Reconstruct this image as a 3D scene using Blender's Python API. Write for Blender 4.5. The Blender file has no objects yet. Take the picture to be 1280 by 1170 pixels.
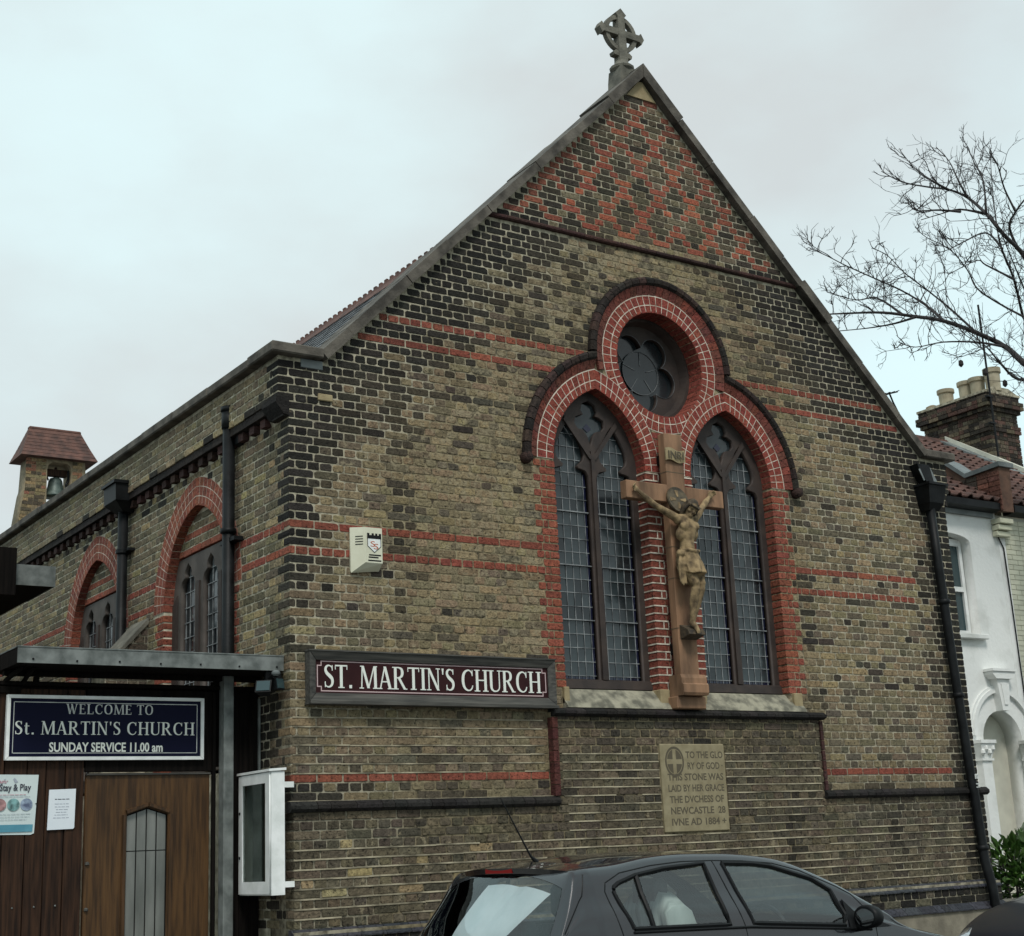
import bpy, bmesh, math, random
from mathutils import Vector, Matrix, noise
random.seed(7)
RAD = math.radians
S = bpy.context.scene
COL = S.collection
# ------------------------------------------------------------------ camera, sky, sun, exposure
cam = bpy.data.objects.new('camera', bpy.data.cameras.new('camera'))
COL.objects.link(cam)
CR = Vector((0.8292431, -0.5571303, -0.0442914))
CD = Vector((0.1053997, 0.2337208, -0.9665742))
CF = Vector((0.5488595, 0.7968566, 0.2525328))
CP = Vector((-5.2334, -10.9236, 0.5245))
cam.matrix_world = Matrix(((CR.x, -CD.x, -CF.x, CP.x), (CR.y, -CD.y, -CF.y, CP.y), (CR.z, -CD.z, -CF.z, CP.z), (0, 0, 0, 1)))
cam.data.sensor_width = 36.0
cam.data.lens = 1830.64 / 1280 * 36
cam.data.clip_end = 2000
cam.data.clip_start = 0.1
S.camera = cam
S.view_settings.view_transform = 'Standard'
S.view_settings.look = 'None'
S.view_settings.exposure = 0.44
S.view_settings.gamma = 1.0
S.view_settings.use_curve_mapping = False
SUN_EL, SUN_AZ = RAD(52), RAD(205)          # azimuth measured clockwise from +y (north)
W = bpy.data.worlds.new('World'); S.world = W; W.use_nodes = True
nt = W.node_tree; nt.nodes.clear()
N = nt.nodes.new; L = nt.links.new
wo = N('ShaderNodeOutputWorld'); bg = N('ShaderNodeBackground'); bg.inputs['Strength'].default_value = 0.10
sky = N('ShaderNodeTexSky'); sky.sky_type = 'NISHITA'; sky.sun_disc = False
sky.sun_elevation = SUN_EL; sky.sun_rotation = SUN_AZ
tc = N('ShaderNodeTexCoord'); mp = N('ShaderNodeMapping'); mp.inputs['Scale'].default_value = (1.0, 1.0, 1.9)
no = N('ShaderNodeTexNoise'); no.inputs['Scale'].default_value = 1.5; no.inputs['Detail'].default_value = 9; no.inputs['Roughness'].default_value = 0.5
no2 = N('ShaderNodeTexNoise'); no2.inputs['Scale'].default_value = 1.05; no2.inputs['Detail'].default_value = 5; no2.inputs['Distortion'].default_value = 0.25
cr = N('ShaderNodeValToRGB')
e = cr.color_ramp.elements
e[0].position = 0.36; e[0].color = (4.95, 5.35, 5.4, 1)
e[1].position = 0.60; e[1].color = (5.9, 7.5, 7.7, 1)
el = cr.color_ramp.elements.new(0.50); el.color = (5.65, 6.85, 7.0, 1)
cf = N('ShaderNodeValToRGB'); cf.color_ramp.elements[0].position = 0.35; cf.color_ramp.elements[0].color = (0.93, 0.93, 0.93, 1)
cf.color_ramp.elements[1].position = 0.7; cf.color_ramp.elements[1].color = (0.985, 0.985, 0.985, 1)
mx = N('ShaderNodeMixRGB')
mp.inputs['Location'].default_value = (6.3, 1.2, 3.7)
L(tc.outputs['Generated'], mp.inputs['Vector']); L(mp.outputs['Vector'], no.inputs['Vector']); L(tc.outputs['Generated'], no2.inputs['Vector'])
L(no.outputs['Fac'], cr.inputs['Fac']); L(no2.outputs['Fac'], cf.inputs['Fac'])
L(cf.outputs['Color'], mx.inputs['Fac']); L(sky.outputs['Color'], mx.inputs['Color1']); L(cr.outputs['Color'], mx.inputs['Color2'])
L(mx.outputs['Color'], bg.inputs['Color']); L(bg.outputs['Background'], wo.inputs['Surface'])
sd = bpy.data.lights.new('sun', 'SUN'); sd.energy = 1.5; sd.angle = RAD(14); sd.color = (1.0, 0.96, 0.9)
so = bpy.data.objects.new('sun', sd); COL.objects.link(so)
sdir = Vector((math.sin(SUN_AZ) * math.cos(SUN_EL), math.cos(SUN_AZ) * math.cos(SUN_EL), math.sin(SUN_EL)))
so.rotation_euler = sdir.to_track_quat('Z', 'Y').to_euler()

# ------------------------------------------------------------------ helpers
ORG = {}
def project(p):
    v = Vector(p) - CP
    d = v.dot(CF)
    return 640 + 1830.64 * v.dot(CR) / d, 585 + 1830.64 * v.dot(CD) / d
def tag(o, label=None, cat=None, group=None, kind=None):
    if label: o['label'] = label
    if cat: o['category'] = cat
    if group: o['group'] = group
    if kind: o['kind'] = kind
    return o
def thing(name, loc, label, cat, group=None):
    o = bpy.data.objects.new(name, None); COL.objects.link(o)
    o.location = loc; o.empty_display_size = 0.2
    ORG[o.name] = Vector(loc)
    return tag(o, label, cat, group)
def link(name, me, parent=None, kind=None, label=None):
    o = bpy.data.objects.new(name, me); COL.objects.link(o)
    if parent is not None:
        o.parent = parent; ORG[o.name] = ORG[parent.name]
    else:
        ORG[o.name] = Vector((0, 0, 0))
    return tag(o, label, None, None, kind)
class MB:
    def __init__(s): s.v = []; s.f = []; s.c = []; s.col = (1, 1, 1, 0)
    def add(s, vs, fs, col=None):
        n = len(s.v); s.v += [tuple(p) for p in vs]; s.f += [tuple(i + n for i in f) for f in fs]
        s.c += [col or s.col] * len(vs)
    def hexa(s, p, col=None):   # 8 corners: bottom loop 0-3, top loop 4-7
        s.add(p, [(0, 3, 2, 1), (4, 5, 6, 7), (0, 1, 5, 4), (1, 2, 6, 5), (2, 3, 7, 6), (3, 0, 4, 7)], col)
    def box(s, x0, x1, y0, y1, z0, z1, col=None):
        s.hexa([(x0, y0, z0), (x1, y0, z0), (x1, y1, z0), (x0, y1, z0), (x0, y0, z1), (x1, y0, z1), (x1, y1, z1), (x0, y1, z1)], col)
    def bevbox(s, x0, x1, y0, y1, z0, z1, b=0.005, col=None):
        bm = bmesh.new(); bmesh.ops.create_cube(bm, size=1)
        for v in bm.verts: v.co = Vector(((x0 + x1) / 2 + v.co.x * (x1 - x0), (y0 + y1) / 2 + v.co.y * (y1 - y0), (z0 + z1) / 2 + v.co.z * (z1 - z0)))
        bmesh.ops.bevel(bm, geom=list(bm.edges), offset=b, segments=1, affect='EDGES')
        bm.verts.index_update()
        s.add([v.co for v in bm.verts], [[v.index for v in f.verts] for f in bm.faces], col); bm.free()
    def prism(s, pts, d0, d1, mp, col=None):
        n = len(pts)
        vs = [mp(a, b, d0) for a, b in pts] + [mp(a, b, d1) for a, b in pts]
        s.add(vs, [tuple(range(n)), tuple(range(2 * n - 1, n - 1, -1))] + [(i, i + n, (i + 1) % n + n, (i + 1) % n) for i in range(n)], col)
    def tube(s, pts, rad, n=8, col=None, cap=True):
        pts = [Vector(p) for p in pts]; m = len(pts)
        if not hasattr(rad, '__len__'): rad = [rad] * m
        vs = []; up = Vector((0.13, 0.21, 0.97)).normalized()
        for i, p in enumerate(pts):
            t = (pts[min(i + 1, m - 1)] - pts[max(i - 1, 0)]).normalized()
            a = t.cross(up)
            if a.length < 1e-3: a = t.cross(Vector((1, 0, 0)))
            a.normalize(); b = t.cross(a).normalized()
            for k in range(n):
                g = 2 * math.pi * k / n
                vs.append(p + a * math.cos(g) * rad[i] + b * math.sin(g) * rad[i])
        fs = [(i * n + k, i * n + (k + 1) % n, (i + 1) * n + (k + 1) % n, (i + 1) * n + k) for i in range(m - 1) for k in range(n)]
        if cap: fs += [tuple(range(n)), tuple(range(m * n - 1, (m - 1) * n - 1, -1))]
        s.add(vs, fs, col)
    def lathe(s, c, prof, n=16, col=None):
        vs = [(c[0] + r * math.cos(2 * math.pi * k / n), c[1] + r * math.sin(2 * math.pi * k / n), c[2] + z) for r, z in prof for k in range(n)]
        m = len(prof)
        fs = [(i * n + k, i * n + (k + 1) % n, (i + 1) * n + (k + 1) % n, (i + 1) * n + k) for i in range(m - 1) for k in range(n)]
        fs += [tuple(range(n)), tuple(range(m * n - 1, (m - 1) * n - 1, -1))]
        s.add(vs, fs, col)
    def mesh(s, name, mat, org=Vector((0, 0, 0)), smooth=False, recalc=True):
        me = bpy.data.meshes.new(name)
        me.from_pydata([(a - org.x, b - org.y, c - org.z) for a, b, c in s.v], [], s.f)
        ca = me.color_attributes.new('Col', 'FLOAT_COLOR', 'POINT')
        ca.data.foreach_set('color', [q for c in s.c for q in c])
        if recalc:
            bm = bmesh.new(); bm.from_mesh(me); bmesh.ops.recalc_face_normals(bm, faces=bm.faces); bm.to_mesh(me); bm.free()
        if smooth: me.polygons.foreach_set('use_smooth', [True] * len(me.polygons))
        me.materials.append(mat)
        return me
    def build(s, name, mat, parent=None, smooth=False, kind=None, label=None, recalc=True):
        org = ORG[parent.name] if parent is not None else Vector((0, 0, 0))
        return link(name, s.mesh(name, mat, org, smooth, recalc), parent, kind, label)
FRONT = lambda y: (lambda a, b, d: (a, y + d, b))        # facade plane: a = x, b = z, d = depth into the wall
FLANK = lambda x: (lambda a, b, d: (x + d, a, b))        # left flank plane: a = y, b = z
def fill2d(name, loops, d0, d1, mp, mat, parent=None, bevel=0.0, kind=None, label=None, col=None):
    """closed 2D outlines (outer ones and holes) filled, extruded between depths d0 and d1, mapped on a wall plane"""
    cu = bpy.data.curves.new('tmp', 'CURVE'); cu.dimensions = '2D'; cu.fill_mode = 'BOTH'
    for pts in loops:
        sp = cu.splines.new('POLY'); sp.points.add(len(pts) - 1)
        for q, (a, b) in zip(sp.points, pts): q.co = (a, b, 0, 1)
        sp.use_cyclic_u = True
    cu.extrude = 0.5
    if bevel: cu.bevel_depth = 0.0
    ob = bpy.data.objects.new('tmp', cu); COL.objects.link(ob)
    dg = bpy.context.evaluated_depsgraph_get(); dg.update()
    me = bpy.data.meshes.new_from_object(ob.evaluated_get(dg))
    bpy.data.objects.remove(ob); bpy.data.curves.remove(cu)
    org = ORG[parent.name] if parent is not None else Vector((0, 0, 0))
    for v in me.vertices:
        t = v.co.z + 0.5
        v.co = Vector(mp(v.co.x, v.co.y, d0 + (d1 - d0) * t)) - org
    bm = bmesh.new(); bm.from_mesh(me); bmesh.ops.remove_doubles(bm, verts=bm.verts, dist=1e-5)
    bmesh.ops.recalc_face_normals(bm, faces=bm.faces)
    bm.to_mesh(me); bm.free()
    me.name = name; me.materials.clear(); me.materials.append(mat)
    if col:
        ca = me.color_attributes.new('Col', 'FLOAT_COLOR', 'POINT')
        ca.data.foreach_set('color', list(col) * len(me.vertices))
    return link(name, me, parent, kind, label)
def poly_text(body, x0, x1, zb, h, d0, mp, mat, parent, name='lettering', bold=0.0, depth=0.004, align_h=True, sq=None):
    """Bfont text scaled to span x0..x1 (or cap height h only when x1 is None), standing on z = zb"""
    cu = bpy.data.curves.new('tmp', 'FONT'); cu.body = body; cu.extrude = 0.5; cu.offset = bold; cu.resolution_u = 3
    ob = bpy.data.objects.new('tmp', cu); COL.objects.link(ob)
    dg = bpy.context.evaluated_depsgraph_get(); dg.update()
    me = bpy.data.meshes.new_from_object(ob.evaluated_get(dg))
    bpy.data.objects.remove(ob); bpy.data.curves.remove(cu)
    xs = [v.co.x for v in me.vertices]; a, b = min(xs), max(xs)
    cap = 0.72
    sz = h / cap
    sx = sz if x1 is None else (x1 - x0) / (b - a)
    org = ORG[parent.name]
    for v in me.vertices:
        v.co = Vector(mp(x0 + (v.co.x - a) * sx, zb + v.co.y * sz, d0 - depth * (v.co.z + 0.5))) - org
    bm = bmesh.new(); bm.from_mesh(me); bmesh.ops.remove_doubles(bm, verts=bm.verts, dist=1e-6); bmesh.ops.recalc_face_normals(bm, faces=bm.faces); bm.to_mesh(me); bm.free()
    me.name = name; me.materials.clear(); me.materials.append(mat)
    return link(name, me, parent, 'stuff')

# ------------------------------------------------------------------ materials
def new_mat(name):
    m = bpy.data.materials.new(name); m.use_nodes = True
    return m, m.node_tree, m.node_tree.nodes['Principled BSDF']
def mat_noise(name, c1, c2, scale=8, rough=0.8, bump=0.0, bscale=60, metallic=0.0, spec=0.5, detail=6, lo=0.35, hi=0.65, stretch=None, attr=False, coat=0.0, bdist=0.01):
    m, t, b = new_mat(name)
    N = t.nodes.new; L = t.links.new
    tc = N('ShaderNodeTexCoord'); n = N('ShaderNodeTexNoise'); n.inputs['Scale'].default_value = scale; n.inputs['Detail'].default_value = detail
    src = tc.outputs['Object']
    if stretch:
        mp = N('ShaderNodeMapping'); mp.inputs['Scale'].default_value = stretch; L(src, mp.inputs['Vector']); src = mp.outputs['Vector']
    L(src, n.inputs['Vector'])
    r = N('ShaderNodeValToRGB'); r.color_ramp.elements[0].position = lo; r.color_ramp.elements[1].position = hi
    r.color_ramp.elements[0].color = (*c1, 1); r.color_ramp.elements[1].color = (*c2, 1)
    L(n.outputs['Fac'], r.inputs['Fac']); out = r.outputs['Color']
    if attr:
        a = N('ShaderNodeAttribute'); a.attribute_name = 'Col'
        mm = N('ShaderNodeMixRGB'); mm.blend_type = 'MULTIPLY'; mm.inputs['Fac'].default_value = 1
        L(out, mm.inputs['Color1']); L(a.outputs['Color'], mm.inputs['Color2']); out = mm.outputs['Color']
    L(out, b.inputs['Base Color'])
    b.inputs['Roughness'].default_value = rough; b.inputs['Metallic'].default_value = metallic
    b.inputs['Specular IOR Level'].default_value = spec; b.inputs['Coat Weight'].default_value = coat
    if bump:
        n2 = N('ShaderNodeTexNoise'); n2.inputs['Scale'].default_value = bscale; n2.inputs['Detail'].default_value = 5; L(src, n2.inputs['Vector'])
        bp = N('ShaderNodeBump'); bp.inputs['Strength'].default_value = bump; bp.inputs['Distance'].default_value = bdist
        L(n2.outputs['Fac'], bp.inputs['Height']); L(bp.outputs['Normal'], b.inputs['Normal'])
    return m
def mat_brick(name, mortar):
    m, t, b = new_mat(name)
    N = t.nodes.new; L = t.links.new
    tc = N('ShaderNodeTexCoord'); a = N('ShaderNodeAttribute'); a.attribute_name = 'Col'
    n1 = N('ShaderNodeTexNoise'); n1.inputs['Scale'].default_value = 26; n1.inputs['Detail'].default_value = 6; n1.inputs['Roughness'].default_value = 0.65
    n2 = N('ShaderNodeTexNoise'); n2.inputs['Scale'].default_value = 14; n2.inputs['Detail'].default_value = 5; n2.inputs['Roughness'].default_value = 0.6
    L(tc.outputs['Object'], n1.inputs['Vector']); L(tc.outputs['Object'], n2.inputs['Vector'])
    mr = N('ShaderNodeMapRange'); mr.inputs['From Min'].default_value = 0.3; mr.inputs['From Max'].default_value = 0.7; mr.inputs['To Min'].default_value = 0.55; mr.inputs['To Max'].default_value = 1.4
    L(n1.outputs['Fac'], mr.inputs['Value'])
    mul = N('ShaderNodeMixRGB'); mul.blend_type = 'MULTIPLY'; mul.inputs['Fac'].default_value = 1
    L(a.outputs['Color'], mul.inputs['Color1']); L(mr.outputs['Result'], mul.inputs['Color2'])
    # mortar smeared over the brick: amount in the attribute's alpha
    s1 = N('ShaderNodeMath'); s1.operation = 'ADD'; L(n2.outputs['Fac'], s1.inputs[0]); L(a.outputs['Alpha'], s1.inputs[1])
    s2 = N('ShaderNodeMapRange'); s2.inputs['From Min'].default_value = 0.78; s2.inputs['From Max'].default_value = 0.90
    L(s1.outputs['Value'], s2.inputs['Value'])
    n4 = N('ShaderNodeTexNoise'); n4.inputs['Scale'].default_value = 34; n4.inputs['Detail'].default_value = 4; n4.inputs['Roughness'].default_value = 0.7; L(tc.outputs['Object'], n4.inputs['Vector'])
    pit = N('ShaderNodeMapRange'); pit.inputs['From Min'].default_value = 0.36; pit.inputs['From Max'].default_value = 0.45; pit.inputs['To Min'].default_value = 0.25; pit.inputs['To Max'].default_value = 1.0; L(n4.outputs['Fac'], pit.inputs['Value'])
    s3 = N('ShaderNodeMath'); s3.operation = 'MULTIPLY'; s3.inputs[1].default_value = 0.75; L(s2.outputs['Result'], s3.inputs[0])
    mx = N('ShaderNodeMixRGB'); mx.inputs['Color2'].default_value = (*mortar, 1)
    L(s3.outputs['Value'], mx.inputs['Fac']); L(mul.outputs['Color'], mx.inputs['Color1'])
    pm = N('ShaderNodeMixRGB'); pm.blend_type = 'MULTIPLY'; pm.inputs['Fac'].default_value = 1; L(mx.outputs['Color'], pm.inputs['Color1']); L(pit.outputs['Result'], pm.inputs['Color2'])
    L(pm.outputs['Color'], b.inputs['Base Color'])
    b.inputs['Roughness'].default_value = 0.9; b.inputs['Specular IOR Level'].default_value = 0.25
    n3 = N('ShaderNodeTexNoise'); n3.inputs['Scale'].default_value = 55; n3.inputs['Detail'].default_value = 6; L(tc.outputs['Object'], n3.inputs['Vector'])
    bp = N('ShaderNodeBump'); bp.inputs['Strength'].default_value = 0.9; bp.inputs['Distance'].default_value = 0.012
    L(n3.outputs['Fac'], bp.inputs['Height']); L(bp.outputs['Normal'], b.inputs['Normal'])
    return m
def mat_flat(name, c, rough=0.5, metallic=0.0, spec=0.5, coat=0.0):
    m, t, b = new_mat(name)
    b.inputs['Base Color'].default_value = (*c, 1); b.inputs['Roughness'].default_value = rough; b.inputs['Metallic'].default_value = metallic
    b.inputs['Specular IOR Level'].default_value = spec; b.inputs['Coat Weight'].default_value = coat; b.inputs['Coat Roughness'].default_value = 0.04
    return m
def mat_clear(name, tint, rmin=0.06, rmax=0.6, rough=0.02):
    """window glass one looks through: tinted transmission plus a fresnel reflection"""
    m = bpy.data.materials.new(name); m.use_nodes = True; t = m.node_tree; t.nodes.clear()
    N = t.nodes.new; L = t.links.new
    o = N('ShaderNodeOutputMaterial'); tr = N('ShaderNodeBsdfTransparent'); tr.inputs['Color'].default_value = (*tint, 1)
    g = N('ShaderNodeBsdfGlossy'); g.inputs['Roughness'].default_value = rough; g.inputs['Color'].default_value = (0.95, 1, 1, 1)
    lw = N('ShaderNodeFresnel'); lw.inputs['IOR'].default_value = 1.5
    mr = N('ShaderNodeMapRange'); mr.inputs['From Min'].default_value = 0.04; mr.inputs['From Max'].default_value = 1; mr.inputs['To Min'].default_value = rmin; mr.inputs['To Max'].default_value = rmax
    mx = N('ShaderNodeMixShader')
    L(lw.outputs['Fac'], mr.inputs['Value']); L(mr.outputs['Result'], mx.inputs['Fac']); L(tr.outputs['BSDF'], mx.inputs[1]); L(g.outputs['BSDF'], mx.inputs[2]); L(mx.outputs['Shader'], o.inputs['Surface'])
    return m
M = {}
M['brick'] = mat_brick('stock_brick', (0.27, 0.225, 0.145))
def mat_mortar():
    m, t, b = new_mat('mortar'); N = t.nodes.new; L = t.links.new
    def mt(op, a, c, cl=False):
        n = N('ShaderNodeMath'); n.operation = op; n.use_clamp = cl
        for k, q in ((0, a), (1, c)):
            if q is None: continue
            if isinstance(q, (int, float)): n.inputs[k].default_value = q
            else: L(q, n.inputs[k])
        return n.outputs[0]
    tc = N('ShaderNodeTexCoord'); sx = N('ShaderNodeSeparateXYZ'); L(tc.outputs['Object'], sx.inputs[0]); X, Z = sx.outputs[0], sx.outputs[2]
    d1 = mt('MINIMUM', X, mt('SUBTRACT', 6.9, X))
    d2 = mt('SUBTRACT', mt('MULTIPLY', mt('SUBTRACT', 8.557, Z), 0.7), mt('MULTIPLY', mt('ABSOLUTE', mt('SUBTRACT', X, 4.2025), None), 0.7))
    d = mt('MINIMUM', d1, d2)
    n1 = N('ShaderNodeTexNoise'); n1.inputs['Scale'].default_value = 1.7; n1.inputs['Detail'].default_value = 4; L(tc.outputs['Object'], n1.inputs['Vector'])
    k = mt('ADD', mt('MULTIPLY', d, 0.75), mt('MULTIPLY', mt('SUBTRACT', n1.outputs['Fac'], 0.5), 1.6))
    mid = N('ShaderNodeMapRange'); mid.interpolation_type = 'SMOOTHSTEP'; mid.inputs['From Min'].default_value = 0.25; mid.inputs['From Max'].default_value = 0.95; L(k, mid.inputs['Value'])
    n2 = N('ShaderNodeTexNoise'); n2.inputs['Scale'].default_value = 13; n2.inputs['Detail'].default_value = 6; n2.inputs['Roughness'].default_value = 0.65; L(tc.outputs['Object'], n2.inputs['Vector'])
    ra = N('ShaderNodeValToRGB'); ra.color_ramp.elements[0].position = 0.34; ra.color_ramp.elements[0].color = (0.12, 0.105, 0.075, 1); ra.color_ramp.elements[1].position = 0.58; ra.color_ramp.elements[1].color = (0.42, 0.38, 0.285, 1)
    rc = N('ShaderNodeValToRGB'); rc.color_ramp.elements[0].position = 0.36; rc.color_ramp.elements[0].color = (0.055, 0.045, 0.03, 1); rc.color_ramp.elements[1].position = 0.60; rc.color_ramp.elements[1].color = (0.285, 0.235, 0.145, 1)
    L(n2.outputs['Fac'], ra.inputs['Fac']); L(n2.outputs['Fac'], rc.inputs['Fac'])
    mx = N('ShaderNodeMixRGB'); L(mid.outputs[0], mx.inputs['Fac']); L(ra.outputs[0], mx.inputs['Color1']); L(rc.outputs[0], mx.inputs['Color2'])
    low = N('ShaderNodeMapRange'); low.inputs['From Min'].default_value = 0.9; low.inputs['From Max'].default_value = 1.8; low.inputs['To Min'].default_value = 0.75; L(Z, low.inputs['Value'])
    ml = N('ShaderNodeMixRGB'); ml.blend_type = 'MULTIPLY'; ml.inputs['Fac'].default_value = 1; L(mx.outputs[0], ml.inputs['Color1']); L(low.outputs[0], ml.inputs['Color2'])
    L(ml.outputs[0], b.inputs['Base Color']); b.inputs['Roughness'].default_value = 0.95; b.inputs['Specular IOR Level'].default_value = 0.2
    bp = N('ShaderNodeBump'); bp.inputs['Strength'].default_value = 0.8; bp.inputs['Distance'].default_value = 0.012; L(n2.outputs['Fac'], bp.inputs['Height']); L(bp.outputs[0], b.inputs['Normal'])
    return m
M['mortar'] = mat_mortar()
M['mortar_flank'] = mat_noise('mortar_flank', (0.20, 0.18, 0.13), (0.56, 0.51, 0.39), 10, 0.95, 0.5, 70)
M['mortar_white'] = mat_noise('tuck_pointing', (0.33, 0.27, 0.21), (0.70, 0.63, 0.53), 12, 0.9, 0.3, 80)
M['pointing'] = mat_noise('ribbon_pointing', (0.11, 0.095, 0.065), (0.43, 0.375, 0.265), 5, 0.95, 0.4, 80)
M['stone'] = mat_noise('grey_stone', (0.075, 0.072, 0.058), (0.17, 0.16, 0.13), 7, 0.9, 0.6, 45)
M['coping'] = mat_noise('coping_stone', (0.036, 0.031, 0.025), (0.125, 0.11, 0.09), 5, 0.9, 0.6, 35)
M['sill'] = mat_noise('weathered_sill_stone', (0.11, 0.105, 0.08), (0.30, 0.28, 0.21), 9, 0.9, 1.0, 30, lo=0.38, hi=0.62)
M['sand'] = mat_noise('tan_sandstone', (0.24, 0.185, 0.1), (0.33, 0.265, 0.15), 9, 0.85, 0.3, 90)
M['plaque'] = mat_noise('inscribed_stone', (0.20, 0.165, 0.095), (0.27, 0.23, 0.14), 10, 0.85, 0.25, 120)
M['plaque_cut'] = mat_flat('cut_letters', (0.085, 0.07, 0.045), 0.9)
M['oakcross'] = mat_noise('brown_cross_wood', (0.11, 0.06, 0.032), (0.29, 0.16, 0.088), 5, 0.8, 0.3, 40, stretch=(1.5, 1.5, 0.35))
M['figure'] = mat_noise('carved_figure', (0.07, 0.046, 0.024), (0.305, 0.215, 0.112), 13, 0.92, 0.3, 60, lo=0.32, hi=0.6)
M['figure_dark'] = mat_noise('carved_hair', (0.022, 0.016, 0.01), (0.075, 0.052, 0.028), 30, 0.8, 0.5, 90)
M['halo'] = mat_noise('carved_halo', (0.03, 0.023, 0.014), (0.10, 0.075, 0.042), 14, 0.7, 0.3, 60)
M['frame'] = mat_noise('brown_window_frame', (0.02, 0.013, 0.011), (0.042, 0.028, 0.022), 6, 0.7, 0.2, 60)
M['frame_flank'] = mat_noise('grey_brown_window_frame', (0.05, 0.04, 0.034), (0.085, 0.07, 0.06), 6, 0.75, 0.2, 60)
M['lead'] = mat_noise('lead_came', (0.09, 0.095, 0.10), (0.30, 0.315, 0.32), 9, 0.5, 0.1, 60)
M['lead_dull'] = mat_noise('dull_lead', (0.05, 0.055, 0.06), (0.16, 0.17, 0.175), 9, 0.6)
M['iron'] = mat_noise('black_iron', (0.003, 0.0035, 0.004), (0.009, 0.010, 0.011), 8, 0.5, 0.15, 60, spec=0.18)
M['galv'] = mat_noise('galvanised_metal', (0.085, 0.095, 0.09), (0.19, 0.205, 0.196), 9, 0.65, 0.08, 50, spec=0.3)
M['slate'] = mat_noise('roof_slate', (0.06, 0.065, 0.07), (0.15, 0.155, 0.16), 5, 0.7, 0.3, 30, attr=True)
M['redtile'] = mat_noise('red_clay_tile', (0.06, 0.031, 0.025), (0.135, 0.063, 0.047), 6, 0.85, 0.4, 40, attr=True)
M['white_paint'] = mat_noise('white_paint', (0.66, 0.68, 0.66), (0.8, 0.81, 0.8), 9, 0.5, 0.1, 60)
M['render'] = mat_noise('white_render', (0.50, 0.51, 0.48), (0.74, 0.75, 0.73), 1.8, 0.85, 0.5, 18, detail=9, lo=0.28, hi=0.5)
M['creambrick'] = mat_noise('cream_painted_brick', (0.5, 0.5, 0.4), (0.64, 0.63, 0.5), 3, 0.8, 0.25, 60, attr=True)
M['cream'] = mat_noise('cream_paint', (0.46, 0.45, 0.38), (0.58, 0.57, 0.48), 3, 0.8, 0.15, 60)
M['black'] = mat_flat('black_plastic', (0.004, 0.0045, 0.005), 0.5, 0, 0.2)
M['void'] = mat_flat('dark_interior', (0.006, 0.006, 0.006), 0.9)
def mat_pane(name, c1, c2, rough):
    m = mat_noise(name, c1, c2, 2.2, rough, 0.12, 9, spec=0.5)
    return m
M['pane'] = mat_pane('leaded_glass', (0.013, 0.019, 0.022), (0.04, 0.052, 0.056), 0.12)
M['pane_dark'] = mat_pane('dark_leaded_glass', (0.008, 0.011, 0.013), (0.02, 0.025, 0.028), 0.14)
M['pane_blue'] = mat_flat('blue_border_glass', (0.008, 0.01, 0.03), 0.15)
M['houseglass'] = mat_flat('house_window_glass', (0.03, 0.055, 0.06), 0.05)
M['curtain'] = mat_noise('net_curtain', (0.25, 0.3, 0.3), (0.45, 0.5, 0.5), 9, 0.9)
M['asphalt'] = mat_noise('asphalt', (0.035, 0.035, 0.036), (0.065, 0.064, 0.062), 3, 0.9, 0.5, 120)
M['paving'] = mat_noise('paving', (0.16, 0.155, 0.14), (0.24, 0.23, 0.21), 3, 0.9, 0.3, 60, attr=True)
M['concrete'] = mat_noise('rendered_plinth', (0.14, 0.125, 0.095), (0.25, 0.225, 0.17), 5, 0.9, 0.4, 40)
M['ground'] = mat_noise('bare_ground', (0.07, 0.07, 0.06), (0.12, 0.115, 0.1), 0.5, 0.95)
def mat_wood(name, c1, c2, rough=0.65, sc=(14, 14, 0.9), lo=0.35, hi=0.65, spec=0.4):
    return mat_noise(name, c1, c2, 3.0, rough, 0.25, 6, stretch=sc, detail=8, lo=lo, hi=hi, spec=spec)
M['plank'] = mat_wood('dark_stained_boards', (0.012, 0.0058, 0.0035), (0.045, 0.021, 0.011), 0.75, spec=0.2)
M['door'] = mat_wood('varnished_door', (0.032, 0.015, 0.005), (0.085, 0.041, 0.013), 0.55, spec=0.3)
M['doortrim'] = mat_wood('door_moulding', (0.025, 0.013, 0.005), (0.075, 0.036, 0.013), 0.6, spec=0.3)
M['blackwood'] = mat_wood('black_stained_wood', (0.0025, 0.002, 0.0018), (0.008, 0.006, 0.005), 0.85, spec=0.1)
M['signframe'] = mat_wood('weathered_sign_frame', (0.03, 0.03, 0.027), (0.085, 0.08, 0.07), 0.75, (0.9, 14, 14))
M['maroon'] = mat_noise('maroon_board', (0.024, 0.007, 0.008), (0.036, 0.011, 0.012), 4, 0.7, spec=0.15)
M['navy'] = mat_flat('navy_board', (0.003, 0.004, 0.020), 0.6, 0, 0.12)
M['letter'] = mat_flat('white_letters', (0.72, 0.74, 0.68), 0.6)
M['letter2'] = mat_noise('off_white_letters', (0.42, 0.44, 0.42), (0.66, 0.68, 0.66), 9, 0.6)
M['pinkline'] = mat_flat('pale_line', (0.5, 0.36, 0.36), 0.6)
M['bark'] = mat_noise('bark', (0.012, 0.010, 0.010), (0.034, 0.027, 0.027), 12, 0.9, 0.4, 50)
M['leaf'] = mat_noise('bush_leaf', (0.02, 0.06, 0.008), (0.085, 0.17, 0.03), 3, 0.5, 0.0, attr=True)
M['bell'] = mat_noise('bell_bronze', (0.03, 0.05, 0.045), (0.09, 0.12, 0.105), 8, 0.5, 0.1, 40, metallic=0.3)
M['pot'] = mat_noise('chimney_pot_clay', (0.26, 0.22, 0.15), (0.4, 0.35, 0.25), 5, 0.85, 0.2, 40)
M['leadgrey'] = mat_noise('lead_flashing', (0.1, 0.115, 0.115), (0.19, 0.21, 0.21), 4, 0.6, 0.15, 30)
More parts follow.
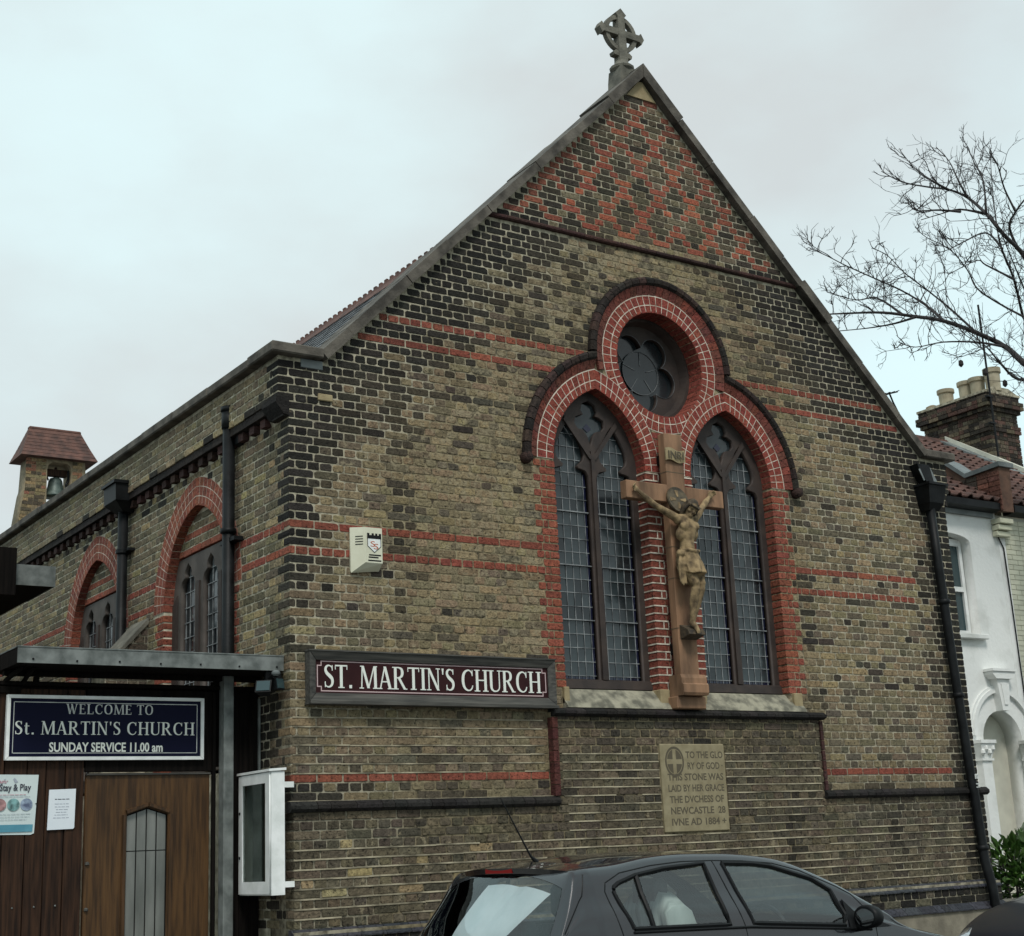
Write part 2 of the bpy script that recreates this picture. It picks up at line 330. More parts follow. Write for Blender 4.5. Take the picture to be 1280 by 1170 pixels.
# ------------------------------------------------------------------ setting
def sheet(name, x0, x1, y0, y1, z, mat):
    b = MB(); b.add([(x0, y0, z), (x1, y0, z), (x1, y1, z), (x0, y1, z)], [(0, 1, 2, 3)])
    o = b.build(name, mat); o['kind'] = 'structure'; return o
sheet('ground', -600, 600, -600, 600, -1.03, M['ground'])
sheet('road', -120, 120, -9.6, -2.85, -1.0, M['asphalt'])
b = MB(); b.box(-120, 120, -2.85, -2.72, -1.02, -0.875, (1.2, 1.2, 1.2, 0)); o = b.build('kerb', M['paving']); o['kind'] = 'structure'
b = MB(); b.add([(-120, -2.72, -0.885), (120, -2.72, -0.885), (120, 0.3, -0.885), (-120, 0.3, -0.885)], [(0, 1, 2, 3)])
pv = b.build('pavement', M['paving']); pv['kind'] = 'structure'
rg = random.Random(2); b = MB()
for i in range(-30, 44):
    for j in range(4):
        g = rg.uniform(0.8, 1.1)
        b.box(i * 0.6 + 0.004 + (0.3 if j % 2 else 0), i * 0.6 + 0.596 + (0.3 if j % 2 else 0), -2.71 + j * 0.63, -2.09 + j * 0.63, -0.9, -0.88 + rg.uniform(0, 0.003), (g, g, g, 0))
b.build('paving_slabs', M['paving'], pv, kind='stuff')
sheet('forecourt', -14, 0.0, 0.3, 30, -0.88, M['concrete'])
b = MB(); b.box(-120, 120, -9.75, -9.6, -1.02, -0.875); o = b.build('far_kerb', M['paving']); o['kind'] = 'structure'
sheet('far_pavement', -120, 120, -12.2, -9.75, -0.885, M['paving'])
sheet('front_garden', 8.5, 30, 0.3, 2.5, -0.87, M['ground'])

# ------------------------------------------------------------------ church masonry
CW = 8.405; CH = CW / 2; ZA = 8.557; SL = 0.989
AX = (3.342, CW - 3.342); ZS = 4.13; RC = (CH, 5.30); CA = 0.274
def zrow(i): return 0.075 * i if i <= 44 else 3.3 + 0.07395 * (i - 44)
def arch_half(z, w, c=CA, zs=ZS):
    h = z - zs; R = w + c
    if h <= 0: return w
    if h * h > R * R - c * c: return None
    return math.sqrt(R * R - h * h) - c
def arch_pts(ax, w, c=CA, zs=ZS, n=14, zbot=None):
    R = w + c; ta = math.acos(c / R); out = []
    if zbot is not None: out.append((ax + w, zbot))
    for k in range(n + 1):
        t = ta * k / n; out.append((ax - c + R * math.cos(t), zs + R * math.sin(t)))
    for k in range(n - 1, -1, -1):
        t = ta * k / n; out.append((ax + c - R * math.cos(t), zs + R * math.sin(t)))
    if zbot is not None: out.append((ax - w, zbot))
    return out
church = thing('brick_church', (0, 0, 0), 'yellow and black stock brick church with steep gable and three traceried windows', 'church')
FW = (2.05, 4.94); FZS = 2.95; FC = 0.12; FA = 0.80
# --- solid bodies (mortar planes)
g = 0.0058
def gx(z): return CH - (ZA - z) / SL
outer = [(g, -0.9), (CW - g, -0.9), (CW - g, 4.2), (CW + 0.09, 4.4), (CW + 0.09, 4.735), (CW - 0.345, 4.735), (CH, ZA - 0.01), (0.345, 4.735), (-0.1 + g, 4.735), (-0.1 + g, 4.4), (g, 4.2)]
holes = [arch_pts(a, 0.565, zbot=1.80) for a in AX]
holes.append([(RC[0] + 0.565 * math.cos(2 * math.pi * k / 40), RC[1] + 0.565 * math.sin(2 * math.pi * k / 40)) for k in range(40)])
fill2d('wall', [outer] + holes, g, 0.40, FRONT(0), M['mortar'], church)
fl = [(0.40, -0.9), (21.0, -0.9), (21.0, 4.3), (0.40, 4.3)]
fill2d('wall', [fl] + [arch_pts(a, FA + 0.005, FC, FZS, zbot=1.3) for a in FW], g, 0.40, FLANK(0), M['mortar_flank'], church)
b = MB()
b.box(-0.1 + g, 0.25, 0.40, 21.0, 4.375, 4.73)
b.box(CW - 0.4, CW, 0.40, 21.0, -0.9, 4.7)
b.box(0.4, CW - 0.4, 20.6, 21.0, -0.9, 6)
b.build('wall', M['mortar_flank'], church)
b = MB()
b.box(g, CW - g, -0.042, 0.004, 0.0, 0.9)
b.box(2.55 + g, 5.942 - g, -0.042, 0.004, 0.9, 1.72)
b.box(g - 0.03, CW + 0.03, -0.102, 0.003, -0.225, -0.02)
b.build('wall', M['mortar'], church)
b = MB(); b.box(-0.02, CW + 0.1, -0.168, 0.0, -0.9, -0.3); b.build('plinth_base', M['concrete'], church)

# --- bricks
BR = []        # every brick: dict with corner data
def put(mp, u0, u1, w0, w1, depth, col, worn=0.3, smear=0.0, yf=0.0, rank=True):
    if u1 - u0 < 0.02: return
    BR.append((mp, u0, u1, w0, w1, depth, col, worn, smear, yf, rank))
def brick_verts(br, rng):
    mp, u0, u1, w0, w1, depth, col, worn, smear, yf, _ = br
    uw = u1 - u0; h = w1 - w0
    wj = lambda s: rng.uniform(-s, s)
    r0 = []; r1 = []; r2 = []
    fy = yf + wj(0.0014) + worn * rng.uniform(0, 0.0022)
    dz_ = wj(0.0016); w0 += dz_; w1 += dz_
    ti = wj(0.0015); tj = wj(0.001)
    for (cu, cw, su, sw) in ((0, 0, 1, 1), (1, 0, -1, 1), (1, 1, -1, -1), (0, 1, 1, -1)):
        cx = 0.004 + rng.random() ** 2 * (0.006 + 0.03 * worn); cz = 0.003 + rng.random() ** 2 * (0.005 + 0.022 * worn)
        cx = min(cx, uw * 0.4); cz = min(cz, h * 0.42)
        a = (u0 + cu * uw, w0 + cw * h)
        p = (a[0] + su * cx, a[1] + wj(0.0012 + 0.002 * worn)); q = (a[0] + wj(0.0012 + 0.002 * worn), a[1] + sw * cz)
        if (cu, cw) in ((0, 0), (1, 1)): pr = [q, p]
        else: pr = [p, q]
        for (x, z) in pr:
            e = 0.0022 + worn * 0.003
            ix = x + (e if x < (u0 + u1) / 2 else -e); iz = z + (e if z < (w0 + w1) / 2 else -e)
            dd = fy + ti * (x - (u0 + u1) / 2) * 10 + tj * (z - w0) * 10
            r0.append(mp(ix, iz, dd)); r1.append(mp(x, z, yf + 0.0042)); r2.append(mp(x, z, yf + depth))
    n = 8
    fs = [tuple(range(8))] + [(i, i + 8, (i + 1) % 8 + 8, (i + 1) % 8) for i in range(8)] + [(i + 8, i + 16, (i + 1) % 8 + 16, (i + 1) % 8 + 8) for i in range(8)]
    return r0 + r1 + r2, fs, (*col, smear)
rb = random.Random(11)
def mixc(a, b, t): return tuple(x + (y - x) * t for x, y in zip(a, b))
def jit(c, s=0.18):
    k = rb.uniform(1 - s, 1 + s); return tuple(max(0.004, x * k * rb.uniform(0.94, 1.06)) for x in c)
TAN = (0.232, 0.176, 0.102); OLV = (0.152, 0.121, 0.077); GRY = (0.098, 0.081, 0.057); SOOT = (0.020, 0.018, 0.015); YEL = (0.27, 0.205, 0.11); RED = (0.255, 0.078, 0.048); DRED = (0.19, 0.054, 0.037)
sm = lambda t: max(0.0, min(1.0, t))
def soot_front(x, z):
    s = 0.0
    if z > 1.95:
        ed = x if z < 4.37 else x - max(-0.1, gx(z) if z > 4.73 else -0.1)
        w = 0.48 if z < 3.7 else 0.48 + (z - 3.7) * 1.55
        w = min(w, 2.0)
        s = max(s, sm(1.35 * (1 - ed / max(w, 0.01))))
        if z < 2.9: s *= sm((z - 2.4) / 0.5)
        er = (CW - x) if z < 4.73 else (CW - gx(z) - x)
        wr = 0.75 if z < 3.9 else min(1.9, 0.75 + (z - 3.9) * 1.2)
        s = max(s, sm(1.4 * (1 - er / wr)))
        # around the hood moulding
        if z > 5.3:
            r = math.hypot(x - RC[0], z - RC[1]); s = max(s, sm(1 - (r - 0.9) / 0.12) * 0.8)
    else:
        s = max(s, sm(1.35 * (1 - (CW - x) / 0.55)))
        if z < 1.2 and z > 0.9: s = max(s, sm(1.0 - x / 1.2) * 0.9 + 0.15)
    st_ = noise.noise(Vector((x * 2.3, z * 0.28, 7.7))); s = max(s, min(0.45, (st_ - 0.22) * 1.6))
    return s
def col_front(x, z, red=False):
    s = soot_front(x, z)
    if red:
        c = jit(mixc(RED, DRED, rb.random()), 0.15)
        return mixc(c, (0.09, 0.03, 0.022), 0.55 * s * rb.random()), 0.35, 0.05
    base = TAN
    t = rb.random()
    if z < 0.95 or (z < 1.73 and 2.55 < x < 5.94):
        dk = 0.55 if (z > 0.62 and z < 0.95) or z > 1.35 else 0.25
        base = mixc(OLV if t > dk else GRY, (0.05, 0.042, 0.03), 0.30 + 0.25 * rb.random())
        if z < 0.75 and x < 2.2 and rb.random() < 0.12: base = YEL
        sme = rb.uniform(0.05, 0.24)
        worn = 0.35
    elif z < 2.0:
        base = mixc(OLV, TAN, rb.random() * 0.6); sme = rb.uniform(0.08, 0.26); worn = 0.4
        if rb.random() < 0.2: base = GRY
    else:
        mid = sm(1 - abs(x - 3.0) / 3.6)
        pt_ = noise.noise(Vector((x * 0.9, z * 1.6, 3.1))) * 0.5 + noise.noise(Vector((x * 2.6, z * 4.5, 9.1))) * 0.4
        t += pt_ * 0.55
        if t < 0.22: base = mixc(GRY, OLV, rb.random() * 0.6)
        elif t < 0.62: base = mixc(OLV, TAN, rb.random())
        elif t > 1.12: base = mixc(TAN, YEL, 0.5)
        sme = 0.16 + 0.20 * mid * rb.uniform(0.5, 1.15) + 0.12 * pt_; worn = 0.6 + 0.3 * mid
        if rb.random() < 0.012 + 0.07 * (1 - mid) + 0.32 * max(0.0, noise.noise(Vector((x * 1.7, z * 3.0, 4.4))) - 0.12) * (1.15 - mid): base = jit((0.052, 0.043, 0.032), 0.4); sme = 0.10
        if z > 6.0: sme += 0.04
    if rb.random() < s: c = mixc(jit(SOOT, 0.5), base, (1 - s) * 0.35); sme = min(sme, rb.choice((0.02, 0.05, 0.14))); worn = 0.4 + 0.3 * rb.random()
    else: c = mixc(jit(base), jit(SOOT), 0.45 * s)
    return c, worn, sme
HDR_OFF = 0.176
def row_segments(i, a, b, flip=False, jt=0.0125, phase=0.0):
    """brick intervals of course i between a and b (English bond), joints on one grid"""
    st = (i % 2 == 1) != flip
    js = []
    if st:
        k = math.floor((a - phase) / 0.235) - 1
        while phase + k * 0.235 < b + 0.3: js.append(phase + k * 0.235); k += 1
    else:
        k = math.floor((a - phase - HDR_OFF) / 0.1175) - 1
        while phase + HDR_OFF + k * 0.1175 < b + 0.3: js.append(phase + HDR_OFF + k * 0.1175); k += 1
    js = [j for j in js if a + 0.045 < j < b - 0.045]
    e = [a] + js + [b]
    out = []
    for p, q in zip(e[:-1], e[1:]):
        jj = rb.uniform(-0.003, 0.003)
        out.append((p + (0 if p == a else jt / 2 + jj), q - (0 if q == b else jt / 2)))
    return out
def cut(a, b, ex):
    segs = [(a, b)]
    for p, q in ex:
        ns = []
        for s, t in segs:
            if q <= s or p >= t: ns.append((s, t)); continue
            if p - s > 0.03: ns.append((s, p - 0.006))
            if t - q > 0.03: ns.append((q + 0.006, t))
        segs = ns
    return segs
C2R, C1R = 67, 70
for i in range(13, 115):
    z0, z1 = zrow(i) + 0.0058, zrow(i + 1) - 0.0058
    zm = (z0 + z1) / 2
    if zm > ZA - 0.24: break
    if zm < 4.19: a, bb = 0.0, CW
    elif zm < 4.37: a, bb = -0.05, CW + 0.05
    elif zm < 4.735: a, bb = -0.1, CW + 0.1
    else: a, bb = gx(z1) + 0.01, CW - gx(z1) - 0.01
    ex = []
    if i <= 22: ex.append((2.55, 5.942))
    elif zm < 1.94: ex.append((2.735, 5.78))
    elif zm < ZS: ex.append((2.787 - (0.25 if i % 2 == 0 else 0.18) - 0.004, 5.618 + (0.25 if i % 2 == 0 else 0.18) + 0.004))
    else:
        lo, hi = 99, -99
        for ax in AX:
            h = arch_half(zm, 0.875)
            if h: lo = min(lo, ax - h); hi = max(hi, ax + h)
        r2 = 0.885 ** 2 - (zm - RC[1]) ** 2
        if r2 > 0: lo = min(lo, RC[0] - math.sqrt(r2)); hi = max(hi, RC[0] + math.sqrt(r2))
        if lo < hi: ex.append((lo, hi))
    if i == 87 or i == 88:          # moulded string under the diaper work
        if i == 87: continue
    band = i in (43, 40, C1R, C2R, 15)
    for (s, t) in cut(a, bb, ex):
        for (u0, u1) in row_segments(i, s, t):
            xm = (u0 + u1) / 2
            if i > 88:
                dx_ = (xm - 4.3475 + 0.235) % 0.47 - 0.235; dy_ = (i - 92 + 4) % 8 - 4; dx2_ = (xm - 4.3475 + 0.47) % 0.47 - 0.235; dy2_ = (i - 92 + 8) % 8 - 4
                dark = abs(dx_) / 0.235 + abs(dy_) / 4 < 0.70 or abs(dx2_) / 0.235 + abs(dy2_) / 4 < 0.70
                if dark: 
                    ed = sm(1 - abs(xm - CH - 0.2) / 1.6)
                    c = jit(mixc((0.036, 0.03, 0.022), OLV, rb.random() * ed * 0.9), 0.25); w, smr = 0.4, 0.06 + 0.16 * ed * rb.random()
                else:
                    c = jit(mixc((0.31, 0.098, 0.056), DRED, rb.random() * 0.8), 0.2); w, smr = 0.4, 0.06
                    e_ = min(xm - gx(zm), CW - gx(zm) - xm)
                    if e_ < 0.5: c = mixc(c, (0.12, 0.05, 0.035), sm(1 - e_ / 0.5) * 0.8)
                    if rb.random() < 0.08: c = jit(OLV)
            else:
                isred = band and not (i in (43, 40) and xm > 7.72) and not (i == 15 and xm > 7.9)
                c, w, smr = col_front(xm, zm, isred)
            dp = 0.09
            if u0 < 0.001: dp = 0.1025 if i % 2 == 1 else 0.2225
            put(FRONT(0), u0, u1, z0, z1, dp, c, w, smr)
    # red jambs and the pier between the windows
    if 1.94 < zm < ZS:
        wide = i % 2 == 0
        def jamb(arr, sg):
            pcs = ((0, 0.1), (0.11, 0.16), (0.17, 0.25)) if wide else ((0, 0.18),)
            for p, q in pcs:
                u0, u1 = (arr - q, arr - p) if sg < 0 else (arr + p, arr + q)
                c = jit(mixc(RED, DRED, rb.random()), 0.15)
                put(FRONT(0), u0, u1, z0, z1, 0.2 if p == 0 else 0.05, c, 0.25, 0.02)
        jamb(2.787, -1); jamb(5.618, 1)
        pc = ((3.897, 4.0), (4.008, 4.06), (4.345, 4.397), (4.405, 4.508)) if wide else ((3.897, 4.04), (4.365, 4.508))
        for p, q in pc:
            put(FRONT(0), p, q, z0, z1, 0.2 if p == 3.897 or q == 4.508 else 0.05, jit(DRED, 0.15), 0.2, 0.0)
        if not wide: put(FRONT(0), 4.048, 4.357, z0, z1, 0.05, jit(DRED, 0.15), 0.2, 0.0)
        else: put(FRONT(0), 4.068, 4.337, z0, z1, 0.05, jit(DRED, 0.15), 0.2, 0.0)
# projecting lower wall and the panel under the windows
for i in range(0, 23):
    z0, z1 = zrow(i) + 0.0058, zrow(i + 1) - 0.0058
    if i < 12: a, bb = 0.0, CW
    else: a, bb = 2.615, 5.942
    ex = []
    if 0.615 < (z0 + z1) / 2 < 1.445: ex.append((3.785, 4.612))
    for (s, t) in cut(a, bb, ex):
        for (u0, u1) in row_segments(i, s, t):
            c, w, smr = col_front((u0 + u1) / 2, (z0 + z1) / 2)
            dp = 0.06
            if u0 < 0.001: dp = 0.15
            put(FRONT(0), u0, u1, z0, z1, dp, c, w, smr, -0.05)
for i, (z0, z1) in enumerate(((-0.145, -0.08), (-0.22, -0.155))):
    for (u0, u1) in row_segments(i, -0.03, CW + 0.03):
        c = jit(SOOT, 0.5) if rb.random() < 0.75 else jit(GRY)
        put(FRONT(0), u0, u1, z0, z1, 0.07, c, 0.3, 0.03, -0.11)
# flank
def col_flank(y, z, red=False):
    if red: return jit(mixc(RED, DRED, rb.random()), 0.15), 0.3, 0.03
    t = rb.random()
    base = (0.185, 0.15, 0.092) if t < 0.5 else ((0.12, 0.10, 0.066) if t < 0.88 else (0.27, 0.21, 0.11))
    sme = rb.uniform(0.02, 0.2)
    if z > 4.37: sme += 0.1; base = mixc(base, (0.25, 0.2, 0.13), 0.4)
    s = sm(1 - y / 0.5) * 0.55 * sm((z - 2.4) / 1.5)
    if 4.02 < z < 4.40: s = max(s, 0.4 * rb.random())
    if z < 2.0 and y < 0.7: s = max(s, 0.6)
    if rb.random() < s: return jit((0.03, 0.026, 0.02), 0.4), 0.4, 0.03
    return jit(base), 0.4, sme
for i in range(0, 63):
    z0, z1 = zrow(i) + 0.0058, zrow(i + 1) - 0.0058; zm = (z0 + z1) / 2
    if zm < 4.19: xf = 0.0
    elif zm < 4.37: continue
    elif zm < 4.735: xf = -0.1
    else: break
    fs_row = i % 2 == 1
    a = (0.1125 if fs_row else 0.2325); 
    if i < 12: a += 0.0
    ymax = 9.6 if zm > 1.4 else 1.2
    ex = []
    if zm > 1.25:
        for fa in FW:
            if zm < FZS: h = FA + (0.22 if i % 2 == 0 else 0.16)
            else: h = arch_half(zm, 1.075, FC, FZS)
            if h: ex.append((fa - h - 0.004, fa + h + 0.004))
    if zm < 2.95: ex.append((3.27, 3.73 if zm < 2.7 else 3.6))
    band = i in (43, 40)
    for (s, t) in cut(a, ymax, ex):
        for (u0, u1) in row_segments(i, s, t, flip=True, phase=0.1075 if fs_row else 0.0):
            c, w, smr = col_flank((u0 + u1) / 2, zm, band)
            put(FLANK(0), u0, u1, z0, z1, 0.07, c, w, smr, xf, zm > 2.3)
    if 1.3 < zm < FZS:
        for fa in FW:
            wd = 0.22 if i % 2 == 0 else 0.16
            for sg in (-1, 1):
                for p, q in (((0, 0.105), (0.113, 0.22)) if i % 2 == 0 else ((0, 0.16),)):
                    u0, u1 = (fa + FA + p, fa + FA + q) if sg > 0 else (fa - FA - q, fa - FA - p)
                    put(FLANK(0), u0, u1, z0, z1, 0.2 if p == 0 else 0.05, jit(mixc(RED, DRED, rb.random()), 0.15), 0.2, 0.02, 0, zm > 2.3)
    # tympanum of each flank window
    if zm > 3.44 and zm < 3.86:
        for fa in FW:
            h = arch_half(zm, FA - 0.005, FC, FZS)
            if h and h > 0.06:
                for (u0, u1) in row_segments(i, fa - h, fa + h, flip=True):
                    c, w, smr = col_flank(2.0, 3.5, False) if i not in (46, 48) else (jit(RED, 0.15), 0.2, 0.02)
                    put(FLANK(0), u0, u1, z0, z1, 0.05, c, w, smr, 0.085, True)
for fa in FW:
    fill2d('tympanum', [[(p, q) for p, q in arch_pts(fa, FA - 0.002, FC, FZS) if q > 3.443] + []], 0.0915, 0.16, FLANK(0), M['mortar_flank'], church)
# the 300 bricks that show largest are objects of their own, the rest is one part
def brick_size(br):
    mp, u0, u1, w0, w1 = br[:5]
    if not br[10]: return 0
    p = [project(mp(u, w, br[9])) for u, w in ((u0, w0), (u1, w0), (u1, w1), (u0, w1))]
    cx = sum(q[0] for q in p) / 4; cy = sum(q[1] for q in p) / 4
    if not (5 < cx < 1275 and 5 < cy < 1165): return 0
    m0 = mp(u0, w0, 0)
    if mp(0, 0, 0) == (0, 0, 0) and m0[1] <= 0.4 and m0[2] < 0.55 and m0[0] > 1.6: return 0   # behind the parked car
    if 0.14 < m0[0] < 2.6 and 1.74 < m0[2] < 2.2 and abs(m0[1]) < 0.1: return 0               # behind the name board
    if 3.9 < m0[0] < 4.4 and abs(m0[1]) < 0.1 and 1.7 < m0[2] < 4.5: return 0                 # behind the crucifix
    return abs(sum(p[k][0] * p[(k + 1) % 4][1] - p[(k + 1) % 4][0] * p[k][1] for k in range(4))) / 2
order = sorted(range(len(BR)), key=lambda k: -brick_size(BR[k]))
own = set(order[:300]); rest = MB(); rv = random.Random(5)
for k, br in enumerate(BR):
    vs, fs, c = brick_verts(br, rv)
    if k in own:
        m1 = MB(); m1.add(vs, fs, c); m1.build('brick', M['brick'], church)
    else: rest.add(vs, fs, c)
rest.build('brickwork', M['brick'], church, kind='stuff')

# --- ribbon pointing on the lower wall, tuck pointing on the pier
b = MB(); rp = random.Random(9)
def ribbon(a, bb, z, h, y, amp=0.002):
    x = a
    while x < bb - 0.02:
        n = min(bb, x + rp.uniform(0.25, 0.6))
        if rp.random() > 0.03:
            o1 = rp.uniform(-amp, amp)
            b.box(x, n - 0.001, y, y + 0.02, z - h / 2 + o1, z + h / 2 + o1)
        x = n
for i in range(1, 13):
    for (s, t) in cut(0.0, CW - 0.1, [(3.785, 4.612)] if 0.6 < zrow(i) < 1.46 else []):
        if i < 9: ribbon(s, t, zrow(i), 0.0125, -0.0555)
        elif s > 2.6 or t > 3: ribbon(max(s, 2.7), min(t, 5.9), zrow(i), 0.0115, -0.0548)
for i in range(13, 19):
    for (s, t) in cut(2.66, 5.9, [(3.785, 4.612)]): ribbon(s, t, zrow(i), 0.0115, -0.0548)
for i in range(16, 23): ribbon(0.02, 2.5, zrow(i), 0.011, -0.0045)
b.build('bed_joint_pointing', M['pointing'], church, kind='stuff')
b = MB()
for i in range(25, 56):
    z = zrow(i)
    if 1.9 < z < 4.14:
        for p, q in ((3.893, 4.062), (4.345, 4.512)): b.box(p, q, -0.0045, 0.15, z - 0.0065, z + 0.0065)
        if i % 2 == 0 and z + 0.07 < 4.14:
            for p in (4.004, 4.064, 4.341, 4.401): b.box(p - 0.005, p + 0.005, -0.003, 0.02, z + 0.006, z + 0.068)
b.build('tuck_pointing', M['mortar_white'], church, kind='stuff')

# --- arches: every voussoir a piece
VO = []
def ring_arch(mp, ax, r0, r1, c, zs, side, n, d_in, d_out, depth, colf, gap=0.0045, lo=0.0, hi=1.0):
    for k in range(n):
        t0, t1 = lo + (hi - lo) * k / n, lo + (hi - lo) * (k + 1) / n
        pts = []
        for t, w in ((t0, r0), (t0, r1), (t1, r1), (t1, r0)):
            R = w + c; th = t * math.acos(c / R)
            sg = gap / 2 / R * (1 if t == t0 else -1) / 1.0
            th += sg if not (t == t1 and k == n - 1 and hi == 1.0) else 0
            pts.append((ax + side * (R * math.cos(th) - c), zs + R * math.sin(th)))
        VO.append((mp, pts, d_in, d_out, depth, colf()))
def ring_round(mp, cx, cz, r0, r1, n, d_in, d_out, depth, colf, keep, gap=0.0045, a0=0.0, a1=2 * math.pi):
    for k in range(n):
        t0 = a0 + (a1 - a0) * k / n; t1 = a0 + (a1 - a0) * (k + 1) / n
        tm = (t0 + t1) / 2; rm = (r0 + r1) / 2
        if not keep(cx + rm * math.cos(tm), cz + rm * math.sin(tm)): continue
        pts = []
        for t, r in ((t0, r0), (t0, r1), (t1, r1), (t1, r0)):
            th = t + gap / 2 / r * (1 if t == t0 else -1)
            pts.append((cx + r * math.cos(th), cz + r * math.sin(th)))
        VO.append((mp, pts, d_in, d_out, depth, colf()))
vr = lambda: jit(mixc((0.25, 0.062, 0.042), (0.19, 0.042, 0.032), rb.random()), 0.14)
vc = lambda: jit(mixc((0.20, 0.055, 0.04), (0.12, 0.045, 0.035), rb.random()), 0.14)
def arch_clear(x, z, w=0.62):
    for ax in AX:
        h = arch_half(z, w) if z > ZS else w
        if h and abs(x - ax) < h: return False
    return True
def outside_arches(x, z, w=0.70):
    for ax in AX:
        h = arch_half(z, w)
        if z < ZS or (h and abs(x - ax) < h): 
            if abs(x - ax) < (h or w): return False
    return True
P0 = FRONT(0)
for ax, sd in ((AX[0], -1), (AX[1], 1)):
    for side in (-1, 1):
        ring_arch(P0, ax, 0.560, 0.640, CA, ZS, side, 16, 0.0, 0.0, 0.2, vr, 0.008)
        ring_arch(P0, ax, 0.650, 0.746, CA, ZS, side, 16, 0.0, 0.0, 0.06, vr, 0.008)
    ring_arch(P0, ax, 0.757, 0.845, CA, ZS, sd, 17, 0.0, -0.035, 0.06, vc, 0.006)
ring_round(P0, *RC, 0.560, 0.636, 52, 0.0014, 0.0014, 0.2, vr, lambda x, z: outside_arches(x, z), 0.008)
ring_round(P0, *RC, 0.646, 0.738, 52, 0.0014, 0.0014, 0.06, vr, lambda x, z: outside_arches(x, z), 0.008)
ring_round(P0, *RC, 0.748, 0.845, 56, 0.0014, -0.035, 0.06, vc, lambda x, z: outside_arches(x, z, 0.752) and z > 5.0, 0.006)
for i_ in range(55, 61):
    zz0, zz1 = zrow(i_) + 0.006, zrow(i_ + 1) - 0.006; o_ = 0.0 if i_ % 2 else 0.09
    for k_ in range(4):
        xa_ = 3.93 + o_ + 0.15 * k_
        if arch_clear(xa_, zz0) and arch_clear(xa_ + 0.14, zz0): VO.append((P0, [(xa_, zz0), (xa_, zz1), (xa_ + 0.14, zz1), (xa_ + 0.14, zz0)], 0.0018, 0.0018, 0.05, vr()))
def fvr(): return jit(mixc((0.27, 0.085, 0.052), (0.20, 0.058, 0.04), rb.random()), 0.14)
PF = FLANK(0)
for fa in FW:
    for side in (-1, 1):
        for r0, r1 in ((0.80, 0.885), (0.893, 0.978), (0.986, 1.07)):
            ring_arch(PF, fa, r0, r1, FC, FZS, side, 17, 0.0, 0.0, 0.2 if r0 == 0.8 else 0.05, fvr, 0.008)
def vou_verts(v):
    mp, pts, di, do, dp, c = v
    d = (di, do, do, di)
    return [mp(a, q, dd) for (a, q), dd in zip(pts, d)] + [mp(a, q, dp) for a, q in pts]
VF = [(0, 1, 2, 3), (7, 6, 5, 4), (0, 4, 5, 1), (1, 5, 6, 2), (2, 6, 7, 3), (3, 7, 4, 0)]
def vou_size(v):
    p = [project(v[0](a, q, 0)) for a, q in v[1]]
    return abs(sum(p[k][0] * p[(k + 1) % 4][1] - p[(k + 1) % 4][0] * p[k][1] for k in range(4))) / 2
vo = sorted(range(len(VO)), key=lambda k: -vou_size(VO[k])); vown = set(vo[:300]); rest = MB()
for k, v in enumerate(VO):
    if k in vown:
        m1 = MB(); m1.add(vou_verts(v), VF, (*v[5], 0.02)); m1.build('voussoir', M['brick'], church)
    else: rest.add(vou_verts(v), VF, (*v[5], 0.02))
rest.build('voussoirs', M['brick'], church, kind='stuff')
def strip_arch(ax, w0, w1, c, zs, side, d, mp, mat, n=20):
    b = MB(); vs = []
    for k in range(n + 1):
        for w in (w0, w1):
            R = w + c; th = math.acos(c / R) * k / n
            vs.append(mp(ax + side * (R * math.cos(th) - c), zs + R * math.sin(th), d))
    b.add(vs, [(2 * k, 2 * k + 1, 2 * k + 3, 2 * k + 2) for k in range(n)]); return b
jm = MB()
def merge(dst, src): dst.add(src.v, src.f)
for q, ax in enumerate(AX):
    for side in (-1, 1):
        merge(jm, strip_arch(ax, 0.572, 0.752 if side * (1 if q else -1) < 0 else 0.758, CA, ZS, side, 0.0008 + 0.0002 * q, P0, None))
rr_ = (0.572, 0.64, 0.69, 0.745, 0.80, 0.84)
for k in range(144):
    for r0, r1 in zip(rr_[:-1], rr_[1:]):
        q = [(RC[0] + r * math.cos(t * math.pi / 72), RC[1] + r * math.sin(t * math.pi / 72)) for r, t in ((r0, k), (r1, k), (r1, k + 1), (r0, k + 1))]
        if all(arch_clear(x, z, 0.60 if r1 < 0.75 else 0.86) for x, z in q): jm.add([P0(x, z, 0.0024) for x, z in q], [(0, 1, 2, 3)])
jm.build('arch_joints', M['mortar_white'], church, kind='stuff')
jm = MB()
for fa in FW:
    for side in (-1, 1): merge(jm, strip_arch(fa, 0.815, 1.073, FC, FZS, side, 0.001, PF, None))
jm.build('arch_joints', M['mortar_white'], church, kind='stuff')
# hood mouldings (dark rounded bricks) with stopped ends
HB = MB()
def hood_piece(quad):
    """quad: (inner0, outer0, outer1, inner1) in the wall plane; a rounded dark brick standing proud"""
    m1 = MB(); (i0, o0, o1, i1) = quad
    lp = lambda a, c, t: (a[0] + (c[0] - a[0]) * t, a[1] + (c[1] - a[1]) * t)
    sec = ((0.0, 0.01), (0.0, -0.040), (0.25, -0.062), (0.7, -0.066), (1.0, -0.045), (1.0, 0.01))
    A = [P0(*lp(i0, o0, t), d) for t, d in sec]; B = [P0(*lp(i1, o1, t), d) for t, d in sec]; n = len(sec)
    m1.add(A + B, [tuple(range(n)), tuple(range(2 * n - 1, n - 1, -1))] + [(k, k + n, (k + 1) % n + n, (k + 1) % n) for k in range(n)],
           (*jit(mixc((0.016, 0.014, 0.012), (0.040, 0.024, 0.02), rb.random()), 0.3), 0.03))
    m1.build('hood_brick', M['brick'], church)
def arcp(ax, w, side, t):
    R = w + CA; th = t * math.acos(CA / R); return (ax + side * (R * math.cos(th) - CA), ZS + R * math.sin(th))
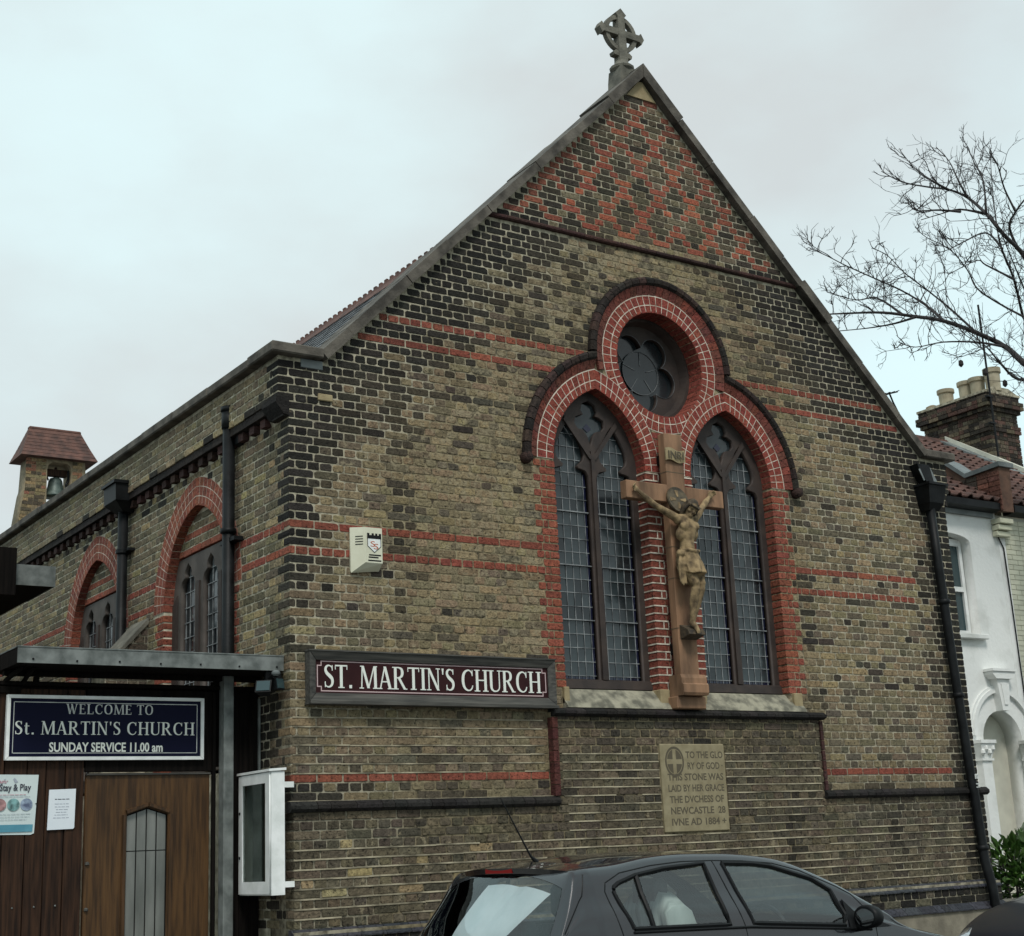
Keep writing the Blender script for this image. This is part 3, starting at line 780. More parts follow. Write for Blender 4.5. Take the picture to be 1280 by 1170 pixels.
for ax, sd in ((AX[0], -1), (AX[1], 1)):
    n = 13
    for k in range(n):
        t0, t1 = k / n + 0.003, (k + 1) / n - 0.003
        hood_piece((arcp(ax, 0.845, sd, t0), arcp(ax, 0.93, sd, t0), arcp(ax, 0.93, sd, t1), arcp(ax, 0.845, sd, t1)))
    m1 = MB(); cx = ax + sd * 0.9
    m1.tube([(cx, -0.075, 4.10), (cx, -0.03, 4.10), (cx, 0.01, 4.10)], [0.05, 0.058, 0.058], 12, (0.04, 0.022, 0.018, 0.0))
    m1.build('hood_stop', M['brick'], church, smooth=True)
n = 27
for k in range(n):
    t0 = math.pi * k / n + 0.004 - 0.02; t1 = math.pi * (k + 1) / n - 0.004 + (0.02 if k == n - 1 else -0.02 if k == 0 else 0)
    t0 = math.pi * k / n + 0.004; t1 = math.pi * (k + 1) / n - 0.004
    cs = lambda r, t: (RC[0] + r * math.cos(t), RC[1] + r * math.sin(t))
    hood_piece((cs(0.845, t0), cs(0.93, t0), cs(0.93, t1), cs(0.845, t1)))

# --- string courses, drip course, plinth: one piece per brick
def roll(name, a, bb, z, hh, y0, proud, pitch, colf, mat='brick', top_slope=0.6):
    x = a
    while x < bb - 0.01:
        n = min(bb, x + pitch * rb.choice((1, 1, 1, 2)))
        if bb - n < 0.05: n = bb
        sec = ((0.02, hh / 2), (-proud * 0.55, hh / 2), (-proud, hh * 0.12), (-proud, -hh * 0.22), (-proud * 0.6, -hh / 2), (0.02, -hh / 2))
        jz = rb.uniform(-0.002, 0.002)
        A = [(x + 0.003, y0 + d, z + q + jz) for d, q in sec]; B = [(n - 0.003, y0 + d, z + q + jz) for d, q in sec]; m = len(sec)
        m1 = MB(); m1.add(A + B, [tuple(range(m)), tuple(range(2 * m - 1, m - 1, -1))] + [(k, k + m, (k + 1) % m + m, (k + 1) % m) for k in range(m)], (*colf(), 0.03))
        m1.build(name, M[mat], church); x = n
dk = lambda: jit((0.018, 0.016, 0.015), 0.4)
roll('string_course_brick', -0.04, 2.60, 0.935, 0.085, -0.01, 0.085, 0.118, dk)
roll('string_course_brick', 5.93, CW + 0.05, 0.935, 0.085, -0.01, 0.085, 0.118, dk)
roll('drip_course_brick', 2.56, 6.0, 1.722, 0.075, -0.01, 0.11, 0.118, dk)
roll('moulded_string_brick', 2.12, CW - 2.12, 6.535, 0.05, 0.0, 0.034, 0.235, lambda: jit((0.042, 0.02, 0.017), 0.4))
b = MB(); b.box(-0.03, 2.58, -0.04, -0.004, 0.979, 0.984); b.build('mortar_fillet', M['pointing'], church)
for zz in range(7):         # moulded bricks up the left edge of the panel
    z0 = 0.98 + zz * 0.1
    m1 = MB(); m1.prism([(2.552, z0), (2.612, z0), (2.612, z0 + 0.094), (2.552, z0 + 0.094)], -0.075, 0.0, P0, (*jit((0.085, 0.028, 0.024), 0.25), 0.0)); m1.build('edge_brick', M['brick'], church)
    m1 = MB(); m1.prism([(5.945, z0), (5.985, z0), (5.985, z0 + 0.094), (5.945, z0 + 0.094)], -0.062, 0.0, P0, (*jit((0.05, 0.022, 0.02), 0.25), 0.0)); m1.build('edge_brick', M['brick'], church)
def chamfer_row(zt, zb, yt, yb):
    x = -0.03
    while x < CW + 0.02:
        n = min(CW + 0.03, x + rb.choice((0.2325, 0.2325, 0.115)))
        m1 = MB(); g_ = 0.003
        sec = ((0.0, zt), (yt, zt), (yb, zb + 0.012), (yb, zb), (0.0, zb)); m = 5
        A = [(x + g_, d, q) for d, q in sec]; B = [(n - g_, d, q) for d, q in sec]
        m1.add(A + B, [tuple(range(m)), tuple(range(2 * m - 1, m - 1, -1))] + [(k, k + m, (k + 1) % m + m, (k + 1) % m) for k in range(m)], (*jit((0.04, 0.042, 0.05), 0.25), 0.0))
        m1.build('plinth_brick', M['brick'], church); x = n
chamfer_row(-0.002, -0.076, -0.052, -0.125)
chamfer_row(-0.226, -0.3, -0.112, -0.19)
# flank corbel table
for k in range(40):
    y = 0.35 + k * 0.235
    m1 = MB(); m1.box(-0.055, 0.02, y, y + 0.105, 4.19, 4.262, (*jit((0.05, 0.026, 0.022), 0.35), 0.0)); m1.build('dentil_brick', M['brick'], church)
x = 0.3
while x < 9.6:
    n = x + 0.23; m1 = MB(); m1.box(-0.085, 0.02, x + 0.003, n - 0.003, 4.27, 4.367, (*jit((0.022, 0.017, 0.015), 0.35), 0.0)); m1.build('corbel_brick', M['brick'], church); x = n
m1 = MB(); m1.prism([(0.0, 4.20), (-0.05, 4.21), (-0.10, 4.27), (-0.125, 4.31), (-0.12, 4.36), (0.0, 4.368)], -0.018, 0.27, lambda a, q, d: (a, d, q), (0.014, 0.012, 0.011, 0.02)); m1.build('corbel_stone', M['brick'], church)
m1 = MB(); m1.bevbox(0.28, 0.42, -0.014, 0.04, 4.375, 4.437, 0.006); m1.build('patch_stone', M['sand'], church)
# --- copings
rc = random.Random(4)
def slope_stone(s0, s1, side, th, y0, y1, name='coping_stone', off=0.0):
    ca = 1 / math.hypot(1, SL); sa = SL * ca
    def P(s, t): return (CH - side * (s * ca) , ZA - s * sa) if t == 0 else (CH - side * (s * ca + t * sa * 1.0), ZA - s * sa + t * ca)
    p = [P(s0, 0), P(s1, 0), P(s1, th), P(s0, th)]
    if s0 == 0: p[3] = (CH, ZA + th / ca)
    m1 = MB(); m1.prism(p, y0, y1, lambda a, q, d: (a, d, q)); m1.build(name, M['coping'], church)
for side in (1, -1):
    end = 3.861 / (1 / math.hypot(1, SL)); s = 0.0; first = True
    while s < end - 0.05:
        n = min(end, s + (0.62 if first else rc.uniform(0.55, 0.95)))
        if end - n < 0.3: n = end
        slope_stone(s + (0 if first else 0.003), n - 0.003, side, 0.088 + rc.uniform(-0.006, 0.006) + (0.022 if first else 0), -0.075 - rc.uniform(0, 0.012), 0.44); s = n; first = False
    for s0 in (2.9,) if side == -1 else ():
        slope_stone(s0, s0 + 0.55, side, 0.115, -0.10, 0.40)
def kneel(x0, x1, y0, y1, z0, z1):
    m1 = MB(); m1.bevbox(x0, x1, y0, y1, z0, z1, 0.012); m1.build('coping_stone', M['coping'], church)
kneel(-0.19, 0.31, -0.085, 0.44, 4.738, 4.832)
kneel(CW - 0.31, CW + 0.19, -0.085, 0.44, 4.738, 4.832)
y = 0.443
while y < 21:
    n = y + rc.uniform(0.75, 0.95); kneel(-0.185 - rc.uniform(0, 0.008), 0.28, y, n - 0.006, 4.735, 4.825 + rc.uniform(-0.004, 0.004)); y = n
m1 = MB(); m1.bevbox(0.12, 0.33, -0.006, 0.05, 4.655, 4.735, 0.004); m1.build('kneeler_stone', M['leadgrey'], church)
m1 = MB(); m1.prism([(CH - 0.20, ZA - 0.235), (CH + 0.20, ZA - 0.235), (CH + 0.03, ZA - 0.035), (CH - 0.03, ZA - 0.035)], -0.014, 0.05, P0); m1.build('apex_stone', M['sand'], church)
# --- nave roof
b = MB(); rs = random.Random(8)
RZ = 8.15; RSL = SL
ca = 1 / math.hypot(1, RSL); sa = RSL * ca
k = 0; s = 0.0
while s < 5.35:
    y = 0.44 - (0.1 if k % 2 else 0)
    while y < 21:
        w = 0.2
        if y > 0.3:
            def P(ss, tt, yy): return (CH - ss * ca - tt * sa, yy, RZ - ss * sa + tt * ca)
            g_ = rs.uniform(0.7, 1.2); tb = 0.018 + rs.uniform(0, 0.006)
            b.hexa([P(s, 0.0, y + 0.003), P(s + 0.26, 0.004, y + 0.003), P(s + 0.26, 0.004, y + w), P(s, 0.0, y + w), P(s, 0.004, y + 0.003), P(s + 0.26, tb, y + 0.003), P(s + 0.26, tb, y + w), P(s, 0.004, y + w)], (g_, g_, g_ * 1.02, 0))
        y += w
        if y > 12 and k % 1 == 0: w = 0.2
    s += 0.2; k += 1
b.build('roof_slates', M['slate'], church, kind='stuff')
b = MB(); b.prism([(0.3, 4.2), (CH, RZ - 0.02), (CW - 0.3, 4.2)], 0.41, 20.9, lambda a, q, d: (a, d, q)); b.build('roof', M['slate'], church)
y = 0.45
while y < 20.5:
    m1 = MB(); m1.prism([(CH - 0.16, RZ - 0.12), (CH - 0.035, RZ + 0.03), (CH - 0.02, RZ + 0.075), (CH + 0.02, RZ + 0.075), (CH + 0.035, RZ + 0.03), (CH + 0.16, RZ - 0.12)], y, y + 0.15, lambda a, q, d: (a, d, q), (1, 1, 1, 0))
    m1.prism([(CH - 0.015, RZ + 0.075), (CH + 0.015, RZ + 0.075), (CH + 0.015, RZ + 0.115), (CH - 0.015, RZ + 0.115)], y + 0.04, y + 0.11, lambda a, q, d: (a, d, q), (1, 1, 1, 0))
    m1.build('ridge_tile', M['redtile'], church); y += 0.155
# --- buttress behind the porch
b = MB(); b.prism([(0.0, -0.88), (-0.42, -0.88), (-0.42, 2.45), (0.0, 2.93)], 3.28, 3.70, lambda a, q, d: (a, d, q)); b.build('buttress', M['mortar_flank'], church)
bt = bpy.data.objects['buttress']
for i in range(26, 39):
    z0, z1 = zrow(i) + 0.0058, zrow(i + 1) - 0.0058
    xw = -0.42 if z1 < 2.45 else (z1 - 2.93) * 0.875
    if xw > -0.06: continue
    x = xw
    while x < -0.02:
        n = min(0.0, x + (0.22 if i % 2 else 0.11)); m1 = MB(); m1.box(x + 0.004, n - 0.004, 3.272, 3.32, z0, z1, (*jit((0.10, 0.08, 0.06), 0.4), 0.05)); m1.build('brick', M['brick'], bt); x = n
m1 = MB(); m1.prism([(0.0, 2.96), (-0.46, 2.44), (-0.46, 2.40), (0.0, 2.90)], 3.25, 3.74, lambda a, q, d: (a, d, q)); m1.build('weathering_stone', M['stone'], bt)
# ------------------------------------------------------------------ traceried windows
rw = random.Random(21)
def pane_mesh(name, w, h, mat, t=0.004):
    b = MB(); b.box(-w / 2, w / 2, -t / 2, t / 2, -h / 2, h / 2); return b.mesh(name, mat)
PANES = {}
def pane(parent, cx, d, cz, w, h, plane, mat, tilt=0.035):
    key = (round(w, 4), round(h, 4), mat)
    if key not in PANES: PANES[key] = pane_mesh('pane', w, h, M[mat])
    o = link('pane', PANES[key], parent)
    if plane == 'front': o.location = (cx, d, cz); rz = 0
    else: o.location = (d, cx, cz); rz = RAD(90)
    o.rotation_euler = (rw.uniform(-tilt, tilt), rw.uniform(-0.004, 0.004), rz + rw.uniform(-tilt, tilt))
def mirror(pts, cx): return [(2 * cx - a, b) for a, b in reversed(pts)]
def sym(half, cx):    # half outline given as offsets (right side, bottom to top, ends on the axis)
    r = [(cx + a, b) for a, b in half]
    l = [(cx - a, b) for a, b in reversed(half) if a > 1e-6]
    return r + l
def light_half(hw, z0, zs, zc):
    return [(hw, z0), (hw, zs), (hw * 0.97, zs + 0.05), (hw * 0.84, zs + 0.095), (hw * 0.62, zs + 0.11), (hw * 0.44, zs + 0.115), (hw * 0.40, zs + 0.14), (hw * 0.55, zs + 0.165), (hw * 0.74, zs + 0.205), (hw * 0.80, zs + 0.26), (hw * 0.72, zs + 0.34), (hw * 0.52, zs + 0.43), (hw * 0.26, zs + 0.52), (0, zc)]
def big_window(ax):
    lights = [sym(light_half(0.222, 2.05, 4.0, 4.59), ax + s * 0.266) for s in (-1, 1)]
    foil = sym([(0.04, 4.46), (0.085, 4.515), (0.15, 4.525), (0.19, 4.575), (0.175, 4.64), (0.115, 4.67), (0.075, 4.675), (0.105, 4.72), (0.085, 4.785), (0.0, 4.83)], ax)
    foil = [(ax, 4.33)] + foil
    w = fill2d('window', [arch_pts(ax, 0.562, zbot=1.952)] + lights + [foil], 0.135, 0.21, P0, M['frame'], church)
    # splayed inner order: wider face bars, mullion and Y bars standing proud
    b = MB()
    b.prism([(ax - 0.034, 2.05), (ax + 0.034, 2.05), (ax + 0.022, 4.30), (ax - 0.022, 4.30)], 0.112, 0.134, P0)
    for s in (-1, 1):
        b.prism([(ax + s * 0.0, 4.235), (ax + s * 0.035, 4.215), (ax + s * 0.335, 4.59), (ax + s * 0.31, 4.635)], 0.116 + 0.002 * s, 0.134, P0)
    b.build('mullion', M['frame'], w)
    b = MB(); b.prism([(0.10, 1.962), (0.115, 2.04), (0.134, 2.052), (0.134, 1.962)], ax - 0.558, ax + 0.558, lambda a, q, d: (d, a, q)); b.build('sill_rail', M['frame'], w)
    ld = MB()
    for s in (-1, 1):
        cx = ax + s * 0.266
        cw = (0.41 - 0.064) / 4; rh = 0.132; z0 = 2.092
        for r in range(19):
            zc = z0 + rh * (r + 0.5)
            for c in range(4):
                xc = cx - 0.205 + 0.032 + cw * (c + 0.5)
                mt = 'pane'
                if (s > 0 and c >= 2 and 4 < r < 9 and rw.random() < 0.5) or rw.random() < 0.08 + 0.9 * max(0, noise.noise(Vector((xc * 3.1, zc * 2.2, 0.7)))): mt = 'pane_dark'
                if r > 14 and (abs(xc - cx) > 0.19 or zc > 4.60): continue
                pane(w, xc, 0.19, zc, cw - 0.003, rh - 0.003, 'front', mt)
        for sx in (-1, 1):
            for r in range(15): pane(w, cx + sx * (0.205 - 0.016), 0.19, z0 + rh * (r + 0.5), 0.029, rh - 0.003, 'front', 'pane_blue')
        for c in range(5): pane(w, cx - 0.16 + 0.08 * c, 0.19, 2.076, 0.074, 0.03, 'front', 'pane_blue')
        for r in range(20):
            z = z0 + rh * r; hw = 0.205 if z < 4.0 else 0.15
            if z < 4.55: ld.box(cx - hw, cx + hw, 0.180, 0.186, z - 0.003, z + 0.003)
        for c in range(5):
            x = cx - 0.205 + 0.032 + cw * c
            ld.box(x - 0.0028, x + 0.0028, 0.181, 0.1865, 2.06, 4.06 if c in (0, 4) else 4.42)
    ld.build('lead_came', M['lead'], w)
    for z in (2.62, 3.15, 3.68):
        for s in (-1, 1):
            sb = MB(); sb.box(ax + s * 0.262 - 0.21, ax + s * 0.262 + 0.21, 0.166, 0.176, z - 0.005, z + 0.005); sb.build('saddle_bar', M['lead'], w)
    pane(w, ax, 0.192, 4.57, 0.36, 0.46, 'front', 'pane')
    b = MB()
    b.prism([(ax - 0.05, 4.55), (ax, 4.51), (ax + 0.05, 4.55), (ax, 4.60)], 0.183, 0.188, P0); b.build('pane', M['pane_blue'], w)
    return w
for ax in AX: big_window(ax)
# sills of the two windows (stone, sloping out)
for x0, x1 in ((2.742, 4.0), (4.405, 5.772)):
    m1 = MB(); m1.prism([(0.2, 1.95), (0.08, 1.95), (-0.055, 1.80), (-0.075, 1.765), (0.2, 1.765)], x0, x1, lambda a, q, d: (d, a, q)); m1.build('window_sill', M['sill'], church)
    for xa, xb in ((x0, x0 + 0.06), (x1 - 0.12, x1)):
        m1 = MB(); m1.bevbox(xa + (0 if xa == x0 else 0.0), xb, -0.03, 0.19, 1.80, 1.958, 0.008); m1.build('sill_stool', M['sand'], church)
# round window
def lobes(d, r, n, a0, rin, k=120):
    out = []
    for i in range(k):
        t = 2 * math.pi * i / k; best = rin
        for j in range(n):
            a = a0 + 2 * math.pi * j / n; dt = t - a
            q = r * r - (d * math.sin(dt)) ** 2
            if q > 0 and math.cos(dt) > 0: best = max(best, d * math.cos(dt) + math.sqrt(q))
        out.append((RC[0] + best * math.cos(t), RC[1] + best * math.sin(t)))
    return out
circ = lambda r, k=48: [(RC[0] + r * math.cos(2 * math.pi * i / k), RC[1] + r * math.sin(2 * math.pi * i / k)) for i in range(k)]
rwin = fill2d('window', [circ(0.562), lobes(0.27, 0.168, 5, -math.pi / 2, 0.26)], 0.29, 0.36, P0, M['frame'], church)
b = MB()
for rr0, rr1, d0, d1 in ((0.50, 0.562, 0.2015, 0.289),):
    k = 48; vs = []
    for i in range(k):
        t = 2 * math.pi * i / k
        for r, d in ((rr1, d0), (rr1, d1), (rr0 + 0.03, d0), (rr0, d1)): vs.append(P0(RC[0] + r * math.cos(t), RC[1] + r * math.sin(t), d))
    b.add(vs, [(4 * i + q, 4 * ((i + 1) % k) + q, 4 * ((i + 1) % k) + p, 4 * i + p) for i in range(k) for q, p in ((0, 2), (2, 3), (3, 1))])
b.build('outer_ring', M['frame'], rwin)
for i in range(5):
    a = -math.pi / 2 + 2 * math.pi * i / 5
    pane(rwin, RC[0] + 0.30 * math.cos(a), 0.345 + 0.001 * i, RC[1] + 0.30 * math.sin(a), 0.36, 0.36, 'front', 'pane_dark', 0.03)
b = MB(); b.prism(circ(0.235, 32), 0.333, 0.338, P0); b.build('pane', M['pane_dark'], rwin)
b = MB()
for i in range(40):
    t0, t1 = 2 * math.pi * i / 40, 2 * math.pi * (i + 1) / 40
    q = lambda t, r: (RC[0] + r * math.cos(t), RC[1] + r * math.sin(t))
    b.prism([q(t0, 0.234), q(t0, 0.239), q(t1, 0.239), q(t1, 0.234)], 0.325, 0.332, P0)
    lb = lobes(0.27, 0.168, 5, -math.pi / 2, 0.26, 120)
lbi = lobes(0.27, 0.1645, 5, -math.pi / 2, 0.256, 120)
for i in range(120): b.prism([lb[i], lbi[i], lbi[(i + 1) % 120], lb[(i + 1) % 120]], 0.283, 0.2895, P0)
for i in range(5):
    a = -math.pi / 2 + 2 * math.pi * (i + 0.5) / 5
    c, s_ = math.cos(a), math.sin(a)
    b.prism([(RC[0] + 0.08 * c - 0.003 * s_, RC[1] + 0.08 * s_ + 0.003 * c), (RC[0] + 0.235 * c - 0.003 * s_, RC[1] + 0.235 * s_ + 0.003 * c), (RC[0] + 0.235 * c + 0.003 * s_, RC[1] + 0.235 * s_ - 0.003 * c), (RC[0] + 0.08 * c + 0.003 * s_, RC[1] + 0.08 * s_ - 0.003 * c)], 0.326, 0.331, P0)
b.build('lead_came', M['lead_dull'], rwin)
# flank windows
def flank_window(fa):
    LC = [fa + q for q in (0.42, -0.14, -0.66)]
    lh = lambda cx: sym([(0.185, 1.48), (0.185, 3.12), (0.18, 3.17), (0.155, 3.215), (0.12, 3.235), (0.085, 3.245), (0.08, 3.265), (0.09, 3.29), (0.075, 3.325), (0.045, 3.35), (0.0, 3.385)], cx)
    w = fill2d('window', [[(fa - 0.797, 1.35), (fa + 0.797, 1.35)] + [(fa + arch_half(2.95 + 0.49 * k / 6, 0.797, FC, FZS), 2.95 + 0.49 * k / 6) for k in range(7)] + [(fa - arch_half(3.44 - 0.49 * k / 6, 0.797, FC, FZS), 3.44 - 0.49 * k / 6) for k in range(7)]] + [lh(c) for c in LC], 0.10, 0.175, PF, M['frame_flank'], church)
    b = MB()
    for y in (fa + 0.14, fa - 0.40): b.prism([(y - 0.045, 1.45), (y + 0.045, 1.45), (y + 0.035, 3.16), (y - 0.035, 3.16)], 0.082, 0.099, PF)
    b.build('mullion', M['frame'], w, kind='stuff')
    m1 = MB(); m1.prism([(fa + 0.66, 1.45), (fa + 0.785, 1.45), (fa + 0.785, 3.0), (fa + 0.66, 3.1)], 0.085, 0.099, PF); m1.build('frame_edge', M['frame'], w)
    ld = MB()
    for q, cx in enumerate(LC):
        cw = 0.31 / 3; rh = 0.148
        for r in range(13):
            for c in range(3):
                if r > 11 and c != 1: continue
                pane(w, cx - 0.155 + cw * (c + 0.5), 0.155, 1.48 + rh * (r + 0.5), cw - 0.003, rh - 0.003, 'flank', 'pane_dark' if q == 0 or rw.random() < 0.3 else 'pane')
            ld.box(0.144, 0.151, cx - 0.185, cx + 0.185, 1.48 + rh * r - 0.004, 1.48 + rh * r + 0.004)
        for sx in (-1, 1):
            for r in range(11): pane(w, cx + sx * 0.17, 0.155, 1.48 + rh * (r + 0.5), 0.028, rh - 0.003, 'flank', 'pane_blue')
        for c in range(4): ld.box(0.145, 0.1515, cx - 0.155 + cw * c - 0.0035, cx - 0.155 + cw * c + 0.0035, 1.48, 3.1 if c in (0, 3) else 3.36)
    ld.build('lead_came', M['lead'], w)
for fa in FW: flank_window(fa)

# ------------------------------------------------------------------ foundation stone
fs = thing('foundation_stone', (4.2, -0.05, 0.6), 'pale inscribed foundation stone with wheel cross set below the crucifix', 'inscribed stone')
m1 = MB(); m1.bevbox(3.796, 4.601, -0.062, 0.02, 0.622, 1.438, 0.008); m1.build('slab', M['plaque'], fs)
cc = (3.963, 1.273)
b = MB(); k = 36; q = lambda t, r, ez=1.22: (cc[0] + r * math.cos(t), cc[1] + r * ez * math.sin(t))
for i in range(k):
    t0, t1 = 2 * math.pi * i / k, 2 * math.pi * (i + 1) / k
    b.prism([q(t0, 0.098), q(t0, 0.116), q(t1, 0.116), q(t1, 0.098)], -0.0635, -0.061, P0)
for qd in range(4):
    t0 = qd * math.pi / 2 + 0.22; t1 = (qd + 1) * math.pi / 2 - 0.22
    pts = [(cc[0] + 0.022 * (1 if qd in (0, 3) else -1), cc[1] + 0.022 * (1 if qd < 2 else -1))] + [q(t0 + (t1 - t0) * i / 8, 0.092) for i in range(9)]
    b.prism(pts, -0.0632, -0.061, P0)
b.build('wheel_cross', M['plaque_cut'], fs)
rows = [('TO THE GLO', 4.105, 4.575), ('RY OF GOD ·', 4.12, 4.565), ('THIS STONE WAS', 3.865, 4.565), ('LAID BY HER GRACE', 3.865, 4.565), ('THE DVCHESS OF', 3.872, 4.55), ('NEWCASTLE  28', 3.878, 4.56), ('IVNE AD 1884 +', 3.88, 4.56)]
for i, (tx, x0, x1) in enumerate(rows):
    poly_text(tx, x0, x1, 1.305 - 0.1035 * i, 0.064, -0.0605, P0, M['plaque_cut'], fs, depth=0.002, bold=0.028)

# ------------------------------------------------------------------ crucifix
cx_ = thing('crucifix', (4.13, -0.15, 1.74), 'wooden crucifix with carved haloed figure fixed on the pier between windows', 'crucifix')
m1 = MB(); m1.bevbox(4.008, 4.24, -0.2, -0.098, 2.08, 4.49, 0.006); m1.build('post', M['oakcross'], cx_)
m1 = MB(); m1.bevbox(3.487, 4.008, -0.2, -0.1, 3.778, 3.955, 0.006); m1.build('cross_arm', M['oakcross'], cx_)
m1 = MB(); m1.bevbox(4.24, 4.738, -0.2, -0.1, 3.778, 3.955, 0.006); m1.build('cross_arm', M['oakcross'], cx_)
b = MB()
for z in (4.09, 3.33, 3.02, 2.53): b.box(4.006, 4.242, -0.2015, -0.099, z - 0.003, z + 0.003)
b.build('joint_line', M['plaque_cut'], cx_)
b = MB(); b.box(4.06, 4.19, -0.1, 0.0, 4.2, 4.3); b.box(4.06, 4.19, -0.1, 0.0, 2.3, 2.4); b.build('wall_fixing', M['iron'], cx_)
m1 = MB(); m1.prism([(-0.04, 1.885), (-0.235, 1.885), (-0.25, 1.91), (-0.25, 1.985), (-0.225, 2.0), (-0.225, 2.05), (-0.21, 2.085), (-0.04, 2.085)], 3.985, 4.30, lambda a, q, d: (d, a, q)); m1.build('base_corbel', M['oakcross'], cx_)
m1 = MB(); m1.bevbox(3.97, 4.335, -0.16, 0.03, 1.762, 1.883, 0.01); m1.build('base_stone', M['oakcross'], cx_)
b = MB(); vs = []
for i in range(13):
    t = i / 12; x = 3.995 + 0.25 * t; yw = -0.224 - 0.008 * math.sin(t * 6.28); zo = 0.012 * math.sin(t * 6.3 + 0.4)
    for y, z in ((yw, 4.20 + zo), (yw, 4.325 + zo), (yw + 0.014, 4.325 + zo), (yw + 0.014, 4.20 + zo)): vs.append((x, y, z))
b.add(vs, [(4 * i + p, 4 * i + 4 + p, 4 * i + 4 + (p + 1) % 4, 4 * i + (p + 1) % 4) for i in range(12) for p in range(4)] + [(0, 1, 2, 3), (51, 50, 49, 48)])
tp = b.build('title_scroll', M['sand'], cx_)
poly_text('INRI', 4.02, 4.22, 4.225, 0.078, -0.234, P0, M['plaque_cut'], tp, depth=0.003, bold=0.02)
# the carved figure: one continuous body
def remeshed(build, voxel, name, mat, parent, smooth=2):
    bm = bmesh.new(); build(bm); me = bpy.data.meshes.new('tmp'); bm.to_mesh(me); bm.free()
    ob = bpy.data.objects.new('tmp', me); COL.objects.link(ob)
    md = ob.modifiers.new('r', 'REMESH'); md.mode = 'VOXEL'; md.voxel_size = voxel; md.use_smooth_shade = True
    if smooth: sm_ = ob.modifiers.new('s', 'SMOOTH'); sm_.iterations = smooth; sm_.factor = 0.5
    dg = bpy.context.evaluated_depsgraph_get(); dg.update()
    m2 = bpy.data.meshes.new_from_object(ob.evaluated_get(dg)); bpy.data.objects.remove(ob); bpy.data.meshes.remove(me)
    org = ORG[parent.name]
    for v in m2.vertices: v.co -= org
    m2.name = name; m2.materials.clear(); m2.materials.append(mat); m2.polygons.foreach_set('use_smooth', [True] * len(m2.polygons))
    return link(name, m2, parent)
def ball(bm, c, r, rot=None, seg=14):
    mt = Matrix.Translation(Vector(c)) @ (rot.to_4x4() if rot else Matrix()) @ Matrix.Diagonal((*(r if hasattr(r, '__len__') else (r, r, r)), 1))
    bmesh.ops.create_uvsphere(bm, u_segments=seg, v_segments=seg - 4, radius=1, matrix=mt)
def limb(bm, pts, rad, n=14):
    t = MB(); t.tube(pts, rad, n)
    vs = [bm.verts.new(p) for p in t.v]
    for f in t.f:
        try: bm.faces.new([vs[i] for i in f])
        except ValueError: pass
    for p, r in ((pts[0], rad[0]), (pts[-1], rad[-1])): ball(bm, p, r, seg=12)
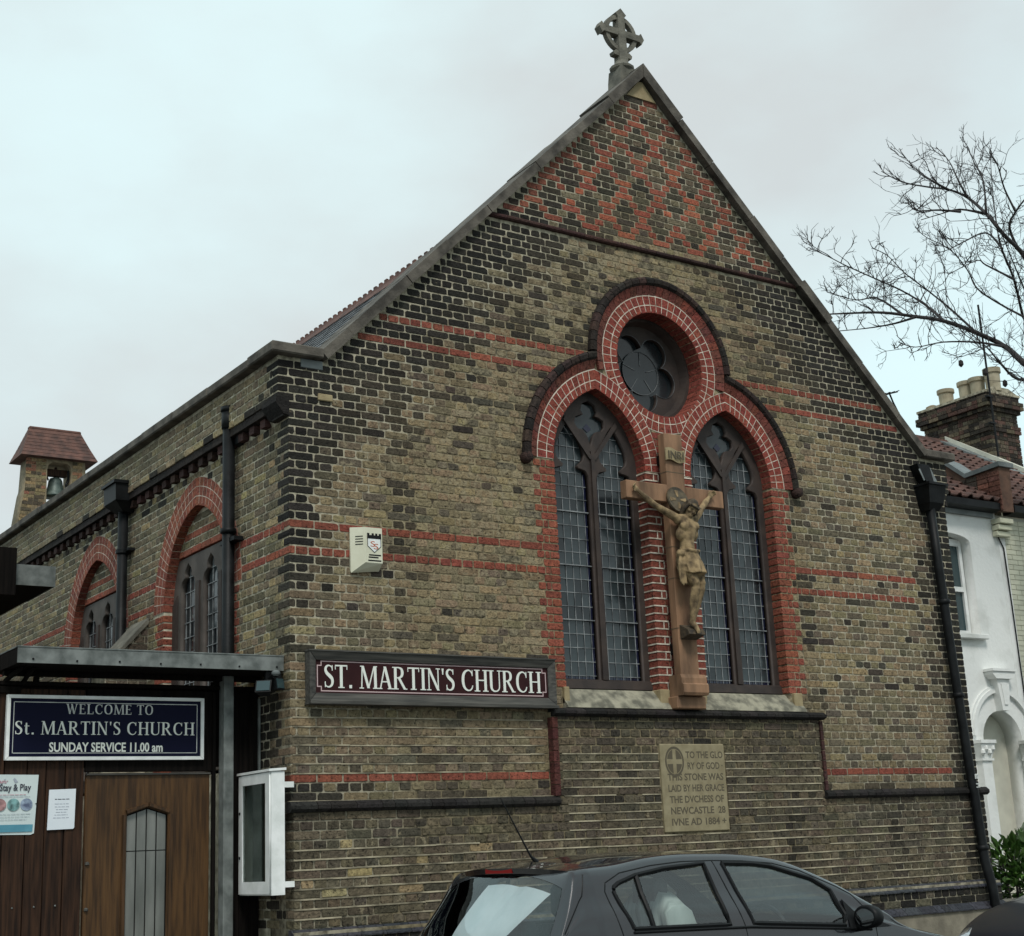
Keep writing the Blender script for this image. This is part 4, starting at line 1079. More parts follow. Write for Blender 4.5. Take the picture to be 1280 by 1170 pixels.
def body(bm):
    # torso
    limb(bm, [(4.10, -0.285, 3.16), (4.105, -0.29, 3.24), (4.11, -0.295, 3.31), (4.12, -0.30, 3.40), (4.13, -0.305, 3.49), (4.133, -0.298, 3.57)], [0.078, 0.077, 0.066, 0.078, 0.092, 0.08], 20)
    ball(bm, (4.075, -0.345, 3.51), (0.06, 0.045, 0.055)); ball(bm, (4.185, -0.345, 3.515), (0.06, 0.045, 0.055))     # chest
    ball(bm, (4.05, -0.30, 3.44), (0.05, 0.06, 0.07)); ball(bm, (4.20, -0.30, 3.45), (0.05, 0.06, 0.07))             # ribs
    ball(bm, (4.11, -0.345, 3.31), (0.055, 0.04, 0.075))                                                             # belly
    limb(bm, [(4.035, -0.29, 3.585), (4.13, -0.295, 3.60), (4.235, -0.29, 3.60)], [0.05, 0.06, 0.05])
    limb(bm, [(4.133, -0.298, 3.58), (4.14, -0.315, 3.66)], [0.045, 0.04])
    # head, sunk to the viewer's right
    rt = Matrix.Rotation(RAD(20), 3, 'Y') @ Matrix.Rotation(RAD(40), 3, 'X')
    hc = Vector((4.155, -0.36, 3.70))
    ball(bm, hc, (0.058, 0.07, 0.078), rt)
    T = lambda x, y, z: hc + rt @ Vector((x, y, z))
    ball(bm, T(0, -0.02, -0.05), (0.042, 0.05, 0.05), rt)
    limb(bm, [T(0, -0.066, 0.012), T(0, -0.083, -0.022)], [0.008, 0.013], 8)
    for s in (-1, 1):
        ball(bm, T(s * 0.024, -0.062, 0.014), (0.019, 0.012, 0.009), rt, 10); ball(bm, T(s * 0.03, -0.052, -0.02), (0.018, 0.02, 0.016), rt, 10)
        ball(bm, T(s * 0.058, 0.0, -0.01), (0.008, 0.014, 0.02), rt, 10)
    limb(bm, [T(-0.016, -0.07, -0.045), T(0.016, -0.07, -0.045)], [0.007, 0.007], 8)
    limb(bm, [T(0, -0.06, -0.06), T(0, -0.065, -0.105)], [0.03, 0.014], 10)                                          # beard
    # arms
    L1 = [(4.035, -0.29, 3.59), (3.94, -0.285, 3.632), (3.80, -0.265, 3.70), (3.775, -0.262, 3.712), (3.70, -0.245, 3.772), (3.61, -0.232, 3.842)]
    limb(bm, L1, [0.045, 0.040, 0.031, 0.031, 0.031, 0.020])
    R1 = [(4.235, -0.29, 3.60), (4.30, -0.285, 3.66), (4.395, -0.265, 3.757), (4.41, -0.262, 3.77), (4.455, -0.245, 3.812), (4.508, -0.232, 3.858)]
    limb(bm, R1, [0.045, 0.040, 0.031, 0.031, 0.031, 0.020])
    for (wx, wz), dv in (((3.61, 3.842), Vector((-0.78, 0, 0.62))), ((4.508, 3.858), Vector((0.74, 0, 0.67)))):
        w = Vector((wx, -0.228, wz)); px = Vector((-dv.z, 0, dv.x))
        rot = Matrix((dv, Vector((0, 1, 0)), px)).transposed()
        ball(bm, w + dv * 0.04, (0.036, 0.017, 0.03), rot, 12)
        for i, ln in enumerate((0.036, 0.043, 0.041, 0.032)):
            f0 = w + dv * 0.066 + px * (0.021 - 0.014 * i)
            f1 = f0 + dv * ln * 0.5 + Vector((0, -0.014, 0)); f2 = f1 + dv * ln * 0.18 + Vector((0, -0.022, 0))
            limb(bm, [f0, f1, f2], [0.0075, 0.007, 0.006], 8)
        th0 = w + dv * 0.028 + px * 0.024
        limb(bm, [th0, th0 + dv * 0.02 + px * 0.018 + Vector((0, -0.01, 0)), th0 + dv * 0.035 + px * 0.016 + Vector((0, -0.022, 0))], [0.009, 0.008, 0.006], 8)
    # legs: knees forward, feet crossed on the block
    limb(bm, [(4.06, -0.29, 3.17), (4.085, -0.345, 3.05), (4.115, -0.385, 2.94), (4.12, -0.375, 2.90), (4.115, -0.335, 2.78), (4.115, -0.305, 2.63), (4.12, -0.29, 2.585)], [0.074, 0.062, 0.045, 0.043, 0.043, 0.027, 0.026])
    limb(bm, [(4.15, -0.29, 3.17), (4.185, -0.335, 3.05), (4.205, -0.365, 2.94), (4.205, -0.355, 2.90), (4.185, -0.31, 2.78), (4.155, -0.275, 2.63), (4.145, -0.265, 2.585)], [0.074, 0.062, 0.045, 0.043, 0.043, 0.027, 0.026])
    for (ax_, ay, az), (tx, ty, tz) in (((4.12, -0.295, 2.58), (4.135, -0.345, 2.485)), ((4.148, -0.268, 2.585), (4.17, -0.31, 2.49))):
        limb(bm, [(ax_, ay + 0.012, az - 0.005), ((ax_ + tx) / 2, (ay + ty) / 2, (az + tz) / 2), (tx, ty, tz)], [0.028, 0.026, 0.019], 10)
        for i in range(5): limb(bm, [(tx - 0.017 + 0.0085 * i, ty, tz), (tx - 0.017 + 0.0085 * i, ty - 0.008, tz - 0.022)], [0.0065, 0.0055], 8)
fig = remeshed(body, 0.0075, 'figure', M['figure'], cx_, 1)
def hair(bm):
    rt = Matrix.Rotation(RAD(20), 3, 'Y') @ Matrix.Rotation(RAD(40), 3, 'X'); hc = Vector((4.155, -0.36, 3.70)); T = lambda x, y, z: hc + rt @ Vector((x, y, z))
    ball(bm, T(0, 0.014, 0.016), (0.067, 0.068, 0.074), rt)
    for s in (-1, 1):
        for k in range(3):
            limb(bm, [T(s * 0.056, -0.02 + 0.025 * k, 0.03), T(s * 0.066, -0.015 + 0.025 * k, -0.03), T(s * (0.058 - 0.004 * k), -0.01 + 0.02 * k, -0.09), T(s * 0.05, 0.0 + 0.02 * k, -0.125)], [0.017, 0.019, 0.017, 0.009], 8)
    for k in range(18):
        a, a1 = 2 * math.pi * k / 18, 2 * math.pi * (k + 1.5) / 18
        limb(bm, [T(0.069 * math.cos(a), 0.078 * math.sin(a) + 0.004, 0.034 + 0.008 * math.sin(3 * a)), T(0.069 * math.cos(a1), 0.078 * math.sin(a1) + 0.004, 0.034 - 0.008 * math.sin(3 * a))], [0.009, 0.009], 6)
        if k % 2: limb(bm, [T(0.07 * math.cos(a), 0.08 * math.sin(a), 0.036), T(0.088 * math.cos(a), 0.098 * math.sin(a), 0.05)], [0.006, 0.003], 6)
remeshed(hair, 0.006, 'hair', M['figure_dark'], fig, 0)
def cloth(bm):
    rows_, n = 13, 40; vs = []
    for i in range(rows_):
        t = i / (rows_ - 1); z = 3.285 - 0.27 * t
        row = []
        for k in range(n):
            a = 2 * math.pi * k / n
            rx = 0.098 + 0.03 * math.sin(t * 2.2) ; ry = 0.092 + 0.05 * t
            f = 1 + (0.03 + 0.07 * t) * math.sin(9 * a + 5 * t + 1.2 * math.sin(2 * a)) + 0.03 * math.sin(17 * a - 8 * t)
            zz = z - (0.05 * math.cos(a - 0.5) * t) - 0.03 * t * math.sin(2 * a)
            row.append(bm.verts.new((4.112 + 0.02 * t + rx * f * math.cos(a), -0.292 - 0.035 * t + ry * f * math.sin(a), zz)))
        vs.append(row)
    for i in range(rows_ - 1):
        for k in range(n): bm.faces.new((vs[i][k], vs[i][(k + 1) % n], vs[i + 1][(k + 1) % n], vs[i + 1][k]))
    bm.faces.new(vs[0]); bm.faces.new(list(reversed(vs[-1])))
    limb(bm, [(4.01, -0.29, 3.25), (4.06, -0.385, 3.27), (4.13, -0.40, 3.255), (4.21, -0.36, 3.27), (4.215, -0.28, 3.28)], [0.016, 0.02, 0.018, 0.016, 0.012], 8)
    ball(bm, (4.0, -0.335, 3.235), (0.045, 0.04, 0.035))
    for k in range(5):     # hanging end at the hip
        x = 3.962 + 0.016 * k
        limb(bm, [(3.99 + 0.006 * k, -0.335, 3.22), (x - 0.008, -0.35 - 0.012 * (k % 2), 3.13), (x, -0.345 + 0.01 * (k % 2), 3.02 - 0.02 * k), (x + 0.003, -0.345, 2.955 - 0.015 * (k % 3))], [0.017, 0.015, 0.014, 0.01], 8)
remeshed(cloth, 0.0075, 'loincloth', M['figure'], fig, 0)
b = MB(); vs = []; k = 28
rth = Matrix.Rotation(RAD(-14), 3, 'X')
hcn = Vector((4.095, -0.235, 3.80))
for i in range(k):
    a = 2 * math.pi * i / k
    for r, d in ((0.105, 0.012), (0.105, -0.008), (0.128, -0.014), (0.132, 0.0), (0.128, 0.014)): vs.append(hcn + rth @ Vector((r * math.cos(a), d, r * 1.08 * math.sin(a))))
b.add(vs, [(5 * i + p, 5 * ((i + 1) % k) + p, 5 * ((i + 1) % k) + (p + 1) % 5, 5 * i + (p + 1) % 5) for i in range(k) for p in range(5)] + [tuple(5 * i for i in range(k)), tuple(5 * i + 1 for i in reversed(range(k)))])
hl = b.build('halo', M['halo'], cx_)
b = MB()
for s in (0, 90, 180, 270):
    a = RAD(s + 90); u = Vector((math.cos(a), 0, math.sin(a))); v_ = Vector((-math.sin(a), 0, math.cos(a)))
    b.add([hcn + rth @ (u * q + v_ * w + Vector((0, d, 0))) for d in (-0.0125, -0.008) for q, w in ((0.03, -0.008), (0.10, -0.022), (0.10, 0.022), (0.03, 0.008))], [(0, 1, 2, 3), (7, 6, 5, 4), (0, 4, 5, 1), (1, 5, 6, 2), (2, 6, 7, 3), (3, 7, 4, 0)])
b.build('halo_cross', M['figure'], hl)
m1 = MB(); m1.prism([(-0.2, 2.42), (-0.2, 2.56), (-0.32, 2.50), (-0.335, 2.455)], 4.03, 4.235, lambda a, q, d: (d, a, q)); m1.build('foot_block', M['figure_dark'], cx_)

# ------------------------------------------------------------------ gable cross
gc = thing('gable_cross', (CH, 0.28, 8.6), 'small grey stone wheel cross standing on the gable apex', 'stone cross')
def gcp(name, f):
    b = MB(); f(b); return b.build(name, M['stone'], gc)
gz = 9.255; gy0, gy1 = 0.23, 0.33
PX = lambda a, q, d: (a, d, q)
def gbase(b):
    b.prism([(CH - 0.13, 8.5), (CH + 0.13, 8.5), (CH + 0.12, 8.66), (CH + 0.10, 8.80), (CH - 0.10, 8.80), (CH - 0.12, 8.66)], 0.17, 0.39, PX)
    b.lathe((CH, 0.28, 8.78), [(0.11, 0), (0.135, 0.025), (0.14, 0.05), (0.09, 0.09), (0.07, 0.13)], 12)
gcp('base', gbase)
def gshaft(b):
    b.prism([(CH - 0.06, 8.88), (CH + 0.06, 8.88), (CH + 0.045, 9.45), (CH - 0.045, 9.45)], gy0, gy1, PX)
    b.prism([(CH - 0.045, 9.45), (CH + 0.045, 9.45), (CH + 0.075, 9.49), (CH, 9.56), (CH - 0.075, 9.49)], gy0, gy1, PX)
    for s in (-1, 1): b.prism([(CH + s * 0.05, 8.96), (CH + s * 0.12, 8.965), (CH + s * 0.13, 9.0), (CH + s * 0.09, 9.03), (CH + s * 0.05, 9.025)], gy0 + 0.01, gy1 - 0.01, PX)
gcp('shaft', gshaft)
for s in (-1, 1):
    gcp('cross_arm', lambda b: b.prism([(CH + s * 0.045, gz - 0.04), (CH + s * 0.25, gz - 0.04), (CH + s * 0.275, gz - 0.07), (CH + s * 0.315, gz), (CH + s * 0.275, gz + 0.07), (CH + s * 0.25, gz + 0.04), (CH + s * 0.045, gz + 0.04)], gy0 + 0.004, gy1 - 0.004, PX))
def gring(b):
    k = 32
    for i in range(k):
        t0, t1 = 2 * math.pi * i / k, 2 * math.pi * (i + 1) / k
        q = lambda t, r: (CH + r * math.cos(t), gz + r * math.sin(t))
        b.prism([q(t0, 0.172), q(t0, 0.222), q(t1, 0.222), q(t1, 0.172)], gy0 + 0.02, gy1 - 0.02, PX)
gcp('ring', gring)

# ------------------------------------------------------------------ downpipes
def pipe_coll(b, x, y, z, r): b.lathe((x, y, z), [(r, 0), (r + 0.014, 0.006), (r + 0.014, 0.045), (r, 0.05)], 14)
dp = thing('downpipe', (-0.075, 1.09, -0.88), 'tall black iron downpipe without hopper, in front of nearer flank window', 'downpipe', 'black iron rainwater pipes')
b = MB(); b.tube([(-0.075, 1.09, -0.88), (-0.075, 1.09, 4.40)], 0.056, 14); b.build('pipe', M['iron'], dp, smooth=True)
b = MB(); pipe_coll(b, -0.075, 1.09, 3.38, 0.058); b.build('collar', M['iron'], dp, smooth=True); b = MB(); b.tube([(-0.075, 1.09, 4.36), (-0.075, 1.09, 4.52)], [0.067, 0.067], 14); b.tube([(-0.075, 1.09, 4.521), (-0.075, 1.09, 4.565)], [0.076, 0.076], 14); b.build('socket', M['iron'], dp, smooth=True)
b = MB(); b.prism([(-0.075, 4.50), (-0.02, 4.47), (0.0, 4.30), (0.0, 4.18), (-0.04, 4.2), (-0.06, 4.4)], 0.93, 1.04, lambda a, q, d: (a, d, q)); b.box(-0.09, 0.0, 0.98, 1.06, 4.36, 4.5); b.build('outlet', M['iron'], dp)
b = MB(); b.box(-0.09, 0.01, 0.93, 1.25, 3.30, 3.335); b.build('bracket', M['iron'], dp)
dp = thing('downpipe', (-0.075, 3.85, -0.88), 'black downpipe with square hopper head between the two flank windows', 'downpipe', 'black iron rainwater pipes')
b = MB(); b.tube([(-0.08, 3.85, -0.88), (-0.08, 3.85, 4.2)], 0.055, 14); b.build('pipe', M['iron'], dp, smooth=True)
b = MB()
hp = lambda z, s: [(-0.24 * s - 0.0, 3.85 - 0.19 * s, z), (0.0, 3.85 - 0.19 * s, z), (0.0, 3.85 + 0.19 * s, z), (-0.24 * s, 3.85 + 0.19 * s, z)]
b.hexa(hp(4.16, 0.5) + hp(4.26, 0.95)); b.hexa(hp(4.262, 0.95) + hp(4.44, 0.98)); b.hexa(hp(4.442, 1.08) + hp(4.475, 1.08)); b.build('hopper', M['iron'], dp)
b = MB(); b.add([(-0.255, 3.66, 4.478), (0.0, 3.66, 4.478), (0.0, 4.04, 4.478), (-0.255, 4.04, 4.478), (-0.13, 3.85, 4.52)], [(0, 1, 4), (1, 2, 4), (2, 3, 4), (3, 0, 4), (3, 2, 1, 0)]); b.build('lead_lid', M['leadgrey'], dp)
b = MB(); pipe_coll(b, -0.08, 3.85, 3.72, 0.057); b.box(-0.07, 0.01, 3.70, 4.0, 3.74, 3.77); b.build('collar', M['iron'], dp, smooth=False)
dp = thing('downpipe', (8.1, -0.08, -0.5), 'black downpipe with hopper head at the street front beside white house', 'downpipe', 'black iron rainwater pipes')
b = MB(); b.tube([(8.035, -0.085, 4.12), (8.06, -0.085, 3.4), (8.11, -0.085, 2.3), (8.155, -0.10, 1.15), (8.165, -0.115, 0.9), (8.17, -0.14, 0.2), (8.175, -0.20, -0.1), (8.18, -0.22, -0.88)], 0.052, 14); b.build('pipe', M['iron'], dp, smooth=True)
b = MB()
hx = lambda z, s: [(8.05 - 0.15 * s, -0.22 * s, z), (8.05 + 0.15 * s, -0.22 * s, z), (8.05 + 0.15 * s, 0.0, z), (8.05 - 0.15 * s, 0.0, z)]
b.hexa(hx(4.08, 0.55) + hx(4.16, 0.8)); b.hexa(hx(4.162, 0.8) + hx(4.36, 0.98)); b.hexa(hx(4.362, 1.08) + hx(4.39, 1.08)); b.build('hopper', M['iron'], dp)
b = MB(); b.prism([(7.86, 4.62), (8.06, 4.62), (8.12, 4.40), (8.0, 4.40), (7.90, 4.52)], -0.12, -0.002, P0); b.build('outlet', M['iron'], dp)
b = MB(); b.prism([(8.068, 4.61), (8.10, 4.60), (8.19, 4.45), (8.19, 4.405), (8.12, 4.405)], -0.1, -0.003, P0); b.prism([(7.86, 4.55), (7.885, 4.56), (7.95, 4.43), (7.93, 4.42)], -0.13, -0.125, P0); b.build('lead_lining', M['leadgrey'], dp)
for z, x in ((3.0, 8.078), (1.95, 8.125), (0.30, 8.17)):
    b = MB(); b.lathe((x, -0.09 if z > 1 else -0.13, z), [(0.052, 0), (0.066, 0.006), (0.066, 0.05), (0.052, 0.056)], 14); b.build('collar', M['iron'], dp, smooth=True)
b = MB()
for (x, z, w, h) in ((8.135, 1.10, 0.06, 0.012), (8.135, 1.06, 0.012, 0.04), (8.16, 1.06, 0.012, 0.04), (8.185, 1.06, 0.012, 0.04), (8.14, 1.0, 0.055, 0.012), (8.14, 0.965, 0.055, 0.012), (8.17, 0.965, 0.012, 0.04)): b.box(x, x + w, -0.178, -0.172, z, z + h)
b.build('paint_marks', M['letter2'], dp)

# ------------------------------------------------------------------ alarm box
al = thing('alarm_box', (0.68, 0, 2.86), 'cream burglar alarm box with shield emblem on the front wall', 'alarm box')
b = MB()
b.add([(0.565, 0.0, 2.90), (0.83, 0.0, 2.90), (0.83, 0.0, 3.26), (0.565, 0.0, 3.26), (0.565, -0.02, 2.87), (0.835, -0.02, 2.90), (0.835, -0.02, 3.265), (0.56, -0.02, 3.265),
       (0.665, -0.10, 2.955), (0.83, -0.10, 2.955), (0.83, -0.10, 3.262), (0.665, -0.10, 3.262)],
      [(0, 1, 2, 3), (0, 4, 5, 1), (1, 5, 6, 2), (2, 6, 7, 3), (3, 7, 4, 0), (4, 8, 9, 5), (5, 9, 10, 6), (6, 10, 11, 7), (7, 11, 8, 4), (8, 11, 10, 9)])
M['alarm'] = mat_noise('cream_plastic', (0.56, 0.55, 0.42), (0.64, 0.63, 0.5), 5, 0.5)
b.build('case', M['alarm'], al)
def onface(a, q, d): return (0.56 + a * 0.105, -0.0215 - a * 0.08 - d, q)
b = MB()
for k in range(4): b.prism([(0.34, 3.18 - k * 0.023), (0.84, 3.18 - k * 0.023), (0.84, 3.187 - k * 0.023), (0.34, 3.187 - k * 0.023)], 0.0, 0.002, lambda a, q, d: onface(a, q, d)); 
b.build('vent_slot', M['black'], al)
AF = FRONT(-0.10)
b = MB(); b.prism([(0.687, 3.19), (0.815, 3.19), (0.815, 3.10), (0.752, 3.045), (0.687, 3.10)], -0.0015, 0.0, AF); b.build('shield', M['white_paint'], al)
b = MB()
for s in ((0.683, 3.165, 0.819, 3.195), (0.683, 3.195, 0.705, 3.212), (0.728, 3.195, 0.748, 3.212), (0.762, 3.195, 0.782, 3.212), (0.797, 3.195, 0.819, 3.212)): b.box(s[0], s[2], -0.1035, -0.1018, s[1], s[3])
for p, q_ in (((0.687, 3.17), (0.687, 3.10)), ((0.815, 3.17), (0.815, 3.10)), ((0.687, 3.10), (0.752, 3.045)), ((0.752, 3.045), (0.815, 3.10))): b.tube([(p[0], -0.1025, p[1]), (q_[0], -0.1025, q_[1])], 0.0025, 5)
for i, (w0, w1) in enumerate(((0.70, 0.815), (0.695, 0.79), (0.69, 0.818))): b.box(w0, w1, -0.1015, -0.1003, 3.02 - i * 0.02 - 0.004 - (0.008 if i == 2 else 0), 3.028 - i * 0.02 - (0.008 if i == 2 else 0))
b.build('emblem', M['black'], al)
M['emblemred'] = mat_flat('emblem_red', (0.45, 0.12, 0.06), 0.5)
poly_text('S', 0.715, 0.76, 3.095, 0.05, -0.1018, P0, M['emblemred'], al, name='emblem_letter', depth=0.001)
poly_text('S', 0.745, 0.79, 3.075, 0.05, -0.1024, P0, M['emblemred'], al, name='emblem_letter', depth=0.001)
# ------------------------------------------------------------------ hand-drawn roman capitals (cap height 1)
def ln(x0, y0, x1, y1, w): return ('l', x0, y0, x1, y1, w)
def cv(pts): return ('c', pts)
def sf(x, y, w, h=0.045): return ('r', x - w / 2, y, x + w / 2, y + h)
def stem(x, w, s=0.34): return [ln(x, 0, x, 1, w), sf(x, 0, s), sf(x, 0.955, s)]
GL = {
 'I': (0.40, stem(0.20, 0.15, 0.34)),
 'T': (0.74, [ln(0.37, 0, 0.37, 0.97, 0.15), sf(0.37, 0, 0.34), ('r', 0.03, 0.94, 0.71, 1.0), ('r', 0.03, 0.80, 0.065, 0.95), ('r', 0.675, 0.80, 0.71, 0.95)]),
 'H': (0.88, stem(0.18, 0.15) + stem(0.70, 0.15) + [('r', 0.2, 0.49, 0.68, 0.545)]),
 'N': (0.86, [ln(0.15, 0, 0.15, 1, 0.06), sf(0.15, 0, 0.25), sf(0.10, 0.955, 0.2), ln(0.14, 1, 0.70, 0, 0.15), ln(0.70, 0, 0.70, 1, 0.06), sf(0.70, 0.955, 0.25)]),
 'M': (1.06, [ln(0.13, 0, 0.17, 1, 0.06), sf(0.13, 0, 0.24), sf(0.14, 0.955, 0.18), ln(0.19, 1, 0.52, 0.02, 0.14), ln(0.52, 0.02, 0.85, 1, 0.06), ln(0.90, 1, 0.92, 0, 0.15), sf(0.92, 0, 0.30), sf(0.92, 0.955, 0.2)]),
 'A': (0.84, [ln(0.13, 0, 0.40, 1, 0.065), ln(0.40, 1, 0.70, 0, 0.15), sf(0.12, 0, 0.24), sf(0.70, 0, 0.28), ('r', 0.24, 0.30, 0.60, 0.35)]),
 'R': (0.86, stem(0.17, 0.15) + [cv([(0.17, 0.97, 0.055), (0.38, 0.97, 0.06), (0.53, 0.90, 0.12), (0.575, 0.75, 0.15), (0.53, 0.60, 0.12), (0.38, 0.525, 0.06), (0.2, 0.52, 0.05)]), ln(0.36, 0.53, 0.72, 0.0, 0.15), sf(0.75, 0, 0.2)]),
 'S': (0.62, [cv([(0.50, 0.78, 0.04), (0.46, 0.90, 0.05), (0.31, 0.965, 0.06), (0.17, 0.91, 0.10), (0.125, 0.77, 0.13), (0.20, 0.63, 0.15), (0.34, 0.52, 0.16), (0.47, 0.40, 0.15), (0.50, 0.24, 0.13), (0.44, 0.10, 0.10), (0.29, 0.035, 0.06), (0.14, 0.09, 0.05), (0.09, 0.25, 0.04)]), ('r', 0.475, 0.74, 0.515, 0.98), ('r', 0.085, 0.02, 0.125, 0.27)]),
 'C': (0.84, [cv([(0.72, 0.72, 0.04), (0.66, 0.88, 0.06), (0.50, 0.965, 0.06), (0.31, 0.91, 0.10), (0.18, 0.75, 0.14), (0.14, 0.5, 0.155), (0.18, 0.25, 0.14), (0.31, 0.09, 0.10), (0.50, 0.035, 0.06), (0.66, 0.11, 0.06), (0.74, 0.27, 0.04)]), ('r', 0.70, 0.70, 0.74, 0.98)]),
 'O': (0.92, [cv([(0.45, 0.965, 0.06), (0.29, 0.92, 0.10), (0.165, 0.75, 0.14), (0.135, 0.5, 0.155), (0.165, 0.25, 0.14), (0.29, 0.08, 0.10), (0.45, 0.035, 0.06), (0.61, 0.08, 0.10), (0.735, 0.25, 0.14), (0.765, 0.5, 0.155), (0.735, 0.75, 0.14), (0.61, 0.92, 0.10), (0.45, 0.965, 0.06)])]),
 'U': (0.86, [ln(0.18, 0.28, 0.18, 1, 0.15), sf(0.18, 0.955, 0.34), ln(0.70, 0.28, 0.70, 1, 0.06), sf(0.70, 0.955, 0.25), cv([(0.18, 0.32, 0.15), (0.20, 0.16, 0.13), (0.30, 0.06, 0.09), (0.43, 0.03, 0.06), (0.58, 0.06, 0.06), (0.68, 0.16, 0.06), (0.70, 0.32, 0.06)])]),
 'W': (1.18, [ln(0.16, 1, 0.40, 0, 0.14), ln(0.40, 0, 0.60, 0.95, 0.06), ln(0.56, 1, 0.80, 0, 0.14), ln(0.80, 0, 1.04, 1, 0.06), sf(0.15, 0.955, 0.28), sf(1.04, 0.955, 0.24)]),
 'E': (0.72, [ln(0.18, 0, 0.18, 1, 0.15), sf(0.18, 0, 0.3), sf(0.18, 0.955, 0.3), ('r', 0.2, 0.95, 0.60, 1.0), ('r', 0.2, 0.0, 0.64, 0.05), ('r', 0.2, 0.49, 0.5, 0.54), ('r', 0.57, 0.80, 0.605, 0.97), ('r', 0.60, 0.03, 0.64, 0.22), ('r', 0.47, 0.42, 0.5, 0.61)]),
 'L': (0.70, [ln(0.18, 0, 0.18, 1, 0.15), sf(0.18, 0, 0.3), sf(0.18, 0.955, 0.34), ('r', 0.2, 0.0, 0.64, 0.05), ('r', 0.60, 0.03, 0.64, 0.24)]),
 't': (0.46, [cv([(0.19, 0.86, 0.10), (0.19, 0.5, 0.14), (0.19, 0.2, 0.14), (0.23, 0.06, 0.10), (0.32, 0.03, 0.06), (0.41, 0.09, 0.04)]), ('r', 0.05, 0.60, 0.40, 0.655)]),
 '.': (0.30, [('r', 0.08, 0.0, 0.22, 0.14)]), "'": (0.26, [('p', [(0.07, 1.0), (0.19, 1.0), (0.155, 0.72), (0.11, 0.72)])]), ' ': (0.34, []),
}
def crm(pts, n=5):
    out = []
    for i in range(len(pts) - 1):
        p0, p1, p2, p3 = pts[max(i - 1, 0)], pts[i], pts[i + 1], pts[min(i + 2, len(pts) - 1)]
        for k in range(n):
            t = k / n
            out.append(tuple(0.5 * ((2 * b) + (-a + c) * t + (2 * a - 5 * b + 4 * c - d) * t * t + (-a + 3 * b - 3 * c + d) * t ** 3) for a, b, c, d in zip(p0, p1, p2, p3)))
    return out + [pts[-1]]
def roman(text, x0, x1, zb, h, d0, mp, mat, parent, depth=0.004, track=0.0, dot_gap=0.0):
    adv = sum(GL[c][0] + track for c in text) - track
    sx = (x1 - x0) / adv; x = 0.0; lift = 0
    for ch in text:
        a, parts = GL[ch]; b = MB()
        for pt in parts:
            lift = (lift + 1) % 7; dd = depth + lift * 0.00012
            T = lambda px, py: (x0 + (x + px) * sx, zb + py * h)
            if pt[0] == 'l':
                _, ax, ay, bx, by, w = pt
                if ax == bx: q = [(ax - w / 2, ay), (ax + w / 2, ay), (bx + w / 2, by), (bx - w / 2, by)]
                else: q = [(ax - w / 2, ay), (ax + w / 2, ay), (bx + w / 2, by), (bx - w / 2, by)]
                b.prism([T(*p) for p in q], d0 - dd, d0, mp)
            elif pt[0] == 'r':
                _, ax, ay, bx, by = pt; b.prism([T(ax, ay), T(bx, ay), T(bx, by), T(ax, by)], d0 - dd, d0, mp)
            elif pt[0] == 'p': b.prism([T(*p) for p in pt[1]], d0 - dd, d0, mp)
            else:
                cp = crm(pt[1]); vs = []
                for i, (px, py, w) in enumerate(cp):
                    nx = cp[min(i + 1, len(cp) - 1)]; pv_ = cp[max(i - 1, 0)]
                    tx, ty = nx[0] - pv_[0], nx[1] - pv_[1]; l_ = math.hypot(tx, ty) or 1
                    ox, oy = -ty / l_ * w / 2, tx / l_ * w / 2
                    l0, l1 = T(px + ox, py + oy), T(px - ox, py - oy)
                    vs += [mp(*l0, d0 - dd), mp(*l1, d0 - dd), mp(*l0, d0), mp(*l1, d0)]
                m = len(cp)
                b.add(vs, [(4 * i + p, 4 * i + 4 + p, 4 * i + 4 + q, 4 * i + q) for i in range(m - 1) for p, q in ((0, 1), (1, 3), (3, 2), (2, 0))] + [(0, 1, 3, 2), (4 * m - 4, 4 * m - 2, 4 * m - 1, 4 * m - 3)])
        x += a + track
        if b.v: b.build('letter', mat, parent, kind='stuff' if h < 0.05 else None)
def frame4(name, x0, x1, z0, z1, w, d0, d1, mp, mat, parent, inner_drop=0.0):
    b = MB()
    for q in ([(x0, z1), (x0 + w, z1 - w), (x1 - w, z1 - w), (x1, z1)], [(x0, z0), (x1, z0), (x1 - w, z0 + w), (x0 + w, z0 + w)], [(x0, z0), (x0 + w, z0 + w), (x0 + w, z1 - w), (x0, z1)], [(x1, z0), (x1, z1), (x1 - w, z1 - w), (x1 - w, z0 + w)]):
        m_ = MB(); c = [(sum(p[0] for p in q) / 4, sum(p[1] for p in q) / 4)][0]
        q2 = [(p[0] + (c[0] - p[0]) * 0.004, p[1] + (c[1] - p[1]) * 0.004) for p in q]
        di = [d0 + (inner_drop if (x0 + w / 2 < p[0] < x1 - w / 2 and z0 + w / 2 < p[1] < z1 - w / 2) else 0) for p in q]
        n = 4; vs = [mp(p[0], p[1], dd) for p, dd in zip(q2, di)] + [mp(p[0], p[1], d1) for p in q2]
        b.add(vs, VF)
    return b.build(name, mat, parent)

